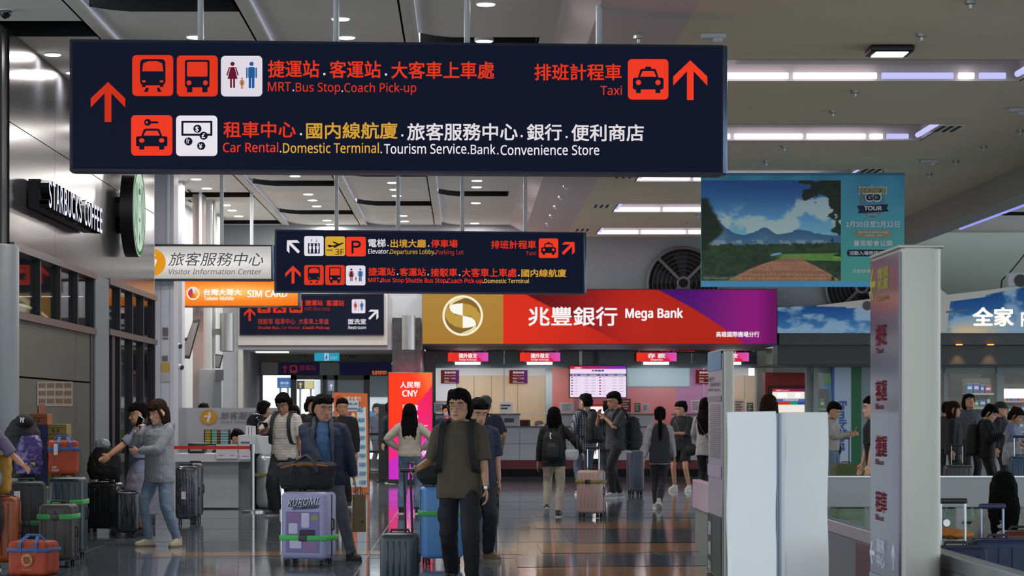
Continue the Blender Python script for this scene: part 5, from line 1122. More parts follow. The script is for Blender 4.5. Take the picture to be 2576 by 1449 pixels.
        if hair == 'mop':
            for s in (-1, 1):
                g.tube([T((s*.055, -.03, .20)), T((s*.078, -.022, .15)), T((s*.080, -.006, .095)), T((s*.078, .012, .045))], [.024, .018, .017, .008], 8); g.tube([T((s*.05, .08, .15)), T((s*.055, .085, .08)), T((s*.045, .075, .02))], [.04, .038, .02], 8)
            g.ball(T((0, .075, .08)), (.07, .04, .07), 12, 8)
    if hair in ('bob', 'long', 'tail', 'bun'):
        for j in range(9):
            a = -1+2*j/8; x = .070*a; g.tube([T((x*.8, -.06, .212)), T((x, -.099+.04*a*a, .18)), T((x*1.02, -.097+.045*a*a, .150-.01*rr2.random()))], [.018, .015, .009], 7)
    if hair == 'bob':
        g.rings([(-.035, .088, -.005, .085), (0, .098, .018, .10), (.05, .098, .012, .112), (.10, .095, .0, .115), (.15, .092, .03, .115)], n=22, T=T)
        for s in (-1, 1): g.tube([T((s*.064, -.05, .17)), T((s*.084, -.035, .10)), T((s*.090, -.025, .03)), T((s*.084, -.02, -.03))], [.018, .020, .020, .010], 8)
    if hair in ('long', 'long2'):
        L = .40
        rows = [(1.62, .088, .02, .105), (1.54, .095, .01, .115), (1.44, .115, -.03, .13), (1.34, .125, -.055, .14), (1.24, .115, -.07, .14), (1.14, .09, -.085, .13), (1.08, .05, -.09, .12)]
        g.rings([(z, a, f, bk) for z, a, f, bk in rows], n=20, T=lambda p: U(p)+Vector((0, -abs(math.sin(hp))*.03, 0)))
        for s in (-1, 1):
            for j in range(3): g.tube([T((s*(.07+.006*j), -.02+.02*j, .16)), T((s*.085, -.01+.02*j, .06)), U((s*(.10+.01*j), .0+.03*j, 1.42)), U((s*(.115), .02+.03*j, 1.25-.06*j))], [.02, .024, .02, .008], 7)
    if hair == 'tail':
        g.ball(T((0, .105, .12)), (.028, .03, .028)); P = [T((0, .11, .12)), U((0, .14, 1.52)), U((0, .15, 1.40)), U((0, .15, 1.26)), U((.01, .145, 1.15))]; g.tube(*smoothline(P, [.022, .034, .038, .032, .010]), 10)
    if hair == 'bun': g.ball(T((0, .10, .17)), (.045, .045, .045))
    if hair in ('long2',): g.rings([(.0, .085, .03, .10), (.08, .09, .0, .11), (.15, .09, .03, .112)], n=20, T=T)
    if g.v and hair != 'cap': remesh(g, 'hair', hm, root, max(vox*.8, .0065), 1, .012, .03)
    if hair == 'cap':
        c = MB().rings([(.14, .088, .098, .112), (.17, .09, .10, .112), (.20, .084, .09, .104), (.225, .066, .07, .084), (.242, .04, .045, .055), (.248, .01, .01, .02)], n=20, T=T); c.rings([(.14, .06, .165, -.05), (.15, .06, .16, -.05)], n=20, T=T)
        lmesh(c, 'cap', mat('cap_'+hairc, hairc, .8), root); g2 = MB().rings(cap[:4], n=20, T=T); remesh(g2, 'hair', mat('hair_grey', '3a3634', .7), root, .01, 1, .01, .03)
    # ---- clothes
    gm = topmat or mat('cloth_'+topc, topc, .85, noise=.10, nscale=9)
    if top:
        g = MB(); lo = {'jacket': .80, 'hoodie': .76, 'tee': .78, 'shirt': .76, 'vest': .80, 'sweater': .90, 'coat': .62, 'crop': .95}.get(top, .78)
        fat = {'hoodie': 1.30, 'jacket': 1.22, 'tee': 1.16, 'shirt': 1.12, 'sweater': 1.20, 'coat': 1.22, 'vest': 1.02, 'crop': 1.1}.get(top, 1.12)*bulk
        rows = [(lo, .178*fat, .115*fat, .122*fat), (lo+.05, .182*fat, .122*fat, .125*fat), (.98, .172*fat, .12*fat, .118*fat), (1.10, .165*fat, .122*fat, .112*fat), (1.22, .168*fat, .128*fat, .118*fat), (1.32, .162*fat, .120*fat, .118*fat), (1.375, .150*fat, .098*fat, .106*fat), (1.41, .125, .082, .096), (1.438, .092, .068, .082), (1.455, .068, .058, .070)]
        rows = [r_ for r_ in rows if r_[0] >= lo]; g.rings([(z, a*w_, f, bk) for z, a, f, bk in rows], n=22, T=U)
        sv = sleeve if sleeve is not None else {'tee': .95, 'hoodie': 2, 'jacket': 2, 'shirt': 2, 'sweater': 2, 'coat': 2, 'vest': 0, 'crop': .95}.get(top, 1)
        for i in (0, 1):
            sh, el, wr = arms[i]; s = (1, -1)[i]
            if sv >= 1.5:
                e2 = 1.0 if top in ('hoodie', 'jacket', 'sweater', 'coat', 'shirt') else .9
                q = 1.35 if top in ('hoodie', 'jacket', 'sweater') else 1.12
                P, r_ = smoothline([U((s*.10, .01, 1.385)), sh+Vector((0, 0, -.014)), sh.lerp(el, .5), el, el.lerp(wr, .5), wr.lerp(el, .06)], [.060*w_, .068*w_*min(q, 1.12), .058*w_*q, .053*w_*q, .046*w_*q, .036*w_*q])
                g.tube(P, r_, 12)
            elif sv > 0:
                P, r_ = smoothline([U((s*.10, .01, 1.385)), sh+Vector((0, 0, -.018)), sh.lerp(el, .5*sv), sh.lerp(el, sv)], [.060*w_, .070*w_, .072*w_, .074*w_]); g.tube(P, r_, 14)
        if top == 'hoodie':
            P = [U((.13*math.cos(a), .035-.085*math.sin(a)*(1 if math.sin(a) > 0 else 1.5), 1.43+.03*(-math.sin(a)))) for a in np.linspace(0, 2*math.pi, 15)]; g.tube(P, .035, 8)
            g.ball(U((0, .13, 1.40)), (.12, .06, .07)); g.tube([U((.19*math.cos(a), .19*0+.13*math.sin(a), .79)) for a in np.linspace(0, 2*math.pi, 15)], .022, 8)
        shirt = remesh(g, {'hoodie': 'hoodie', 'jacket': 'jacket', 'vest': 'waistcoat', 'sweater': 'sweater', 'coat': 'coat'}.get(top, 'shirt'), gm, root, max(vox, .0095), 3, .020 if detail else .016, .11)
    bm_ = botmat or mat('cloth_'+botc, botc, .85, noise=.10, nscale=9); g = MB()
    if bot in ('trousers', 'jeans', 'wide', 'slim', 'cargo'):
        q = {'trousers': (1.12, 1.35, 1.55), 'jeans': (1.1, 1.35, 1.9), 'wide': (1.22, 1.9, 2.5), 'slim': (1.10, 1.30, 1.35), 'cargo': (1.15, 1.6, 1.65)}[bot]
        g.rings([(hipz-.13, .10*bulk, .09, .10), (hipz-.06, .165*bulk*w_*1.08, .108, .122), (hipz, .170*bulk, .108, .118), (hipz+.08, .152*bulk, .105, .105), (hipz+.13, .145*bulk, .10, .10)], n=20)
        for i in (0, 1):
            hip, kn, an = legs[i]; en = an.lerp(kn, .02)-Vector((0, 0, .012))
            P, r_ = smoothline([hip+Vector((0, 0, .02)), hip.lerp(kn, .45), kn, kn.lerp(an, .5), en], [.090*q[0]*bulk, .078*q[0]*bulk, .052*q[1], .046*(q[1]+q[2])/2, .036*q[2]]); g.tube(P, r_, 14)
            if bot == 'cargo': m_ = hip.lerp(kn, .62); g.ball(m_+Vector(((1, -1)[i]*.07, 0, 0)), (.035, .06, .085))
    elif bot == 'shorts':
        g.rings([(hipz-.13, .12, .10, .11), (hipz-.06, .178, .115, .125), (hipz+.13, .15, .105, .105)], n=20)
        for i in (0, 1): hip, kn, an = legs[i]; g.tube([hip, hip.lerp(kn, .8)], [.105, .10], 14)
    elif bot == 'skirt':
        g.rings([(.28, .27, .24, .25), (.5, .25, .22, .23), (.75, .21, .18, .19), (.92, .155, .115, .125), (1.03, .14, .10, .10)], n=24)
    elif bot == 'lap':
        for i in (0, 1): hip, kn, an = legs[i]; P, r_ = smoothline([hip, hip.lerp(kn, .5), kn, an], [.1, .085, .062, .05]); g.tube(P, r_, 14)
        g.rings([(hipz-.1, .15, .11, .12), (hipz+.1, .15, .10, .11)], n=18)
    remesh(g, {'skirt': 'skirt', 'shorts': 'shorts', 'jeans': 'jeans'}.get(bot, 'trousers'), bm_, root, max(vox, .0095), 3, .022 if detail else .014, .09)
    # ---- shoes
    for i, s in ((0, 1), (1, -1)):
        kn, an = legs[i][1], legs[i][2]; pit = R(Fo[i][3]) if len(Fo[i]) > 3 else 0; yaw = R(Fo[i][4]) if len(Fo[i]) > 4 else R(s*8)
        def Tf(p, an=an, pit=pit, yaw=yaw):
            p = Vector(p); c, s_ = math.cos(pit), math.sin(pit); p = Vector((p.x, p.y*c-p.z*s_, p.y*s_+p.z*c)); c, s_ = math.cos(yaw), math.sin(yaw); return an+Vector((p.x*c-p.y*s_, p.x*s_+p.y*c, p.z))
        g = MB(); rows = [(-.078, .043, .175, .075), (-.05, .046, .18, .08), (-.03, .044, .165, .078), (-.012, .040, .10, .074), (.012, .038, .055, .07), (.03, .036, .045, .062)]
        g.rings(rows, n=20, T=Tf, e=2.4); sh_ = lmesh(g, 'shoe', mat('shoe_'+shoec, shoec, .6), root)
        lmesh(MB().rings([(-.086, .047, .185, .082), (-.068, .047, .185, .082)], n=20, T=Tf, e=2.4), 'sole', mat('sole_'+(solec or 'd8d4cc'), solec or 'd8d4cc', .6), sh_)
    cat = 'person'
    if True:
        tag(root, label, cat, group)
    inf = dict(root=root, U=U, T=T, arms=arms, legs=legs, k=k)
    return inf
def worn(info, name, label, cat):
    r = info['root']; o = bpy.data.objects.new(name, None); COL.objects.link(o); o.location = r.location; o.rotation_euler = r.rotation_euler; o.scale = r.scale
    return tag(o, label, cat)
def backpack(info, label, col='111214', size=(.30, .16, .44), z=1.12, straps=True, y=.14, pocket=True, m=None, dx=0):
    U = info['U']; t = worn(info, 'backpack', label, 'backpack'); m = m or mat('pack_'+col, col, .75, noise=.15, nscale=12)
    w_, d, h = size; g = MB()
    rows = [(z-h/2, w_*.40, d*.25, d*.45), (z-h/2+.04, w_*.5, d*.35, d*.62), (z, w_*.52, d*.4, d*.68), (z+h*.3, w_*.48, d*.38, d*.55), (z+h*.45, w_*.36, d*.3, d*.35), (z+h/2, w_*.2, d*.2, d*.2)]
    g.rings([(a, b, c, e_, dx) for a, b, c, e_ in rows], n=22, T=lambda p: U(p+Vector((0, y+d*.35, 0))), e=2.8); remesh(g, 'bag', m, t, .011, 2, .015, .08)
    if pocket:
        g = MB().rings([(z-h*.38, w_*.30, .02, .035, dx), (z-h*.1, w_*.33, .02, .045, dx), (z+.02, w_*.30, .02, .03, dx)], n=16, T=lambda p: U(p+Vector((0, y+d*.98, 0))), e=3); lmesh(g, 'pocket', mat('pocket_'+col, col, .6), t)
    lmesh(MB().tube([U((dx-.03, y+.05, z+h/2-.02)), U((dx-.02, y+.06, z+h/2+.04)), U((dx+.02, y+.06, z+h/2+.04)), U((dx+.03, y+.05, z+h/2-.02))], .008, 6), 'grab_loop', m, t)
    if straps:
        for s in (-1, 1):
            P = [U((s*.08, y+.02, z+h*.38)), U((s*.112, .09, 1.445)), U((s*.122, .0, 1.468)), U((s*.126, -.085, 1.425)), U((s*.132, -.142, 1.33)), U((s*.142, -.155, 1.18)), U((s*.165, -.10, 1.02)), U((s*.15, y, z-h*.3))]
            P, r_ = smoothline(P, [.024]*8, 4); g = MB().ribbon(P, .052, .018, U((1, 0, 0))-U((0, 0, 0))); lmesh(g, 'strap', mat('strap_'+col, col, .8), t, False)
    return t
def held(info, i): r = info['root']; return info['arms'][i][2]
def W(info, p):
    r = info['root']; k = info['k']; a = r.rotation_euler[2]; p = Vector(p)*k
    return Vector((r.location.x+p.x*math.cos(a)-p.y*math.sin(a), r.location.y+p.x*math.sin(a)+p.y*math.cos(a), p.z))
def hand_world(info, i):
    sh, el, wr = info['arms'][i]; return W(info, wr+(wr-el).normalized()*.085)
def phone(info, i, label, col='1a1a1c', off=(0, 0, 0), rot=(60, 0, 0)):
    c = hand_world(info, i)+Vector(off); t = bpy.data.objects.new('phone', None); COL.objects.link(t); t.location = c; t.rotation_euler = [R(a) for a in rot]; tag(t, label, 'phone')
    lmesh(MB().rbox(-.037, .037, -.005, .005, -.075, .075, .006), 'case', mat('phone_'+col, col, .3), t); lmesh(MB().box(-.033, .033, -.0062, -.005, -.068, .068), 'screen', mat('phone_screen', '0a0c10', .1), t); return t
# ---------------------------------------------------------------- the cast
def stripes(name, c1, c2, sc_=60, axis='Z', rough=.85, th=.6, plaid=None):
    m = bpy.data.materials.new(name); m.use_nodes = True; nt = m.node_tree; p = nt.nodes['Principled BSDF']; p.inputs['Roughness'].default_value = rough
    tc = nt.nodes.new('ShaderNodeTexCoord'); w_ = nt.nodes.new('ShaderNodeTexWave'); w_.bands_direction = axis; w_.inputs['Scale'].default_value = sc_; w_.inputs['Distortion'].default_value = .6; w_.inputs['Detail'].default_value = 1
    cr = nt.nodes.new('ShaderNodeValToRGB'); cr.color_ramp.elements[0].color = (*lin(c1), 1); cr.color_ramp.elements[1].color = (*lin(c2), 1); cr.color_ramp.elements[0].position = th-.08; cr.color_ramp.elements[1].position = th+.08
    nt.links.new(tc.outputs['Object'], w_.inputs[0]); nt.links.new(w_.outputs['Fac'], cr.inputs[0]); last = cr.outputs[0]
    if plaid:
        w2 = nt.nodes.new('ShaderNodeTexWave'); w2.bands_direction = 'X'; w2.inputs['Scale'].default_value = sc_; nt.links.new(tc.outputs['Object'], w2.inputs[0]); mx = nt.nodes.new('ShaderNodeMix'); mx.data_type = 'RGBA'; mx.blend_type = 'MULTIPLY'; mx.inputs[0].default_value = 1
        c2_ = nt.nodes.new('ShaderNodeValToRGB'); c2_.color_ramp.elements[0].color = (*lin(plaid), 1); c2_.color_ramp.elements[1].color = (1, 1, 1, 1); c2_.color_ramp.elements[0].position = .3; c2_.color_ramp.elements[1].position = .6
        nt.links.new(w2.outputs['Fac'], c2_.inputs[0]); nt.links.new(last, mx.inputs[6]); nt.links.new(c2_.outputs[0], mx.inputs[7]); last = mx.outputs[2]
    nt.links.new(last, p.inputs['Base Color']); return m
# 1 man in the olive tee, nearest
P1 = person(1155, 20.0, 1.675, 'man in glasses, olive brown tee and dark cargo trousers, pulling a small teal suitcase', face=-6, head=(-10, -2), twist=-4, hands=[(.255, -.10, .80), (-.36, -.10, 1.04)], poles={0: (.4, .8, -.2), 1: (-.05, .9, -1)}, feet=[(.12, -.10, 0, 0, 10), (-.09, .22, .02, -14, -6)], top='tee', topc='4d463a', bot='cargo', botc='191b22', shoec='1a1a1a', hair='mop', hairc='0c0a09', detail=2, bulk=.98, curl=.9, sleeve=.98, skin='a')
gl = worn(P1, 'glasses', 'thin wire rimmed glasses worn by the man in the olive tee', 'glasses'); gm_ = mat('wire_rim', '8a8078', .3, .8)
for s in (-1, 1):
    lmesh(MB().tube([P1['T']((s*.036+.026*math.cos(a), -.104+abs(s*.036+.026*math.cos(a))*.12, .110+.020*math.sin(a))) for a in np.linspace(0, 2*math.pi, 21)], .0019, 5), 'rim', gm_, gl); lmesh(MB().tube([P1['T']((s*.062, -.097, .115)), P1['T']((s*.080, -.01, .115))], .0016, 5), 'temple_arm', gm_, gl)
    lmesh(MB().poly([P1['T']((s*.036+.025*math.cos(a), -.104+abs(s*.036+.025*math.cos(a))*.12, .110+.019*math.sin(a))) for a in np.linspace(0, 2*math.pi, 21)[:-1]]), 'lens', mat('lens_glass', '000000', .02, alpha=.04), gl)
lmesh(MB().tube([P1['T']((-.010, -.104, .114)), P1['T']((.010, -.104, .114))], .0016, 5), 'bridge', gm_, gl)
backpack(P1, 'black backpack with wide straps worn by the man in the olive tee', '14151a', (.28, .15, .42), 1.15)
sh, el, wr = P1['arms'][0]; wt = worn(P1, 'wristwatch', 'square steel wristwatch on the left wrist of the man in the olive tee', 'watch'); d = (wr-el).normalized(); c = wr-d*.012
lmesh(MB().tube([c-d*.012, c+d*.012], [.030, .030], 16), 'band', mat('watch_band', '1c1c1e', .5), wt); lmesh(MB().rbox(c.x-.016, c.x+.016, c.y-.036, c.y-.028, c.z-.018, c.z+.018, .004), 'dial', mat('watch_dial', 'a8adb0', .2, .7), wt)
# 2 man in the navy jacket
P2 = person(812, 23.5, 1.655, 'man in a navy jacket over a blue shirt, leaning a hand on a black bag', face=6, head=(22, 2), twist=-4, hands=[(.34, -.02, .80), (-.06, -.34, 1.02)], poles={0: (.8, .3, -.2), 1: (-1, .1, -.6)}, feet=[(.30, .04, 0, 0, 30), (.02, .06, 0, 0, -5)], top='jacket', topc='18223a', bot='trousers', botc='5a5e66', shoec='111111', solec='1a1a1a', hair='short', hairc='0f0d0c', detail=2, bulk=1.12, skin='b')
g = MB(); U2 = P2['U']; g.rings([(z, a, f_, -.02) for z, a, f_ in ((.80, .090, .182), (.95, .095, .188), (1.1, .092, .190), (1.25, .094, .190), (1.36, .085, .162), (1.43, .065, .115), (1.46, .05, .085))], n=20, T=U2, e=2.6)
remesh(g, 'blue_shirt', mat('cloth_blue', '3f5f86', .85, noise=.12, nscale=30), P2['root'], .010, 2, .01, .08)
for s in (-1, 1):
    P_, r_ = smoothline([U2((s*.035, .09, 1.49)), U2((s*.078, .03, 1.485)), U2((s*.085, -.085, 1.44)), U2((s*.10, -.170, 1.33)), U2((s*.105, -.196, 1.1)), U2((s*.11, -.190, .80))], [.022, .026, .026, .022, .016, .014]); lmesh(MB().tube(P_, r_, 8), 'lapel', mat('jacket_lining', '3a3f4c', .85, noise=.2, nscale=25), P2['root'])
# 3 woman in the grey hoodie
P3 = person(402, 26.1, 1.62, 'woman with a brown bob in a grey hoodie and ripped jeans holding a phone up', face=-42, head=(0, 12), hands=[(-.09, -.25, 1.13), (-.13, -.22, 1.37)], poles={0: (.9, -.1, -.7), 1: (-.8, -.1, -1)}, feet=[(.17, .10, 0, 0, 18), (-.13, -.08, 0, 0, -25)], top='hoodie', topc='82878c', bot='slim', botc='66798e', shoec='a39a86', solec='6b5537', hair='bob', hairc='2a1c14', detail=2, sex='f', curl=1.2, skin='c')
phone(P3, 1, 'white phone held up by the woman in the grey hoodie', 'c8c4c4', (.0, -.02, .035), (20, 30, -20))
kn = P3['legs'][0][1]; lmesh(MB().ball(kn+Vector((.0, -.045, .03)), (.036, .02, .026), 12, 8), 'knee_skin', mat('skin_c'), P3['root'])
# 4 woman in lavender behind her
P4 = person(352, 28.4, 1.60, 'woman in a lavender top and long pale skirt, turned away behind the hoodie woman', face=-78, head=(0, 8), hands=[(.10, -.42, 1.02), (-.10, -.42, 1.04)], feet=[(.08, .0, 0), (-.08, .04, 0)], top='tee', topc='777a92', bot='skirt', botc='6e6c7c', shoec='0e0e10', solec='0e0e10', hair='bun', hairc='0b0a0a', detail=1, sex='f')
backpack(P4, 'dark navy backpack on the woman in lavender', '151a28', (.28, .16, .42), 1.14)
# 5 man in the white striped tee
P5 = person(716, 34.0, 1.765, 'young man in a white striped tee and black trousers looking down at his phone', face=-22, head=(4, 24), hands=[(.27, -.02, .84), (-.16, -.30, 1.22)], poles={1: (-1, .2, -.9)}, feet=[(.12, .05, 0), (-.14, -.05, 0, 0, -20)], top='tee', topc='c0bab4', topmat=stripes('striped_tee', 'cfc9c3', '7d776f', 14, 'Z', th=.80), bot='wide', botc='1d2024', shoec='20242a', solec='9a9890', hair='mop', hairc='0c0b0b', detail=1, skin='b')
phone(P5, 1, 'dark phone held by the young man in the striped white tee', '15161a', (0, -.02, .03), (50, 0, -20)); backpack(P5, 'dark green backpack whose straps cross the striped white tee', '23282a', (.28, .15, .42), 1.15)
# behind them
P6 = person(664, 37.5, 1.66, 'dark haired person behind the young man in the striped tee', face=150, hands=[(.25, 0, .80), (-.2, -.1, .95)], topc='24201e', botc='1c1c20', hair='short', detail=0)
bt = backpack(P6, 'glossy black and orange backpack left of the striped tee', '1a1412', (.32, .22, .50), 1.28, m=mat('pack_gloss', '101216', .15)); lmesh(MB().ball(P6['U']((.0, .38, 1.10)), (.13, .06, .13)), 'orange_patch', mat('pack_orange', 'a84a1c', .6), bt)
P7 = person(738, 38.5, 1.60, 'woman with long dark hair peeking out behind the striped tee', face=-15, topc='2b2b30', botc='202024', hair='long', detail=0, sex='f', skin='b')
P8 = person(785, 40.0, 1.745, 'person in black with a black face mask behind the navy jacket man', face=20, head=(15, 0), topc='15161a', top='jacket', botc='15151a', hair='mop', detail=1)
lmesh(MB().ball(P8['T']((0, -.075, .045)), (.052, .04, .045)), 'mask', mat('mask_black', '0e0e10', .8), P8['root'])
P9 = person(861, 37.0, 1.70, 'man in a black jacket half hidden behind the navy jacket man', face=-20, head=(30, 0), topc='0f1013', top='jacket', botc='15151a', hair='buzz', detail=0, skin='b')
# by the red lightbox
P10 = person(984, 49.2, 1.69, 'man in dark clothes with a black face mask by the exit doors', face=50, head=(20, 0), hands=[(.25, -.05, .82), (-.25, .02, .8)], feet=[(.12, .16, 0), (-.10, -.16, 0)], topc='171c2c', top='jacket', botc='141823', hair='short', detail=1)
lmesh(MB().ball(P10['T']((0, -.075, .045)), (.055, .04, .048)), 'mask', mat('mask_black'), P10['root'])
P11 = person(1031, 34.6, 1.60, 'woman with long black hair in a cream sweater, seen from behind by the lightbox', face=176, hands=[(.20, -.06, 1.02), (-.20, -.06, 1.02)], poles={0: (1, .4, -.1), 1: (-1, .4, -.1)}, feet=[(.13, 0, 0), (-.13, .02, 0)], top='sweater', topc='a9a494', bot='jeans', botc='56687e', botmat=mat('denim_light', '5c7088', .85, noise=.25, nscale=6), shoec='18181a', hair='long', hairc='0a0909', detail=1, sex='f')
P12 = person(1124, 49.0, 1.64, 'bank employee in a navy suit with a blue face mask and orange scarf', face=8, topc='1a2340', top='jacket', botc='1a2038', hair='short', detail=1)
lmesh(MB().ball(P12['T']((0, -.075, .045)), (.058, .042, .052)), 'mask', mat('mask_blue', '5b8fc0', .8), P12['root']); lmesh(MB().ball(P12['U']((0, -.10, 1.44)), (.05, .05, .035)), 'scarf', mat('scarf_orange', 'c04a1c', .7), P12['root'])
P13 = person(1221, 38.0, 1.75, 'man in a grey cap and navy tee seen from behind, beyond the olive tee man', face=172, hands=[(.25, -.05, .86), (-.27, -.12, .95)], topc='1a2030', botc='30343c', hair='cap', hairc='3c3e3a', detail=1, skin='b', bulk=1.15)
P14 = person(1200, 23.6, 1.62, 'person in a navy tee and dark cargo trousers right behind the olive tee man', face=10, head=(10, 15), twist=0, hands=[(.24, .0, .84), (-.32, -.12, .95)], feet=[(.13, .0, 0, 0, 35), (-.04, .05, 0)], topc='1e2740', bot='cargo', botc='20232b', shoec='7d6a50', solec='a8a090', hair='short', detail=1)
# backpack woman with the pink suitcase
P15 = person(1394, 33.6, 1.55, 'woman in a black jacket and cream trousers with a black backpack, seen from behind', face=172, hands=[(.26, -.02, .86), (-.42, -.16, 1.02)], poles={1: (-.8, .2, -.8)}, feet=[(.14, -.22, .06, 40), (-.08, .10, 0)], top='jacket', topc='101114', bot='trousers', botc='a79d8d', shoec='30343a', solec='c8ccd0', hair='bob', hairc='0a0909', detail=1, sex='f')
bp_ = backpack(P15, 'black backpack with a grey label worn by the woman with the pink suitcase', '0f1014', (.32, .17, .46), 1.13); lmesh(MB().rbox(-.06, .06, .33, .345, 1.10, 1.17, .005), 'label_patch', mat('patch_grey', '3d443f', .7), bp_); lmesh(MB().tube([(.02, .33, 1.33), (.03, .36, 1.28), (.02, .35, 1.24)], .012, 6), 'carabiner', mat('carabiner', 'b8b8bc', .3, .6), bp_)
# couple at the counter
P16 = person(1474, 42.4, 1.81, 'man in a grey plaid shirt with a black backpack, facing the counter', face=-150, head=(0, 0), hands=[(.2, -.15, .95), (-.26, -.1, .95)], top='shirt', topmat=stripes('plaid_shirt', '8a8f98', '565c68', 9, 'Z', th=.5, plaid='6c707c'), bot='jeans', botc='47566a', shoec='8a8a8c', hair='short', detail=1)
backpack(P16, 'large black backpack on the man in the plaid shirt', '0d0e11', (.34, .22, .52), 1.16, dx=-.04)
P17 = person(1548, 41.0, 1.835, 'tall man in a dark grey tee with a white collar, touching his shoulder strap', face=-62, head=(-8, 10), hands=[(.05, -.22, 1.30), (-.12, -.24, 1.36)], poles={0: (.8, 0, -1), 1: (-.8, 0, -1)}, feet=[(.10, -.14, 0), (-.10, .12, 0)], topc='303238', bot='trousers', botc='131519', shoec='8c8c8e', solec='c0c0c0', hair='short', detail=1, skin='b')
lmesh(MB().tube([P17['U']((.10*math.cos(a), .02+.075*math.sin(a), 1.46)) for a in np.linspace(0, 2*math.pi, 15)], .012, 6), 'collar', mat('collar_white', 'b0b0b4', .7), P17['root'])
backpack(P17, 'dark charcoal backpack hanging low behind the tall man with the white collar', '1a1c20', (.34, .24, .56), 1.06, y=.20)
P18 = person(1530, 44.5, 1.70, 'person mostly hidden behind the tall man at the counter', face=170, topc='16171b', botc='3a3c42', hair='short', detail=0)
# woman in the waistcoat
P19 = person(1660, 36.3, 1.56, 'woman with a ponytail in a grey waistcoat and white sleeves walking away', face=178, hands=[(.27, .02, .80), (-.26, -.08, .82)], feet=[(.05, -.18, 0), (.02, .12, .05, 30)], top='shirt', topc='9a949c', bot='trousers', botc='26272b', shoec='a8a4a0', hair='tail', hairc='0a0909', detail=1, sex='f')
g = MB().rings([(.78, .190, .155, .165), (.95, .184, .155, .16), (1.1, .170, .155, .152), (1.25, .172, .16, .155), (1.34, .160, .145, .15), (1.40, .13, .11, .125), (1.44, .10, .085, .10), (1.46, .08, .07, .082)], n=20, T=P19['U']); remesh(g, 'waistcoat', mat('waistcoat_grey', '25262b', .85), P19['root'], .011, 2, .01, .08)
P20 = person(1716, 44.6, 1.685, 'person in a black tee and shorts with white trainers by the counter', face=-35, head=(-40, 8), hands=[(.02, -.28, 1.12), (-.2, -.15, 1.0)], feet=[(.15, -.02, 0), (-.20, .03, 0)], topc='1b1e20', bot='shorts', botc='0f0f10', shoec='b8b8b8', hair='short', detail=1, top='tee', sleeve=1.2)
bg_ = worn(P20, 'shoulder_bag', 'black sling bag hanging low on the person in shorts', 'bag'); remesh(MB().ball((.22, -.05, .80), (.15, .09, .12)), 'bag', mat('pack_111214', '111214', .75), bg_, .012, 1); lmesh(MB().tube([(.15, -.05, .88), (.05, -.16, 1.1), (-.08, -.12, 1.38), (-.10, .06, 1.44)], .012, 6), 'strap', mat('strap_tan', '5a5850', .8), bg_)
P21 = person(1776, 40.0, 1.72, 'woman with long dark hair and a white shirt beside the slim white totem', face=150, hands=[(.2, -.2, .95), (-.2, -.2, .95)], top='shirt', topc='a29a9c', botc='131417', hair='long', hairc='120d0b', detail=1, sex='f'); lmesh(MB().tube([P21['U']((.13, .12, 1.42)), P21['U']((0, .17, 1.2)), P21['U']((-.16, .14, .98))], .01, 6), 'strap', M_dark, P21['root'])
P22 = person(1934, 30.0, 1.70, 'woman with straight brown hair standing behind the white wrapped panel', face=175, topc='3a3a40', botc='202024', hair='long2', hairc='21140f', detail=1, sex='f', bulk=1.0)
P23 = person(2090, 38.5, 1.655, 'woman in a pale sweater and light jeans looking at her phone by the striped pillar', face=62, head=(0, 22), hands=[(.06, -.34, 1.20), (-.06, -.36, 1.18)], poles={0: (.5, .2, -1), 1: (-.5, .2, -1)}, top='sweater', topc='9d9a96', bot='jeans', botc='5d7488', shoec='c0c0c0', hair='short', hairc='0d0b0b', detail=1, sex='f')
phone(P23, 0, 'small dark phone held by the woman in the pale sweater', '202024', (0, 0, .02), (30, 0, 60)); bb_ = worn(P23, 'shoulder_bag', 'dark shoulder bag at the hip of the woman in the pale sweater', 'bag'); remesh(MB().ball((.20, .02, .93), (.07, .15, .17)), 'bag', mat('pack_111214'), bb_, .012, 1, .02, .06); lmesh(MB().tube([(.19, .0, 1.06), (.10, -.14, 1.25), (-.06, -.05, 1.46), (-.08, .08, 1.42), (.12, .13, 1.2), (.2, .05, 1.06)], .008, 6), 'strap', M_dark, bb_)
P24 = person(2206, 29.0, 1.68, 'person in a black tee behind the tall totem, arm hanging with a bracelet', face=-95, hands=[(.24, -.14, .70), (-.24, -.22, .66)], poles={1: (-.3, .9, -.2)}, topc='121317', botc='15161a', hair='short', detail=1, skin='c', lean=6)
# queue at the convenience store
P25 = person(2398, 40.0, 1.66, 'person with auburn hair in a black coat queuing beside the tall totem', face=75, topc='0d0e10', top='jacket', botc='0f1012', hair='bob', hairc='24140e', detail=1, skin='b')
P26 = person(2441, 44.0, 1.83, 'man in a grey denim jacket looking up in the store queue', face=10, head=(5, -22), topc='3f444a', top='jacket', botc='17181c', hair='mop', detail=1, skin='b')
P27 = person(2482, 38.0, 1.615, 'man in a black hoodie with a big backpack reading his phone in the queue', face=70, head=(0, 26), hands=[(.1, -.30, 1.22), (-.1, -.30, 1.22)], topc='0c0d0f', top='jacket', botc='0e0f12', hair='mop', detail=1, skin='c'); backpack(P27, 'large black backpack on the man reading his phone in the queue', '101112', (.36, .24, .56), 1.12)
P28 = person(2518, 42.5, 1.67, 'person in a black cap and dark jacket in the queue', face=60, topc='12151c', top='jacket', botc='121317', hair='cap', hairc='0c0c0e', detail=1)
P29 = person(2548, 37.5, 1.565, 'tanned person in a light blue shirt and olive trousers with a pale print tote', face=68, head=(0, 24), hands=[(.14, -.34, 1.06), (-.1, -.3, 1.0)], topc='6f7a94', bot='wide', botc='575a34', hair='mop', hairc='1a120c', detail=1, skin='b')
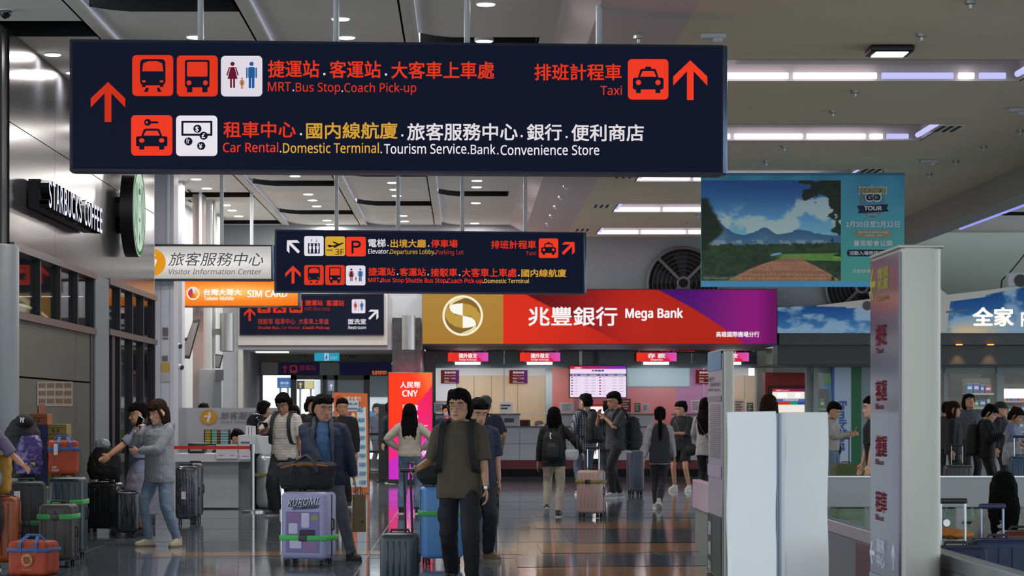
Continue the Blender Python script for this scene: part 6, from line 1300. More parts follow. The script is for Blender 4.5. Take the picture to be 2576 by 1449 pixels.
tt = worn(P29, 'tote_bag', 'pale tote bag with grey leaf print carried in the queue', 'bag'); remesh(MB().rings([(.72, .05, .16, .16), (.85, .06, .18, .18), (1.05, .04, .15, .15), (1.12, .02, .12, .12)], n=18, T=lambda p: p+Vector((-.24, -.02, 0))), 'bag', mat('tote_print', '8f9496', .8, noise=.35, nscale=14), tt, .012, 1); lmesh(MB().tube([(-.24, -.1, 1.1), (-.2, -.05, 1.42), (-.24, .1, 1.1)], .01, 6), 'strap', mat('tote_strap', '8f9496', .8), tt)
P30 = person(2382, 46.0, 1.68, 'dark haired person at the back of the queue, mostly behind the totem', face=160, topc='2a2428', botc='1a1a1e', hair='short', detail=0)
P31 = person(2524, 19.0, 1.62, 'woman with long black hair sitting on the low bench by the navy suitcase', face=172, hands=[(.2, -.3, .42), (-.2, -.3, .42)], feet=[(.12, -.5, 0), (-.12, -.5, 0)], top='tee', topc='8b8a80', bot='lap', botc='1d1e22', hair='long2', hairc='060606', detail=1, sex='f', sit=.66)
# staff
P32 = person(1357, 57.2, 1.60, 'clerk with black hair seated low behind the bank counter', face=60, topc='8c2a20', botc='222222', hair='short', detail=0, sit=.36, bot='lap', feet=[(.1, -.42, 0), (-.1, -.42, 0)])
P33 = person(590, 38.6, 1.60, 'clerk bending over behind the information desk', face=55, head=(0, 25), topc='15161a', botc='222222', hair='short', detail=0, sit=.42, bot='lap', feet=[(.1, -.42, 0), (-.1, -.42, 0)])
P34 = person(512, 40.3, 1.63, 'second clerk hidden behind the information panel, only black hair showing', face=180, topc='202024', botc='222222', hair='short', detail=0, sit=0)
P35 = person(867, 62.0, 1.72, 'person outside seen as a head through the right sliding door', face=10, topc='5a5f68', botc='333333', hair='short', detail=0); P36 = person(909, 63.0, 1.62, 'woman outside seen through the right sliding door above the orange stand', face=-30, topc='8a8070', botc='333333', hair='bob', hairc='4a2f1e', detail=0, sex='f')
P37 = person(948, 60.5, 1.70, 'dark figure walking outside behind the rightmost door pane', face=40, topc='4a5260', botc='2c2f38', hair='short', detail=0)
P38 = person(-46, 22.2, 1.62, 'person at the left edge of the picture holding up a phone above a yellow bag', face=40, hands=[(.30, -.32, 1.05), (-.2, -.3, 1.0)], poles={0: (.7, .2, -.9)}, top='tee', topc='6e6480', botc='1d1e22', hair='bob', hairc='1c1411', detail=1, sex='f'); phone(P38, 0, 'dark phone in a hand at the left edge of the picture', '141416', (.03, 0, .05), (80, 40, 0))
# ================================================================ LUGGAGE AND FURNITURE
def root_at(name, label, cat, x, y, z=0, rot=0, group=None):
    o = bpy.data.objects.new(name, None); COL.objects.link(o); o.location = (x, y, z); o.rotation_euler = (0, 0, R(rot)); return tag(o, label, cat, group)
def suitcase(label, px, Y, w_, d, h, col, rot=0, handle=0, ribs=6, strap=None, strap_z=.42, rough=.38, seam='1a1b1e', wheels=.055, dx=0, z=0, grip='1a1a1c', rod='a8acb0', group=None, trim=None, tagm=None, m=None, kind='suitcase'):
    t = root_at(kind, label, 'suitcase', XP(px, Y)+dx, Y, z, rot, group); m = m or mat('case_'+col, col, rough, noise=.05, nscale=6)
    z0 = wheels+.01; b = MB().rbox(-w_/2, w_/2, -d/2, d/2, z0, h, min(.05, d*.22), 4)
    lmesh(b, 'shell', m, t)
    if ribs:
        b = MB(); n = ribs
        for i in range(n):
            x = -w_/2+.07+(w_-.14)*i/(n-1)
            for s in (-1, 1): b.rbox(x-.010, x+.010, s*d/2-.006, s*d/2+.006, z0+.06, h-.06, .005, 1)
        o = lmesh(b, 'ribs', m, t); o['kind'] = 'stuff'
        b = MB()
        for i in range(2):
            y = -d*.22+d*.44*i
            for s in (-1, 1): b.rbox(s*w_/2-.005, s*w_/2+.005, y-.010, y+.010, z0+.06, h-.06, .005, 1)
        o = lmesh(b, 'side_ribs', m, t); o['kind'] = 'stuff'
    e = .004; b = MB()
    for zz0, zz1, xx0, xx1 in ((h-.004, h+e, -w_/2+.03, w_/2-.03), (z0-e, z0+.004, -w_/2+.03, w_/2-.03), (z0+.03, h-.03, -w_/2-e, -w_/2+.006), (z0+.03, h-.03, w_/2-.006, w_/2+e)): b.rbox(xx0, xx1, -.012, .012, zz0, zz1, .003, 1)
    lmesh(b, 'zip_seam', mat('seam_'+seam, seam, .6), t)
    for sx_ in (-1, 1):
        for sy in (-1, 1):
            x, y = sx_*(w_/2-.055), sy*(d/2-.045); k = lmesh(MB().rbox(x-.02, x+.02, y-.02, y+.02, wheels*.9, z0+.015, .006), 'wheel_mount', mat('black_plastic', '141416', .4), t)
            for s in (-1, 1): lmesh(MB().cyl((x+s*.006, y, wheels*.52), (x+s*.020, y, wheels*.52), wheels*.5, 14), 'wheel', mat('wheel_rubber', '1c1c1e', .6), k)
    lmesh(MB().tube([(-.08, 0, h), (-.07, 0, h+.025), (.07, 0, h+.025), (.08, 0, h)], .010, 8), 'carry_handle', mat('grip_'+grip, grip, .5), t)
    lmesh(MB().tube([(w_/2, 0, h*.48), (w_/2+.022, 0, h*.5), (w_/2+.022, 0, h*.62), (w_/2, 0, h*.64)], .009, 8), 'side_handle', mat('grip_'+grip, grip, .5), t)
    if handle:
        p = lmesh(MB().tube([(-.085, d/2-.045, h-.05), (-.085, d/2-.045, h+handle)], .0095, 8).tube([(.085, d/2-.045, h-.05), (.085, d/2-.045, h+handle)], .0095, 8), 'pull_handle', mat('rod_'+rod, rod, .3, .8), t)
        lmesh(MB().rbox(-.10, .10, d/2-.065, d/2-.025, h+handle-.01, h+handle+.028, .012), 'grip', mat('grip_'+grip, grip, .5), p)
    if strap:
        zz = strap_z*h; lmesh(MB().rbox(-w_/2-.008, w_/2+.008, -d/2-.012, d/2+.012, zz-.026, zz+.026, .006, 1), 'luggage_strap', mat('strap_'+strap, strap, .7), t); lmesh(MB().rbox(-.04, .04, -d/2-.022, -d/2-.010, zz-.03, zz+.03, .005), 'buckle', mat('black_plastic'), t)
    if tagm: lmesh(MB().box(tagm[0]-.03, tagm[0]+.03, -d/2-.014, -d/2-.010, tagm[1]-.05, tagm[1]+.05), 'luggage_tag', mat('tag_white', 'c4c0c2', .6), t)
    return t
def lface(t, x0, z0, y):       # local print plane: px,py in metres right and down
    class F_:
        n = Vector((0, -1, 0))
        def __call__(s, px, py, off=0): return Vector((x0+px, y-off, z0-py))
    return F_()
def ltext(t, F_, body, x0, x1, y0, y1, m, off=.004, bold=.03, slant=0, name='lettering'):
    vs, fs = text_geo(sans(body) if all(ord(c) < 0x2000 for c in body) else body, bold); a, b = vs.min(0), vs.max(0); u = (vs[:, 0]-a[0])/(b[0]-a[0]); v = (vs[:, 1]-a[1])/(b[1]-a[1])
    g = MB(); g.add([F_(x0+(x1-x0)*p+slant*(q-.5)*(y1-y0), y1-(y1-y0)*q-slant*.6*(p-.5)*(x1-x0)*.5, off+o_) for p, q, o_ in zip(u, v, vs[:, 2])], fs)
    me = bpy.data.meshes.new(name); me.from_pydata(g.v, [], g.f); me.materials.append(m); o = bpy.data.objects.new(name, me); COL.objects.link(o); o.parent = t; return o
def lflat(t, F_, polys, m, off, name):
    g = MB()
    for P in polys: g.poly([F_(x, y, off) for x, y in P])
    return lmesh(g, name, m, t, False)
# --- purple suitcase with printed front
S1 = suitcase('lilac suitcase with a printed front and green strap, under the black bag', 777, 22.9, .47, .30, .71, '9a9abe', rot=-18, handle=0, ribs=0, strap='4cb860', strap_z=.38, seam='1a1a20', rough=.45)
F1 = lface(S1, -.235, .71, -.152); ink = mat('ink_navy', '2a2440', .6); mau = mat('ink_mauve', '8a6a96', .6); pale = mat('ink_pale', 'c4bcd8', .6)
lflat(S1, F1, [[(.06, .19), (.40, .19), (.40, .58), (.06, .58)]], mat('ink_lav', '756ea2', .6), .003, 'print_field')
for i, (x0, y0, x1, y1, m_) in enumerate(((.08, .20, .20, .28, mau), (.22, .20, .30, .34, pale), (.09, .30, .18, .40, pale), (.20, .36, .36, .44, ink), (.32, .22, .39, .27, mat('ink_olive', '8f8f58', .6)), (.10, .46, .22, .54, pale), (.24, .47, .38, .57, mau))): lflat(S1, F1, [rr(x0, y0, x1, y1, .012)], m_, .005, 'print_shape')
ltext(S1, F1, 'KUROMI', .085, .395, .065, .135, ink, .004, .09, .25); ltext(S1, F1, 'KUROMI', .085, .395, .062, .130, mat('ink_white', 'd4d4e4', .6), .006, .02, .25); ltext(S1, F1, '20TH ANNIVERSARY', .13, .40, .135, .165, ink, .006, .03, .25)
# black bag on it
bg2 = root_at('holdall', 'wide black holdall bag with orange piping on top of the lilac suitcase', 'bag', XP(772, 23.0), 22.95, .735, -6)
g = MB().rings([(0, .24, .11, .11), (.04, .26, .13, .13), (.14, .28, .12, .12), (.22, .30, .08, .08), (.255, .27, .03, .03)], n=26, e=2.6); remesh(g, 'bag', mat('holdall_black', '121113', .8, noise=.1), bg2, .011, 2, .03, .1)
lmesh(MB().tube([(-.13, -.12, .16), (-.09, -.10, .26), (.0, -.05, .32), (.09, -.10, .26), (.13, -.12, .16)], .012, 8), 'handle', mat('grip_1a1a1c'), bg2); lmesh(MB().tube([(-.13, .10, .16), (-.09, .08, .26), (.0, .05, .32), (.09, .08, .26), (.13, .10, .16)], .012, 8), 'handle', mat('grip_1a1a1c'), bg2)
lmesh(MB().tube([(-.24, -.10, .20), (-.1, -.115, .235), (.05, -.11, .24), (.22, -.095, .22)], .007, 6), 'piping', mat('piping_orange', '9a5a22', .6), bg2)
# paper bag
pb = root_at('paper_bag', 'brown paper carrier bag held by the man in the navy jacket', 'bag', XP(903, 23.3), 23.3, ZP(1338, 23.3), 20)
g = MB().add([(-.06, -.04, 0), (.06, -.04, 0), (.06, .04, 0), (-.06, .04, 0), (-.055, -.035, .36), (.055, -.035, .36), (.055, .035, .36), (-.055, .035, .36)], [(0, 1, 2, 3), (0, 1, 5, 4), (1, 2, 6, 5), (2, 3, 7, 6), (3, 0, 4, 7)]); lmesh(g, 'bag', mat('kraft', '6f5f40', .8, noise=.1), pb, False)
for y in (-.035, .035): lmesh(MB().tube([(-.03, y, .35), (-.015, y*.4, .44), (.015, y*.4, .44), (.03, y, .35)], .004, 6), 'handle', M_dark, pb)
lmesh(MB().poly([(math.cos(a)*(.02 if i % 2 else .009)+.02, -.041, .10+math.sin(a)*(.02 if i % 2 else .009)) for i, a in enumerate(np.linspace(0, 2*math.pi, 11)[:-1])]), 'star_mark', M_dark, pb, False)
# teal cabin suitcase of the olive tee man
S2 = suitcase('small dark teal cabin suitcase pulled by the man in the olive tee', 1006, 19.8, .29, .36, .47, '304048', rot=-8, handle=0, ribs=4, seam='20282c')
for x in (-.028, .028): lmesh(MB().tube([(x+.06, .10, .45), (x+.055, .04, .97)], .010, 8), 'pull_rod', mat('rod_dark', '303236', .3, .6), S2)
lmesh(MB().tube([(-.0, .04, .985), (.12, .04, .985)], .016, 8), 'grip', mat('grip_1a1a1c'), S2)
# blue suitcase behind him with a black bag
S3 = suitcase('bright blue suitcase with a green strap behind the man in the olive tee', 1110, 23.0, .40, .28, .755, '4f86c0', rot=10, ribs=0, strap='3f9c50', strap_z=.66, seam='1b2a44', rough=.4)
hb = root_at('holdall', 'round black bag on top of the bright blue suitcase', 'bag', XP(1092, 23), 23.0, .78, 0); remesh(MB().rings([(0, .12, .12, .12), (.06, .17, .15, .15), (.18, .17, .15, .15), (.25, .11, .10, .10), (.29, .05, .04, .04)], n=22), 'bag', mat('holdall_black'), hb, .012, 2, .02, .08); lmesh(MB().tube([(-.06, 0, .27), (-.03, 0, .33), (.05, 0, .33), (.07, 0, .26)], .01, 8), 'handle', mat('grip_1a1a1c'), hb)
# pink suitcase
S4 = suitcase('pale pink suitcase with a yellow and black strap behind the backpack woman', 1487, 33.2, .36, .26, .665, 'a88a86', rot=-22, handle=.30, ribs=5, strap='77702e', strap_z=.76, seam='1c1a1c', rod='c8d8e0')
wb = root_at('shoulder_bag', 'small white and black bag hanging by the pink suitcase', 'bag', XP(1438, 33.4), 33.3, .80, 0); remesh(MB().rings([(0, .07, .03, .03), (.04, .09, .05, .05), (.12, .10, .04, .04), (.15, .09, .02, .02)], n=20), 'bag', mat('bag_white', 'a9a9b0', .7), wb, .012, 1); lmesh(MB().tube([(-.08, 0, .13), (-.12, 0, .26), (.06, .0, .30), (.08, 0, .13)], .006, 6), 'strap', M_dark, wb)
S5 = suitcase('grey blue ribbed suitcase beside the tall man at the counter', 1598, 42.4, .26, .34, .78, '4a5664', rot=10, ribs=5)
# trolley by the cap man
tr_ = root_at('hand_trolley', 'folding hand trolley with a chrome handle behind the olive tee man', 'trolley', XP(1247, 37.3), 37.3, 0, 0)
for x in (-.03, .03): lmesh(MB().tube([(x, 0, .1), (x, .02, 1.0)], .008, 8), 'rail', M_steel, tr_)
lmesh(MB().tube([(-.05, .02, 1.0), (.05, .02, 1.0)], .014, 8), 'grip', mat('grip_1a1a1c'), tr_); lmesh(MB().cyl((-.05, 0, .09), (.05, 0, .09), .09, 18), 'wheel', mat('wheel_rubber'), tr_); lmesh(MB().rbox(-.05, .05, -.06, .06, .17, .36, .02), 'axle_box', M_dark, tr_)
# --- left side: luggage
S6 = suitcase('big black scuffed suitcase beside the glazed cafe front', 262, 28.9, .42, .30, .62, '1b1d22', rot=-12, handle=.38, ribs=5, rod='8a7a5a', rough=.25)
S7 = suitcase('black suitcase with shiny reflections right beside the cafe door', 312, 28.0, .40, .28, .56, '181b22', rot=-70, ribs=4, rough=.2)
bg3 = root_at('bag', 'black rucksack piled on the scuffed suitcase by the cafe', 'bag', XP(264, 28.9), 28.9, .66, 0); remesh(MB().rings([(0, .18, .13, .13), (.1, .22, .15, .15), (.26, .20, .13, .13), (.38, .12, .08, .08)], n=20), 'bag', mat('pack_111214'), bg3, .013, 2, .03, .08); remesh(MB().ball((-.03, .0, .42), (.10, .07, .07)), 'plastic_wrap', mat('wrap_grey', '9298a4', .3), bg3, .012, 1, .03, .05)
S8 = suitcase('clear wrapped black and white suitcase behind the hoodie woman', 470, 31.5, .28, .42, .76, '30333a', rot=6, ribs=5, rough=.15, tagm=(-.04, .38), m=mat('wrapped_case', '3a3d44', .15, noise=.9, nscale=14))
S9 = suitcase('dark ribbed suitcase right beside the clear wrapped one', 492, 32.2, .18, .36, .78, '3c3e40', rot=0, ribs=5, rough=.25)
S10 = suitcase('slate blue suitcase with a green strap in the left luggage pile', 172, 23.9, .34, .40, .82, '27333c', rot=0, ribs=4, strap='3f9a54', strap_z=.70, rough=.4)
S11 = suitcase('brown grey suitcase with a green strap in front of the slate one', 148, 22.7, .33, .30, .60, '38322f', rot=-5, ribs=3, strap='3f9a54', strap_z=.80, rough=.5)
S12 = suitcase('black suitcase with a white tag in the middle of the luggage pile', 66, 23.1, .38, .28, .80, '17181a', rot=8, ribs=4, strap='2f7a46', strap_z=.50, tagm=(-.08, .66), rough=.5)
S13 = suitcase('orange suitcase cut by the left picture edge', 2, 22.4, .34, .28, .68, '92441a', rot=0, ribs=4)
def cooler(label, px, Y, w_, d, h, col, rot, z, mark=True, band=True):
    t = root_at('cooler_bag', label, 'bag', XP(px, Y), Y, z, rot); g = MB().rbox(-w_/2, w_/2, -d/2, d/2, 0, h, .035, 3); remesh(g, 'bag', mat('bag_'+col, col, .7, noise=.2, nscale=5), t, .012, 2, .02, .12)
    bl = mat('webbing_blue', '33558c', .7)
    lmesh(MB().rbox(-w_/2-.006, w_/2+.006, -d/2-.008, d/2+.008, h-.10, h-.065, .004, 1), 'band', bl, t)
    for x in (-w_*.18, w_*.22): lmesh(MB().ribbon([(x, -d/2-.008, h-.10), (x, -d/2-.012, h-.02), (x*.7, -d*.2, h+.03), (x*.4, 0, h+.05)], .03, .006), 'webbing', bl, t, False)
    lmesh(MB().tube([(-w_*.3, -.02, h), (-w_*.15, -.02, h+.05), (w_*.15, -.02, h+.05), (w_*.3, -.02, h)], .012, 6), 'handle', bl, t); return t
C1 = cooler('bright orange cooler bag with a pale round emblem on the floor at the lower left', 86, 21.6, .385, .30, .31, '98361a', -14, 0)
Fc = lface(C1, -.19, .31, -.158); pl_ = mat('ink_gold', 'b07f4a', .6); lflat(C1, Fc, [[(.19+r_*math.cos(a), .17+r_*math.sin(a)) for i, a in enumerate(np.linspace(0, 2*math.pi, 41)[:-1]) for r_ in ((.062 if i % 2 else .050),)]], pl_, .006, 'emblem'); ltext(C1, Fc, '祭', .155, .225, .135, .205, mat('bag_emblem_ink', '8c3a1c', .6), .012, .03)
lflat(C1, Fc, [rr(.145, .255, .235, .262, .003)], pl_, .008, 'small_print')
C2 = cooler('orange red cooler bag with a white label standing on the slate suitcase', 158, 23.6, .30, .26, .33, '9c3a1c', 14, .86)
Fd = lface(C2, -.15, .33, -.138); lflat(C2, Fd, [[(.05, .03), (.09, .03), (.09, .14), (.05, .14)]], mat('tag_white'), .008, 'label'); ltext(C2, Fd, 'AIR', .03, .08, .25, .27, mat('tag_white'), .01, .04); ltext(C2, Fd, 'COOLER', .03, .10, .28, .30, mat('tag_white'), .01, .04)
t = root_at('duty_bag', 'shiny purple bag with a yellow mark in the luggage pile', 'bag', XP(80, 23.6), 23.5, .86, 0); remesh(MB().rings([(0, .13, .09, .09), (.1, .15, .10, .10), (.25, .14, .09, .09), (.38, .08, .05, .05)], n=20), 'bag', mat('bag_purple', '3f2f6c', .3, noise=.2), t, .011, 1, .04, .07); lmesh(MB().rbox(.02, .07, -.105, -.095, .08, .12, .005), 'yellow_mark', mat('yellow_mark', 'a0902c', .6), t)
t = root_at('yellow_bag', 'mustard yellow bag at the left picture edge on the orange suitcase', 'bag', XP(4, 22.4), 22.4, .70, 0); remesh(MB().rbox(-.14, .09, -.1, .1, 0, .38, .05), 'bag', mat('bag_yellow', 'a87c22', .6, noise=.15), t, .012, 2, .03, .1); lmesh(MB().ball((-.02, -.10, .15), (.05, .02, .09)), 'clear_pocket', mat('wrap_grey'), t); lmesh(MB().tube([(-.08, 0, .36), (-.05, 0, .44), (.03, 0, .44), (.05, 0, .36)], .01, 6), 'handle', mat('grip_1a1a1c'), t)
t = root_at('backpack', 'black backpack wearing a black cap with a white NY monogram', 'backpack', XP(56, 23.7), 23.7, .82, 0); remesh(MB().rings([(0, .14, .12, .12), (.2, .19, .14, .14), (.45, .18, .12, .12), (.58, .10, .07, .07)], n=22), 'bag', mat('pack_111214'), t, .012, 2, .03, .1)
cp = lmesh(MB().ball((.03, -.06, .56), (.10, .10, .07)), 'cap', mat('cap_black', '0c0c0e', .8), t); text_m = mat('ink_white'); Fq = lface(t, -.02, .60, -.155); ltext(t, Fq, 'N', .03, .065, .0, .05, text_m, .006, .04); ltext(t, Fq, 'Y', .04, .075, .005, .055, text_m, .008, .04)
t = root_at('trolley_base', 'pair of stacked cardboard-brown boxes against the olive wall', 'box', 0, 0) if False else None
for k, (px, y0, y1, wv, col, lab, Yv) in enumerate(((150, 1219, 1120, .20, '7c6a34', 'tan cardboard box, lowest of three by the olive wall', 25.2), (150, 1120, 1092, .20, '7c6a34', 'tan cardboard box, middle of three by the olive wall', 25.2), (150, 1092, 1066, .20, '806e38', 'tan cardboard box, topmost of three by the olive wall', 25.2), (102, 1219, 1068, .20, '22305c', 'deep blue box under the orange brown carton', 25.2), (102, 1068, 1040, .20, '8c5030', 'orange brown carton on the deep blue box', 25.2))):
    z0, z1 = ZP(y0, Yv), ZP(y1, Yv)-.003; t = root_at('carton', lab, 'box', XP(px, Yv), Yv, z0, 0); lmesh(MB().rbox(-wv/2, wv/2, -.15, .15, 0, z1-z0, .004, 1), 'carton', mat('carton_'+col, col, .8, noise=.06), t, False)
    lmesh(MB().box(-wv/2+.01, wv/2-.01, -.152, -.15, (z1-z0)*.62, (z1-z0)*.66), 'tape', mat('tape_dark', '3a3320', .5), t); lmesh(MB().box(-.05, -.03, -.152, -.15, .02, (z1-z0)*.55).box(.0, .02, -.152, -.15, .02, (z1-z0)*.55), 'print_bars', mat('tape_dark'), t)
t = root_at('luggage_cart', 'metal luggage cart carrying the cartons behind the pile', 'cart', XP(126, 25.2), 25.2, 0, 0)
lmesh(MB().rbox(-.27, .27, -.2, .2, .66, .70, .01), 'deck', M_alu, t)
for x in (-.24, .24):
    for y in (-.16, .16): lmesh(MB().cyl((x, y, .12), (x, y, .68), .016, 8), 'post', M_alu, t); lmesh(MB().cyl((x-.02, y, .06), (x+.02, y, .06), .06, 14), 'wheel', mat('wheel_rubber'), t)
for o_ in list(bpy.data.objects):
    if o_.name.startswith('carton') and o_.parent is None: pass
# --- information desk
dk = thing('information_desk', 'long pale visitor information desk with a white worktop', 'desk', (XP(560, 36), 36.3, 0))
M_desk = mat('desk_front', 'a0a6a8', .4, noise=.03); M_dtop = mat('desk_top', 'b8bcbf', .35)
for a, c in ((440, 500), (501, 600)): MB().box(XP(a, 36.2), XP(c, 36.2), 36.2, 36.25, .02, .72).build('front_panel', M_desk, dk)
MB().box(XP(440, 36.1), XP(632, 36.1), 36.05, 37.0, .72, .84).build('worktop', M_dtop, dk); MB().box(XP(440, 36.2), XP(640, 36.2), 36.3, 36.95, 0, .72).build('carcass', mat('desk_dark', '6c7274', .5), dk)
MB().box(XP(598, 36), XP(640, 36), 36.05, 37.2, .84, 1.12).build('raised_box', M_dtop, dk); MB().box(XP(640, 36), XP(688, 36), 36.3, 37.2, .84, 1.10).build('raised_box', M_dtop, dk)
b = MB().rbox(XP(640, 36), XP(690, 36), 36.2, 37.2, .0, .84, .1, 4); b.build('round_end', mat('desk_steel', '9aa2a4', .25, .5), dk, smooth=True); MB().box(XP(640, 36)-.003, XP(690, 36)+.003, 36.18, 37.2, .50, .54).build('gold_band', mat('gold_band', '8a7838', .4, .5), dk)
# information back panel
f = Face(440, 39.6); t = thing('information_board', 'low pale panel with visitor information lettering behind the desk', 'sign', f(545, 1085))
MB().box(XP(446, 39.6), XP(700, 39.6), 39.62, 39.7, 0, ZP(1026, 39.6)).build('panel', mat('info_panel', 'a7a9ad', .5), t)
flat(f, [circ(525, 1049, 21.5, 28, 19)], mat('info_yellow', 'c08c1c', .5), t, 'emblem_disc', .012); flat(f, [circ(527, 1040, 4, 14, 3), [(513, 1046), (530, 1043), (532, 1046), (528, 1053), (526, 1062), (520, 1061), (522, 1051), (524, 1048), (514, 1050)]], mat('info_white', 'd8d8d8', .5), t, 'emblem_letter', .018)
text(f, '旅客服務中心', 555, 690, 1036, 1055, mat('info_ink', '4a4f58', .5), t, .012, 0, slant=.25); text(f, 'Visitor Information', 554, 650, 1059, 1065, mat('info_ink'), t, .012, 0, slant=.2)
MB().box(XP(444, 38.8), XP(640, 38.8), 39.3, 39.58, .55, .60).build('rear_shelf', mat('desk_dark'), dk)
# screen of flight times
f = Face(512, 37.6); t = thing('flight_monitor', 'dark monitor with yellow and green flight rows on the information desk', 'monitor', f(545, 1122)); MB().rbox(XP(512, 37.6), XP(579, 37.6), 37.62, 37.68, ZP(1120, 37.6), ZP(1080, 37.6), .01).build('case', M_dark, t, smooth=True)
MB().box(XP(540, 37.6), XP(550, 37.6), 37.64, 37.66, .84, ZP(1120, 37.6)).build('stand', M_dark, t)
for c_, x0, x1 in (('c0b048', 516, 530), ('8fc8b0', 533, 546), ('c86040', 549, 552), ('9fc8d0', 555, 574)):
    b = MB()
    for i in range(9): b.poly([f(x, y, .006) for x, y in rect(x0, 1083+i*4, x1, 1085+i*4)])
    b.build('flight_rows', glow(c_, .6), t, fix=False)['kind'] = 'stuff'
t = thing('printer', 'small black printer on the information desk near the red belt', 'printer', (XP(490, 36.9), 36.6, .842)); MB().rbox(XP(474, 36.5), XP(516, 36.5), 36.4, 36.8, .842, 1.0, .02).build('case', mat('black_plastic'), t, smooth=True); MB().box(XP(480, 36.5), XP(510, 36.5), 36.39, 36.4, .88, .91).build('paper_slot', M_alu, t)
f = Face(543, 36.1)
for a, c, y0, y1, lab in ((543, 597, 1118, 1154, 'white notice with small blue lettering standing on the information desk'), (601, 633, 1105, 1156, 'white framed notice taped to the raised desk box')):
    t = thing('desk_notice', lab, 'notice', f((a+c)/2, y1)); MB().box(XP(a, 36.0), XP(c, 36.0), 36.02, 36.035, ZP(y1, 36), ZP(y0, 36)).build('sheet', mat('sheet_white', 'c0c0c8', .6), t); ff = Face(a, 36.02); text(ff, '免費物品 禁止攜帶' if a == 543 else '服務時間', a+5, c-5, y0+5, y0+11, mat('ink_blue', '3c4a80', .6), t, .006, .01); flat(ff, [rect(a+8, y1-9, a+18, y1-8), rect(c-18, y1-9, c-8, y1-8)], mat('ink_blue'), t, 'small_print', .006)
t = thing('brochure_rack', 'white upright leaflets stacked beside the raised desk box', 'rack', (XP(628, 36.3), 36.4, 1.12))
for i in range(3): MB().box(XP(618+i*8, 36.3), XP(624.5+i*8, 36.3), 36.3, 36.5, 1.12, 1.27-.005*i).build('leaflet_stack', mat('sheet_white'), t)
# belt barrier
t = thing('belt_barrier', 'steel queue post with a red belt in front of the information desk', 'barrier', (XP(635, 35.1), 35.1, 0)); X = XP(635, 35.1)
MB().tube([(X, 35.1, .0), (X, 35.1, .02), (X, 35.1, .035)], [.17, .17, .10], 28).build('base', M_steel, t, smooth=True); MB().cyl((X, 35.1, .03), (X, 35.1, .98), .031, 16).build('post', M_steel, t, smooth=True); MB().tube([(X, 35.1, .90), (X, 35.1, 1.0)], .04, 16).build('head', M_steel, t, smooth=True)
MB().box(XP(430, 35.1), X-.03, 35.095, 35.1, .925, .975).build('belt', mat('belt_red', 'b8281c', .5), t)
# orange price stand
f = Face(838, 43.0); t = thing('price_stand', 'orange and white mobile data price stand before the exit doors', 'sign', f(883, 1241))
P = [f(x, y) for x, y in ((838, 987), (924, 990), (929, 1240), (846, 1240))]; MB().prism(P, (0, .03, 0)).build('board', mat('stand_orange', 'c4622a', .5), t)
flat(f, [[(850, 1021), (920, 1024), (924, 1226), (856, 1226)]], mat('stand_white', 'b9cbd0', .5), t, 'white_field', .006); flat(f, [[(866, 1034), (898, 1034), (900, 1200), (868, 1200)]], mat('stand_orange'), t, 'orange_strip', .010)
text(f, '台灣大哥大', 863, 908, 997, 1010, mat('stand_cream', 'd8cfc8', .5), t, .01, .03, mirror=True); flat(f, [circ(852, 1002, 8, 16)], mat('stand_deep', 'b0421c', .5), t, 'emblem', .01)
for i, c in enumerate(('c0a030', '3a9a70', '3a60b0', 'a84030', 'c8b8a0')):
    a0, a1 = 2*math.pi*i/5, 2*math.pi*(i+1)/5; flat(f, [[(883, 1047)]+[(883+11*math.cos(a0+(a1-a0)*j/4), 1047+11*math.sin(a0+(a1-a0)*j/4)) for j in range(5)]], mat('gem_'+c, c, .4), t, 'emblem_facet', .014)
mB_ = mat('price_blue', '2c7aa8', .5); text(f, '4G', 899, 913, 1024, 1036, mB_, t, .01, .03, slant=.2)
for i, s_ in enumerate(('300', '300', '500', '500', '700', '1000', '300', '1500')): y = 1052+i*22.4; text(f, s_, 899+i*.6, 917+i*.6, y, y+9, mB_, t, .014, .03, slant=.25)
text(f, '台灣之星', 872, 896, 1076, 1092, mat('stand_cream'), t, .014, .02); flat(f, [rect(864, 1008, 902, 1034)], mat('stand_note', 'aebfc6', .5), t, 'note', .012); text(f, '吃到飽上網', 867, 899, 1013, 1018, mat('ink_blue'), t, .016, .01); text(f, '全家物流便利店', 867, 899, 1025, 1030, mat('ink_blue'), t, .016, .01)
t = thing('dark_stand', 'tall black rectangular panel standing by the exit doors', 'stand', (XP(960, 50), 50.4, 0)); MB().rbox(XP(952, 50.4), XP(976, 50.4), 50.4, 50.6, .02, ZP(1016, 50.4), .02).build('panel', mat('stand_black', '1c1d20', .5), t); MB().box(XP(948, 50.4), XP(978, 50.4), 50.3, 50.7, 0, .03).build('foot', M_dark, t)
# --- lamps, monitors, cameras near the portal
for px, Y, lab in ((571, 44.3, 'brushed steel cylinder lamp on a bracket left of the portal sign'), (1028, 44.6, 'brushed steel cylinder lamp in front of the granite pillar')):
    z0, z1 = (ZP(883, Y), ZP(788, Y)) if px < 600 else (ZP(880, Y), ZP(794, Y)); X = XP(px, Y); r_ = .135 if px < 600 else .125; t = thing('cylinder_lamp', lab, 'lamp', (X, Y, z0))
    MB().tube([(X, Y, z0), (X, Y, z1)], [r_, r_], 36).build('housing', mat('lamp_steel', 'a5a8a6', .3, .85), t, smooth=True); MB().tube([(X, Y, z0-.01), (X, Y, z0)], [r_*.8, r_*.8], 24).build('rim', M_dark, t)
    MB().box(X-.26 if px < 600 else X-.02, X-.1 if px < 600 else X+.02, Y-.05 if px < 600 else Y, Y+.05 if px < 600 else YB-.1, (z0+z1)/2-.05, (z0+z1)/2+.06).build('bracket', mat('bracket_grey', '6c6f66', .5), t)
    if px < 600: MB().cyl((X-.24, Y, z0-.4), (X-.24, Y, Zc-.01), .025, 10).build('conduit', M_alu, t)
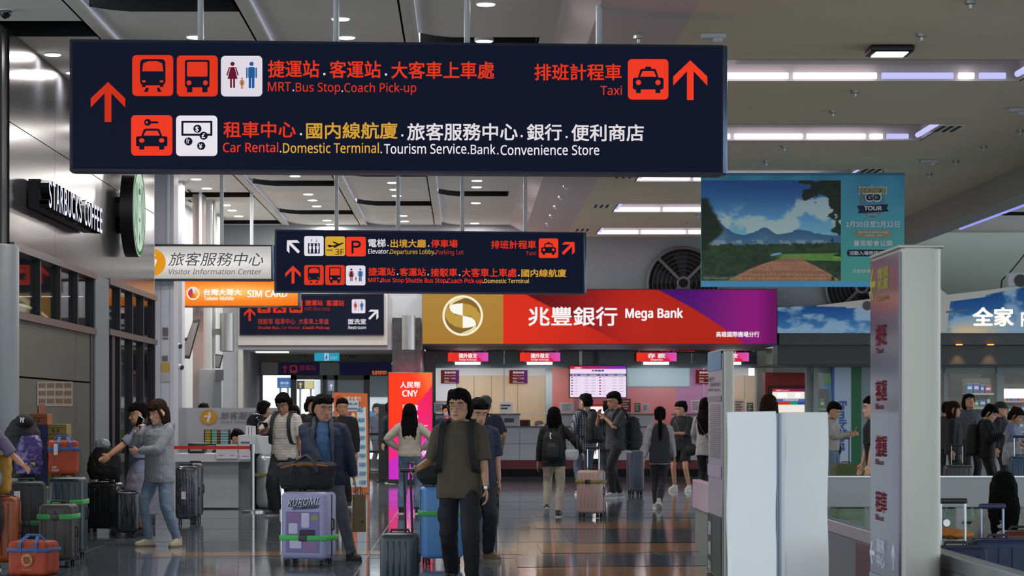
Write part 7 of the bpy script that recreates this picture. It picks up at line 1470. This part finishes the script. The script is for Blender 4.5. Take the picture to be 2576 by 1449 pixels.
def monitor(label, c0, c1, c2, c3, Y, cat='monitor'):
    t = thing('wall_monitor', label, cat, at(*c3, Y)); P = [at(*c, Y+dy) for c, dy in ((c0, .25), (c1, 0), (c2, 0), (c3, .25))]; MB().prism(P, (.0, .09, 0)).build('case', mat('black_plastic'), t)
    ctr = sum(P, Vector())/4; Q = [ctr+(p-ctr)*.84+Vector((0, -.012, 0)) for p in P]; MB().poly(Q).build('screen', mat('screen_pale', '8f8a84', .15, .3), t, fix=False); MB().cyl(ctr+Vector((-.05, .1, 0)), ctr+Vector((-.45, .5, 0)), .03, 8).build('arm', M_dark, t); return t
monitor('tilted black framed monitor on the pale column under the orange sign', (486, 806), (503, 803), (476, 903), (452, 900), 41.0); monitor('small tilted black monitor above the grey cabinet', (540, 890), (561, 893), (552, 927), (532, 925), 44.5)
t = thing('grey_cabinet', 'tall grey cabinet behind the information panel', 'cabinet', (XP(530, 42.5), 42.7, 0)); MB().rbox(XP(499, 42.5), XP(546, 42.5), 42.5, 43.1, 0, ZP(928, 42.5), .02).build('body', mat('cabinet_grey', '85888a', .45), t, smooth=True); MB().box(XP(541, 42.4), XP(561, 42.4), 42.42, 42.5, ZP(957, 42.4), ZP(930, 42.4)).build('display', mat('cab_screen', '5c6066', .2, .4), t); MB().box(XP(538, 42.4), XP(556, 42.4), 42.44, 42.5, .3, ZP(957, 42.4)).build('door', mat('cab_door', '6c7378', .35, .2), t)
for px, py, Y, lab in ((448, 870, 40.2, 'white tube camera beside the tilted monitor'), (452, 923, 40.2, 'white bullet camera below the tilted monitor on the column')):
    c = at(px, py, Y); t = thing('bullet_camera', lab, 'camera', c); MB().tube([c+Vector((-.12, .05, .03)), c+Vector((.04, -.06, -.01))], [.045, .05], 14).build('body', M_white, t, smooth=True); MB().tube([c+Vector((.04, -.06, -.01)), c+Vector((.055, -.07, -.014))], [.04, .04], 14).build('lens', M_dark, t); MB().cyl(c+Vector((-.1, .05, .03)), c+Vector((-.2, .1, -.05)), .015, 8).build('bracket', M_white, t)
# column pieces with labels at the end of the cafe
cl = MB().box(XP(388, 37.6)-.3, XP(437, 37.6), 37.6, 38.2, 0, Zc).build('column_white', mat('column_white', 'b4b7c0', .5, noise=.03)); cl['kind'] = 'structure'
fcol = Face(388, 37.59); t = thing('column_labels', 'yellow plate and small grey labels on the white column beside the cafe', 'sign', fcol(415, 960))
flat(fcol, [rect(406, 912, 427, 937)], mat('plate_yellow', 'a88a3c', .5), t, 'yellow_plate', .008); flat(fcol, [rect(409, 824, 423, 845), rect(409, 849, 423, 853), rect(408, 895, 422, 908)], mat('label_grey', '5a5458', .5), t, 'grey_label', .008)
for x in (405, 427): flat(fcol, [rect(x-.4, 700, x+.4, 1030)], mat('joint_grey', '70747a', .6), t, 'joint', .004)
flat(fcol, [rect(405, 936, 428, 961)], mat('plate_pale', '9fa0a6', .5), t, 'pale_plate', .006)
MB().box(XP(440, 40.5)-.02, XP(458, 40.5), 40.5, 40.9, 0, Zc).build('column_white', mat('column_white'))['kind'] = 'structure'
MB().box(XP(460, 41.5), XP(488, 41.5), 43, 43.4, 0, Zc).build('column_pale', mat('column_pale', '9c928e', .6))['kind'] = 'structure'
MB().box(XP(488, 44), XP(530, 44), 44, 44.5, 0, Zc).build('column_bright', mat('column_bright', 'c0c6c6', .5))['kind'] = 'structure'
# poles of things hung far back already built. --- right foreground
def totem(label, px0, px1, Yn, Yf, zt, facecol, name='totem'):
    x0 = XP(px0, Yn); x1 = XP(px1, Yn); t = thing(name, label, 'totem', ((x0+x1)/2, (Yn+Yf)/2, 0))
    r_ = (x1-x0)
    n = 10; P = [(x0+.0, Yn, 0), ]
    P = [(x0, Yn+.02, 0), (x0+.02, Yn, 0), (x0+r_*.62, Yn, 0)]+[(x1-r_*.38*(1-math.sin(R(a))), Yn+r_*.38*(1-math.cos(R(a))), 0) for a in range(10, 91, 16)]+[(x1, Yf, 0), (x0, Yf, 0)]
    MB().prism(P, (0, 0, zt)).build('body', mat('totem_alu', 'a3a39b', .38, .3), t, smooth=True, sharp=25)
    MB().box(x0-.012, x0-.001, Yn+.015, Yf-.015, .06, zt-.02).build('sign_panel', facecol, t); MB().box(x0-.02, x1+.02, Yn-.02, Yf+.02, 0, .05).build('plinth', M_dark, t)
    MB().rbox(x0-.014, x1+.004, Yn-.004, Yf+.004, zt-.004, zt+.014, .006).build('top_cap', mat('cap_alu', 'a2a39c', .4, .5), t); return t, x0
T1, xT = totem('tall silver totem with a dark blue sign face, largest thing at the right', 2268, 2373, 11.9, 12.76, 2.293, mat('totem_face', '34385a', .12, spec=.8))
SFt = SideFace(xT-.013); SFt.n = Vector((-1, 0, 0))
def stext(body, py0, py1, Ya, Yb, col, face_x, parent, bold=.02, em=.8, vert=False):
    """lettering on a side face: reads from far edge to near edge"""
    vs, fs = text_geo(body, bold); a, b = vs.min(0), vs.max(0); u = (vs[:, 0]-a[0])/(b[0]-a[0]); v = (vs[:, 1]-a[1])/(b[1]-a[1]); Ym = (Ya+Yb)/2
    z0, z1 = ZP(py1, Ym), ZP(py0, Ym); g = MB(); g.add([Vector((face_x, Ya+(Yb-Ya)*p, z0+(z1-z0)*q)) for p, q in zip(u, v)], fs); return g.build('lettering', glow(col, em), parent, fix=False)
def sarrow(py, h, Y0, Y1, col, face_x, parent, deg=-90, em=.8):
    Ym = (Y0+Y1)/2; z = ZP(py, Ym); P = arrow(0, 0, 1, deg); MB().poly([Vector((face_x, Ym-x*(Y1-Y0), z-y*h)) for x, y in P]).build('arrow', glow(col, em), parent, fix=False)
fx = xT-.016
stext('國內線航廈', 680, 722, 12.687, 12.124, '8a8450', fx, T1, .03, .7) if False else None
for i, (s_, y0, y1) in enumerate((('電梯', 672, 700), ('航廈', 700, 728))): stext(s_, y0, y1, 12.508, 12.186, '8f8a4c', fx, T1, .03, .7)
stext('Domestic', 742, 756, 12.508, 12.186, '6c683c', fx, T1, .02, .7); sarrow(716, .19, 12.571, 12.741, '948f40', fx, T1, -90, .8)
for y0, s_ in ((815, '排班'), (955, '客運'), (1095, '捷運'), (1235, '租車')): stext(s_, y0, y0+55, 12.571, 12.258, '6c2a36', fx, T1, .03, .6); stext('Taxi' if y0 < 900 else 'Bus', y0+60, y0+74, 12.571, 12.347, '602c3c', fx, T1, .03, .6)
MB().box(fx-.002, fx+.002, 11.927, 12.741, .1, .62).build('lower_panel', mat('totem_low', '5c6e86', .15), T1)
for i, s_ in enumerate(('服務', '中心')): stext(s_, 1356+i*38, 1390+i*38, 12.508, 12.276, 'a8b4c4', fx-.004, T1, .03, .7)
sarrow(1390, .14, 12.571, 12.723, 'b0bccc', fx-.004, T1, -90, .8); sarrow(1400, .14, 11.972, 12.079, 'b0bccc', fx-.004, T1, 0, .8)
# slimmer totem
T2, xU = totem('slim white totem with a pale notice face, left of the white wrapped panel', 1820, 1847, 20.0, 21.15, ZP(882, 20.0), mat('notice_face', '9a969c', .3), 'totem')
fx = xU-.016
for y0, y1, col in ((885, 932, '5c8cb0'), (996, 1010, '847a86'), (1170, 1200, 'a89ab0'), (1296, 1449, '27433c')):
    z0, z1 = ZP(y1, 20.5), ZP(y0, 20.5); MB().box(fx-.004, fx, 20.03, 21.12, max(z0, .07), z1).build('printed_band', mat('band_'+col, col, .4), T2)
MB().box(fx-.006, fx-.004, 20.75, 21.1, .08, ZP(1300, 20.5)).build('printed_band', mat('band_dark', '20252c', .4), T2)
for i, (s_, y0, y1, a, b_) in enumerate((('銀行', 948, 960, 21.05, 20.55), ('服務台', 962, 972, 20.9, 20.1), ('Bank', 976, 984, 21.05, 20.6), ('Service', 976, 984, 20.5, 20.1))): stext(s_, y0, y1, a, b_, '5a5a60', fx-.006, T2, .01, .6)
b = MB()
for i in range(26):
    y0 = 1020+i*5.2; z = ZP(y0, 20.5); b.box(fx-.006, fx-.004, 20.12, 20.95-.1*math.sin(i*1.7), z, z+.006)
o = b.build('printed_rows', mat('rows_grey', '6c6a72', .5), T2); o['kind'] = 'stuff'
stext('服務', 1310, 1345, 21.02, 20.80, 'a0a4a8', fx-.009, T2, .03, .7); stext('資訊', 1360, 1395, 21.02, 20.80, 'a0a4a8', fx-.009, T2, .03, .7); stext('中心', 1405, 1440, 21.02, 20.80, 'a0a4a8', fx-.009, T2, .03, .7)
# partition end, the pink reflection of a sign put into the cap colour
t = thing('low_partition', 'low partition wall end with a thick cap with painted pink reflection at the slim totem', 'counter', (XP(1790, 21.5), 22, 0))
MB().box(XP(1786, 19.2), XP(1786, 19.2)+1.2, 19.6, 24.5, .60, .92).build('top', mat('pink_reflection_paint', 'bca6b8', .25), t) if False else None
xl = 2.44
MB().rbox(xl, xl+.09, 20.6, 25.6, .45, .75, .008).build('pink_reflection_cap', mat('pink_reflection_paint', 'b79db0', .2, spec=.8), t); MB().box(xl+.02, xl+.07, 20.7, 25.5, 0, .45).build('base', mat('counter_green_grey', '6e7872', .4), t)
# white wrapped panel
wp = thing('wrapped_panel', 'large white paper wrapped folding panel with a silver hinge strip, right of centre', 'panel', (XP(1957, 13.8), 13.8, 0))
zt = ZP(1037, 13.8)
def bent(px0, px1, Ya, Yb, nm, m_, seed, z0=.0, dz=0):
    nx, nz = 28, 60; vs = []; 
    for j in range(nz+1):
        for i in range(nx+1):
            u = i/nx; Y = Ya+(Yb-Ya)*u; x = XP(px0, Ya)+(XP(px1, Yb)-XP(px0, Ya))*u; z = z0+(zt+dz*u-z0)*j/nz
            q = mnoise.noise(Vector((x*2.2+z*1.4+seed, z*1.1-x, seed)))*.008+mnoise.noise(Vector((x*9, z*9, seed)))*.0018; edge = .004*math.sin(z*9+seed) if i in (0, nx) else 0
            vs.append((x+edge, Y-q, z))
    f1 = [(j*(nx+1)+i, j*(nx+1)+i+1, (j+1)*(nx+1)+i+1, (j+1)*(nx+1)+i) for j in range(nz) for i in range(nx)]; n = len(vs); vs2 = [(x, y+.05, z) for x, y, z in vs]
    rim = [j*(nx+1) for j in range(nz+1)]; rim2 = [j*(nx+1)+nx for j in range(nz+1)]; top_ = [nz*(nx+1)+i for i in range(nx+1)]; b = MB(); b.v = vs+vs2; b.f = f1+[tuple(k+n for k in f)[::-1] for f in f1]
    for L in (rim, rim2, top_): b.f += [(L[k], L[k+1], L[k+1]+n, L[k]+n) for k in range(len(L)-1)]
    return b.build(nm, m_, wp, smooth=True, sharp=50)
M_wrap = mat('wrap_paper', 'e9eff1', .55, noise=.02, nscale=5, bump=.12)
bent(1831, 1953, 13.9, 13.7, 'left_leaf', M_wrap, 3, 0, .006); bent(1975, 2083, 13.7, 13.78, 'right_leaf', M_wrap, 9, 0, .0)
MB().box(XP(1953, 13.7), XP(1964, 13.7), 13.69, 13.76, 0, zt-.006).build('hinge_strip', mat('hinge_steel', '8492a2', .3, .4), wp); MB().box(XP(1956, 13.7), XP(1958.5, 13.7), 13.68, 13.69, 0, zt-.01).build('hinge_groove', mat('groove_blue', '5a6878', .4), wp)
MB().box(XP(1964, 13.7), XP(1976, 13.7), 13.70, 13.77, 0, zt-.004).build('white_strip', mat('strip_white', 'e0e6ea', .5), wp)
# barrier boards and glass behind
gb = thing('glass_barrier', 'long white topped glass barrier running behind the totem at the right', 'barrier', (5.5, 24, 0))
MB().rbox(XP(2040, 24), 9.5, 24, 24.06, ZP(1276, 24), ZP(1201, 24), .008).build('top_board', mat('board_white', 'a4abac', .4), gb); MB().box(XP(2040, 24), 9.5, 23.99, 24.07, ZP(1201, 24), ZP(1201, 24)+.015).build('top_edge', M_steel, gb)
for px in (2040, 2200, 2420, 2600): MB().box(XP(px, 24)-.05, XP(px, 24)+.05, 24.02, 24.08, 0, ZP(1276, 24)).build('post', mat('board_white'), gb)
for a, c in ((2046, 2196), (2204, 2414), (2426, 2596)): MB().box(XP(a, 24)+.03, XP(c, 24)-.03, 24.03, 24.042, .06, ZP(1280, 24)).build('glass_pane', mat('green_glass', '9fc0a8', .03, alpha=.22), gb)
for px in (2380, 2456): c = at(px, 1315, 23.98); MB().tube([c+Vector((0, .05, 0)), c+Vector((0, -.03, 0))], [.03, .036], 20).build('clamp_knob', M_steel, gb, smooth=True); MB().cyl(c+Vector((-.13, .03, .0)), c, .012, 8).build('clamp_arm', M_dark, gb)
# low wall / ledge
xq = 2.44; lg = thing('low_partition', 'long grey low partition with a bright metal edge passing behind the tall totem', 'partition', (2.5, 16, 0))
MB().rbox(xq, xq+.09, 8.5, 20.58, .67, .75, .006).build('metal_cap', mat('stone_top', '8d9094', .2, .5), lg); MB().box(xq+.004, xq+.086, 8.5, 20.58, 0, .668).build('side', mat('stone_side', '6b6e70', .4), lg); MB().box(xq-.002, xq+.004, 12.8, 14.9, .05, .66).build('maroon_plate', mat('maroon_plate', '4a2530', .3), lg)
MB().box(xq+.09, xq+1.9, 19.9, 20.2, 0, .36).build('seat_base', mat('stone_side'), lg)
# green bin / planter behind and other pieces
t = thing('green_box', 'dull green padded box behind the barrier left of the tall totem', 'box', (XP(2140, 33), 33, 0)); MB().rbox(XP(2104, 33), XP(2178, 33), 33, 33.6, 0, ZP(1168, 33), .04).build('body', mat('dull_green', '46552c', .7, noise=.1), t, smooth=True); MB().rbox(XP(2108, 33), XP(2174, 33), 32.99, 33.0, .1, .2, .004).build('band', mat('green_dark', '333f22', .7), t)
S14 = suitcase('black suitcase with a tall pull handle before the striped pillar', 2128, 40.5, .36, .26, .60, '15161a', rot=10, handle=.42, rod='303236', grip='6a2028')
S15 = suitcase('navy suitcase with a silver pull handle at the lower right corner', 2510, 17.2, .46, .28, .56, '1f2f50', rot=12, handle=.22, ribs=4, rod='8494b0', grip='26304c', rough=.6)
S16 = suitcase('navy soft suitcase with an aluminium handle beside the tall totem', 2404, 16.6, .40, .28, .54, '1c2a48', rot=0, handle=.30, ribs=3, rod='b8bec2', grip='1a1a1c', rough=.7)
S17 = suitcase('rust brown suitcase mostly hidden behind the navy one', 2566, 18.4, .34, .26, .56, '5a2a1c', rot=0, ribs=3)
t = root_at('jacket', 'crumpled orange jacket lying on the navy suitcase beside the tall totem', 'jacket', XP(2395, 17.2), 17.1, .565, 0); remesh(MB().ball((0, 0, .03), (.14, .10, .035)).ball((-.05, .02, .05), (.09, .08, .03)), 'cloth', mat('cloth_orange', 'b0702c', .8, noise=.2), t, .010, 1, .03, .05)
S18 = suitcase('grey hard suitcase in the store queue beside the auburn haired person', 2410, 36.5, .42, .26, .66, '34383a', rot=0, handle=.30, ribs=5, rod='8a9098')
S19 = suitcase('steel blue ribbed suitcase with a tall handle at the right edge of the queue', 2568, 37.0, .34, .26, .78, '2c4a68', rot=0, handle=.30, ribs=6, rod='b8c4cc')
# store shelves with goods
def shelf_unit(label, px0, px1, Y, zs_, zt_, seed):
    x0, x1 = XP(px0, Y), XP(px1, Y); t = thing('store_shelf', label, 'shelf', ((x0+x1)/2, Y, 0)); r_ = random.Random(seed)
    MB().box(x0, x1, Y+.35, Y+.38, 0, zt_).build('back_panel', mat('shelf_back', '5a584e', .7), t)
    for z in zs_: MB().box(x0, x1, Y, Y+.36, z-.02, z).build('shelf_board', mat('shelf_board', '9aa09a', .5), t); MB().box(x0, x1, Y-.01, Y, z-.035, z+.005).build('price_rail', mat('price_rail', 'b8b0a0', .6), t)
    cols = ['b04030', 'c8b84c', '3c6c9c', '4a8c4c', 'c8c8c0', '8c3c5c', '5c5a9c', 'c07838', '1f5c3c', '7a2a24']
    cn = ['red', 'yellow', 'blue', 'green', 'white', 'plum', 'violet', 'orange', 'dark green', 'brown red']; tn = ['lowest', 'second', 'third', 'fourth']
    for z in zs_:
        x = x0+.03
        while x < x1-.14:
            wv = r_.uniform(.09, .16); h = r_.uniform(.16, .27); c = r_.choice(cols); o = thing('packet', '%s packet on the %s tier of the %s' % (cn[cols.index(c)], tn[zs_.index(z)], label.split(' in ')[0]), 'packet', (x+wv/2, Y+.1, z), 'goods on the %s' % label.split(' in ')[0])
            MB().rbox(x, x+wv-.015, Y+.05, Y+.2, z, z+h, .01, 1).build('pack', mat('pack_'+c, c, .5), o); MB().box(x+.02, x+wv-.035, Y+.045, Y+.05, z+h*.4, z+h*.7).build('label', mat('ink_white'), o); x += wv
    return t
shelf_unit('bright goods shelf in the store at the right edge of the picture', 2520, 2640, 53.0, [.7, 1.05, 1.4, 1.72], 2.1, 3); MB().box(XP(2522, 52.9), XP(2640, 52.9), 52.9, 53.0, ZP(1002, 52.9), ZP(978, 52.9)).build('light_box', glow('fff4f0', 1.6), si)
shelf_unit('dark snack shelf in the store behind the queue', 2430, 2500, 54.5, [.9, 1.25, 1.58, 1.9], 2.25, 5)
shelf_unit('drinks shelf in the store beside the striped pillar', 2060, 2092, 54.0, [.9, 1.25, 1.55], 2.0, 8)
MB().box(XP(2390, 55.5), XP(2470, 55.5), 55.5, 55.55, ZP(962, 55.5)-.35, ZP(940, 55.5)).build('menu_board', mat('menu_dark', '35322c', .6), si)
for i in range(5): MB().box(XP(2380, 53), XP(2382.5, 53), 53, 53.05, ZP(962+i*12, 53), ZP(958+i*12, 53)).build('orange_light', glow('ff8c40', 1.5), si)
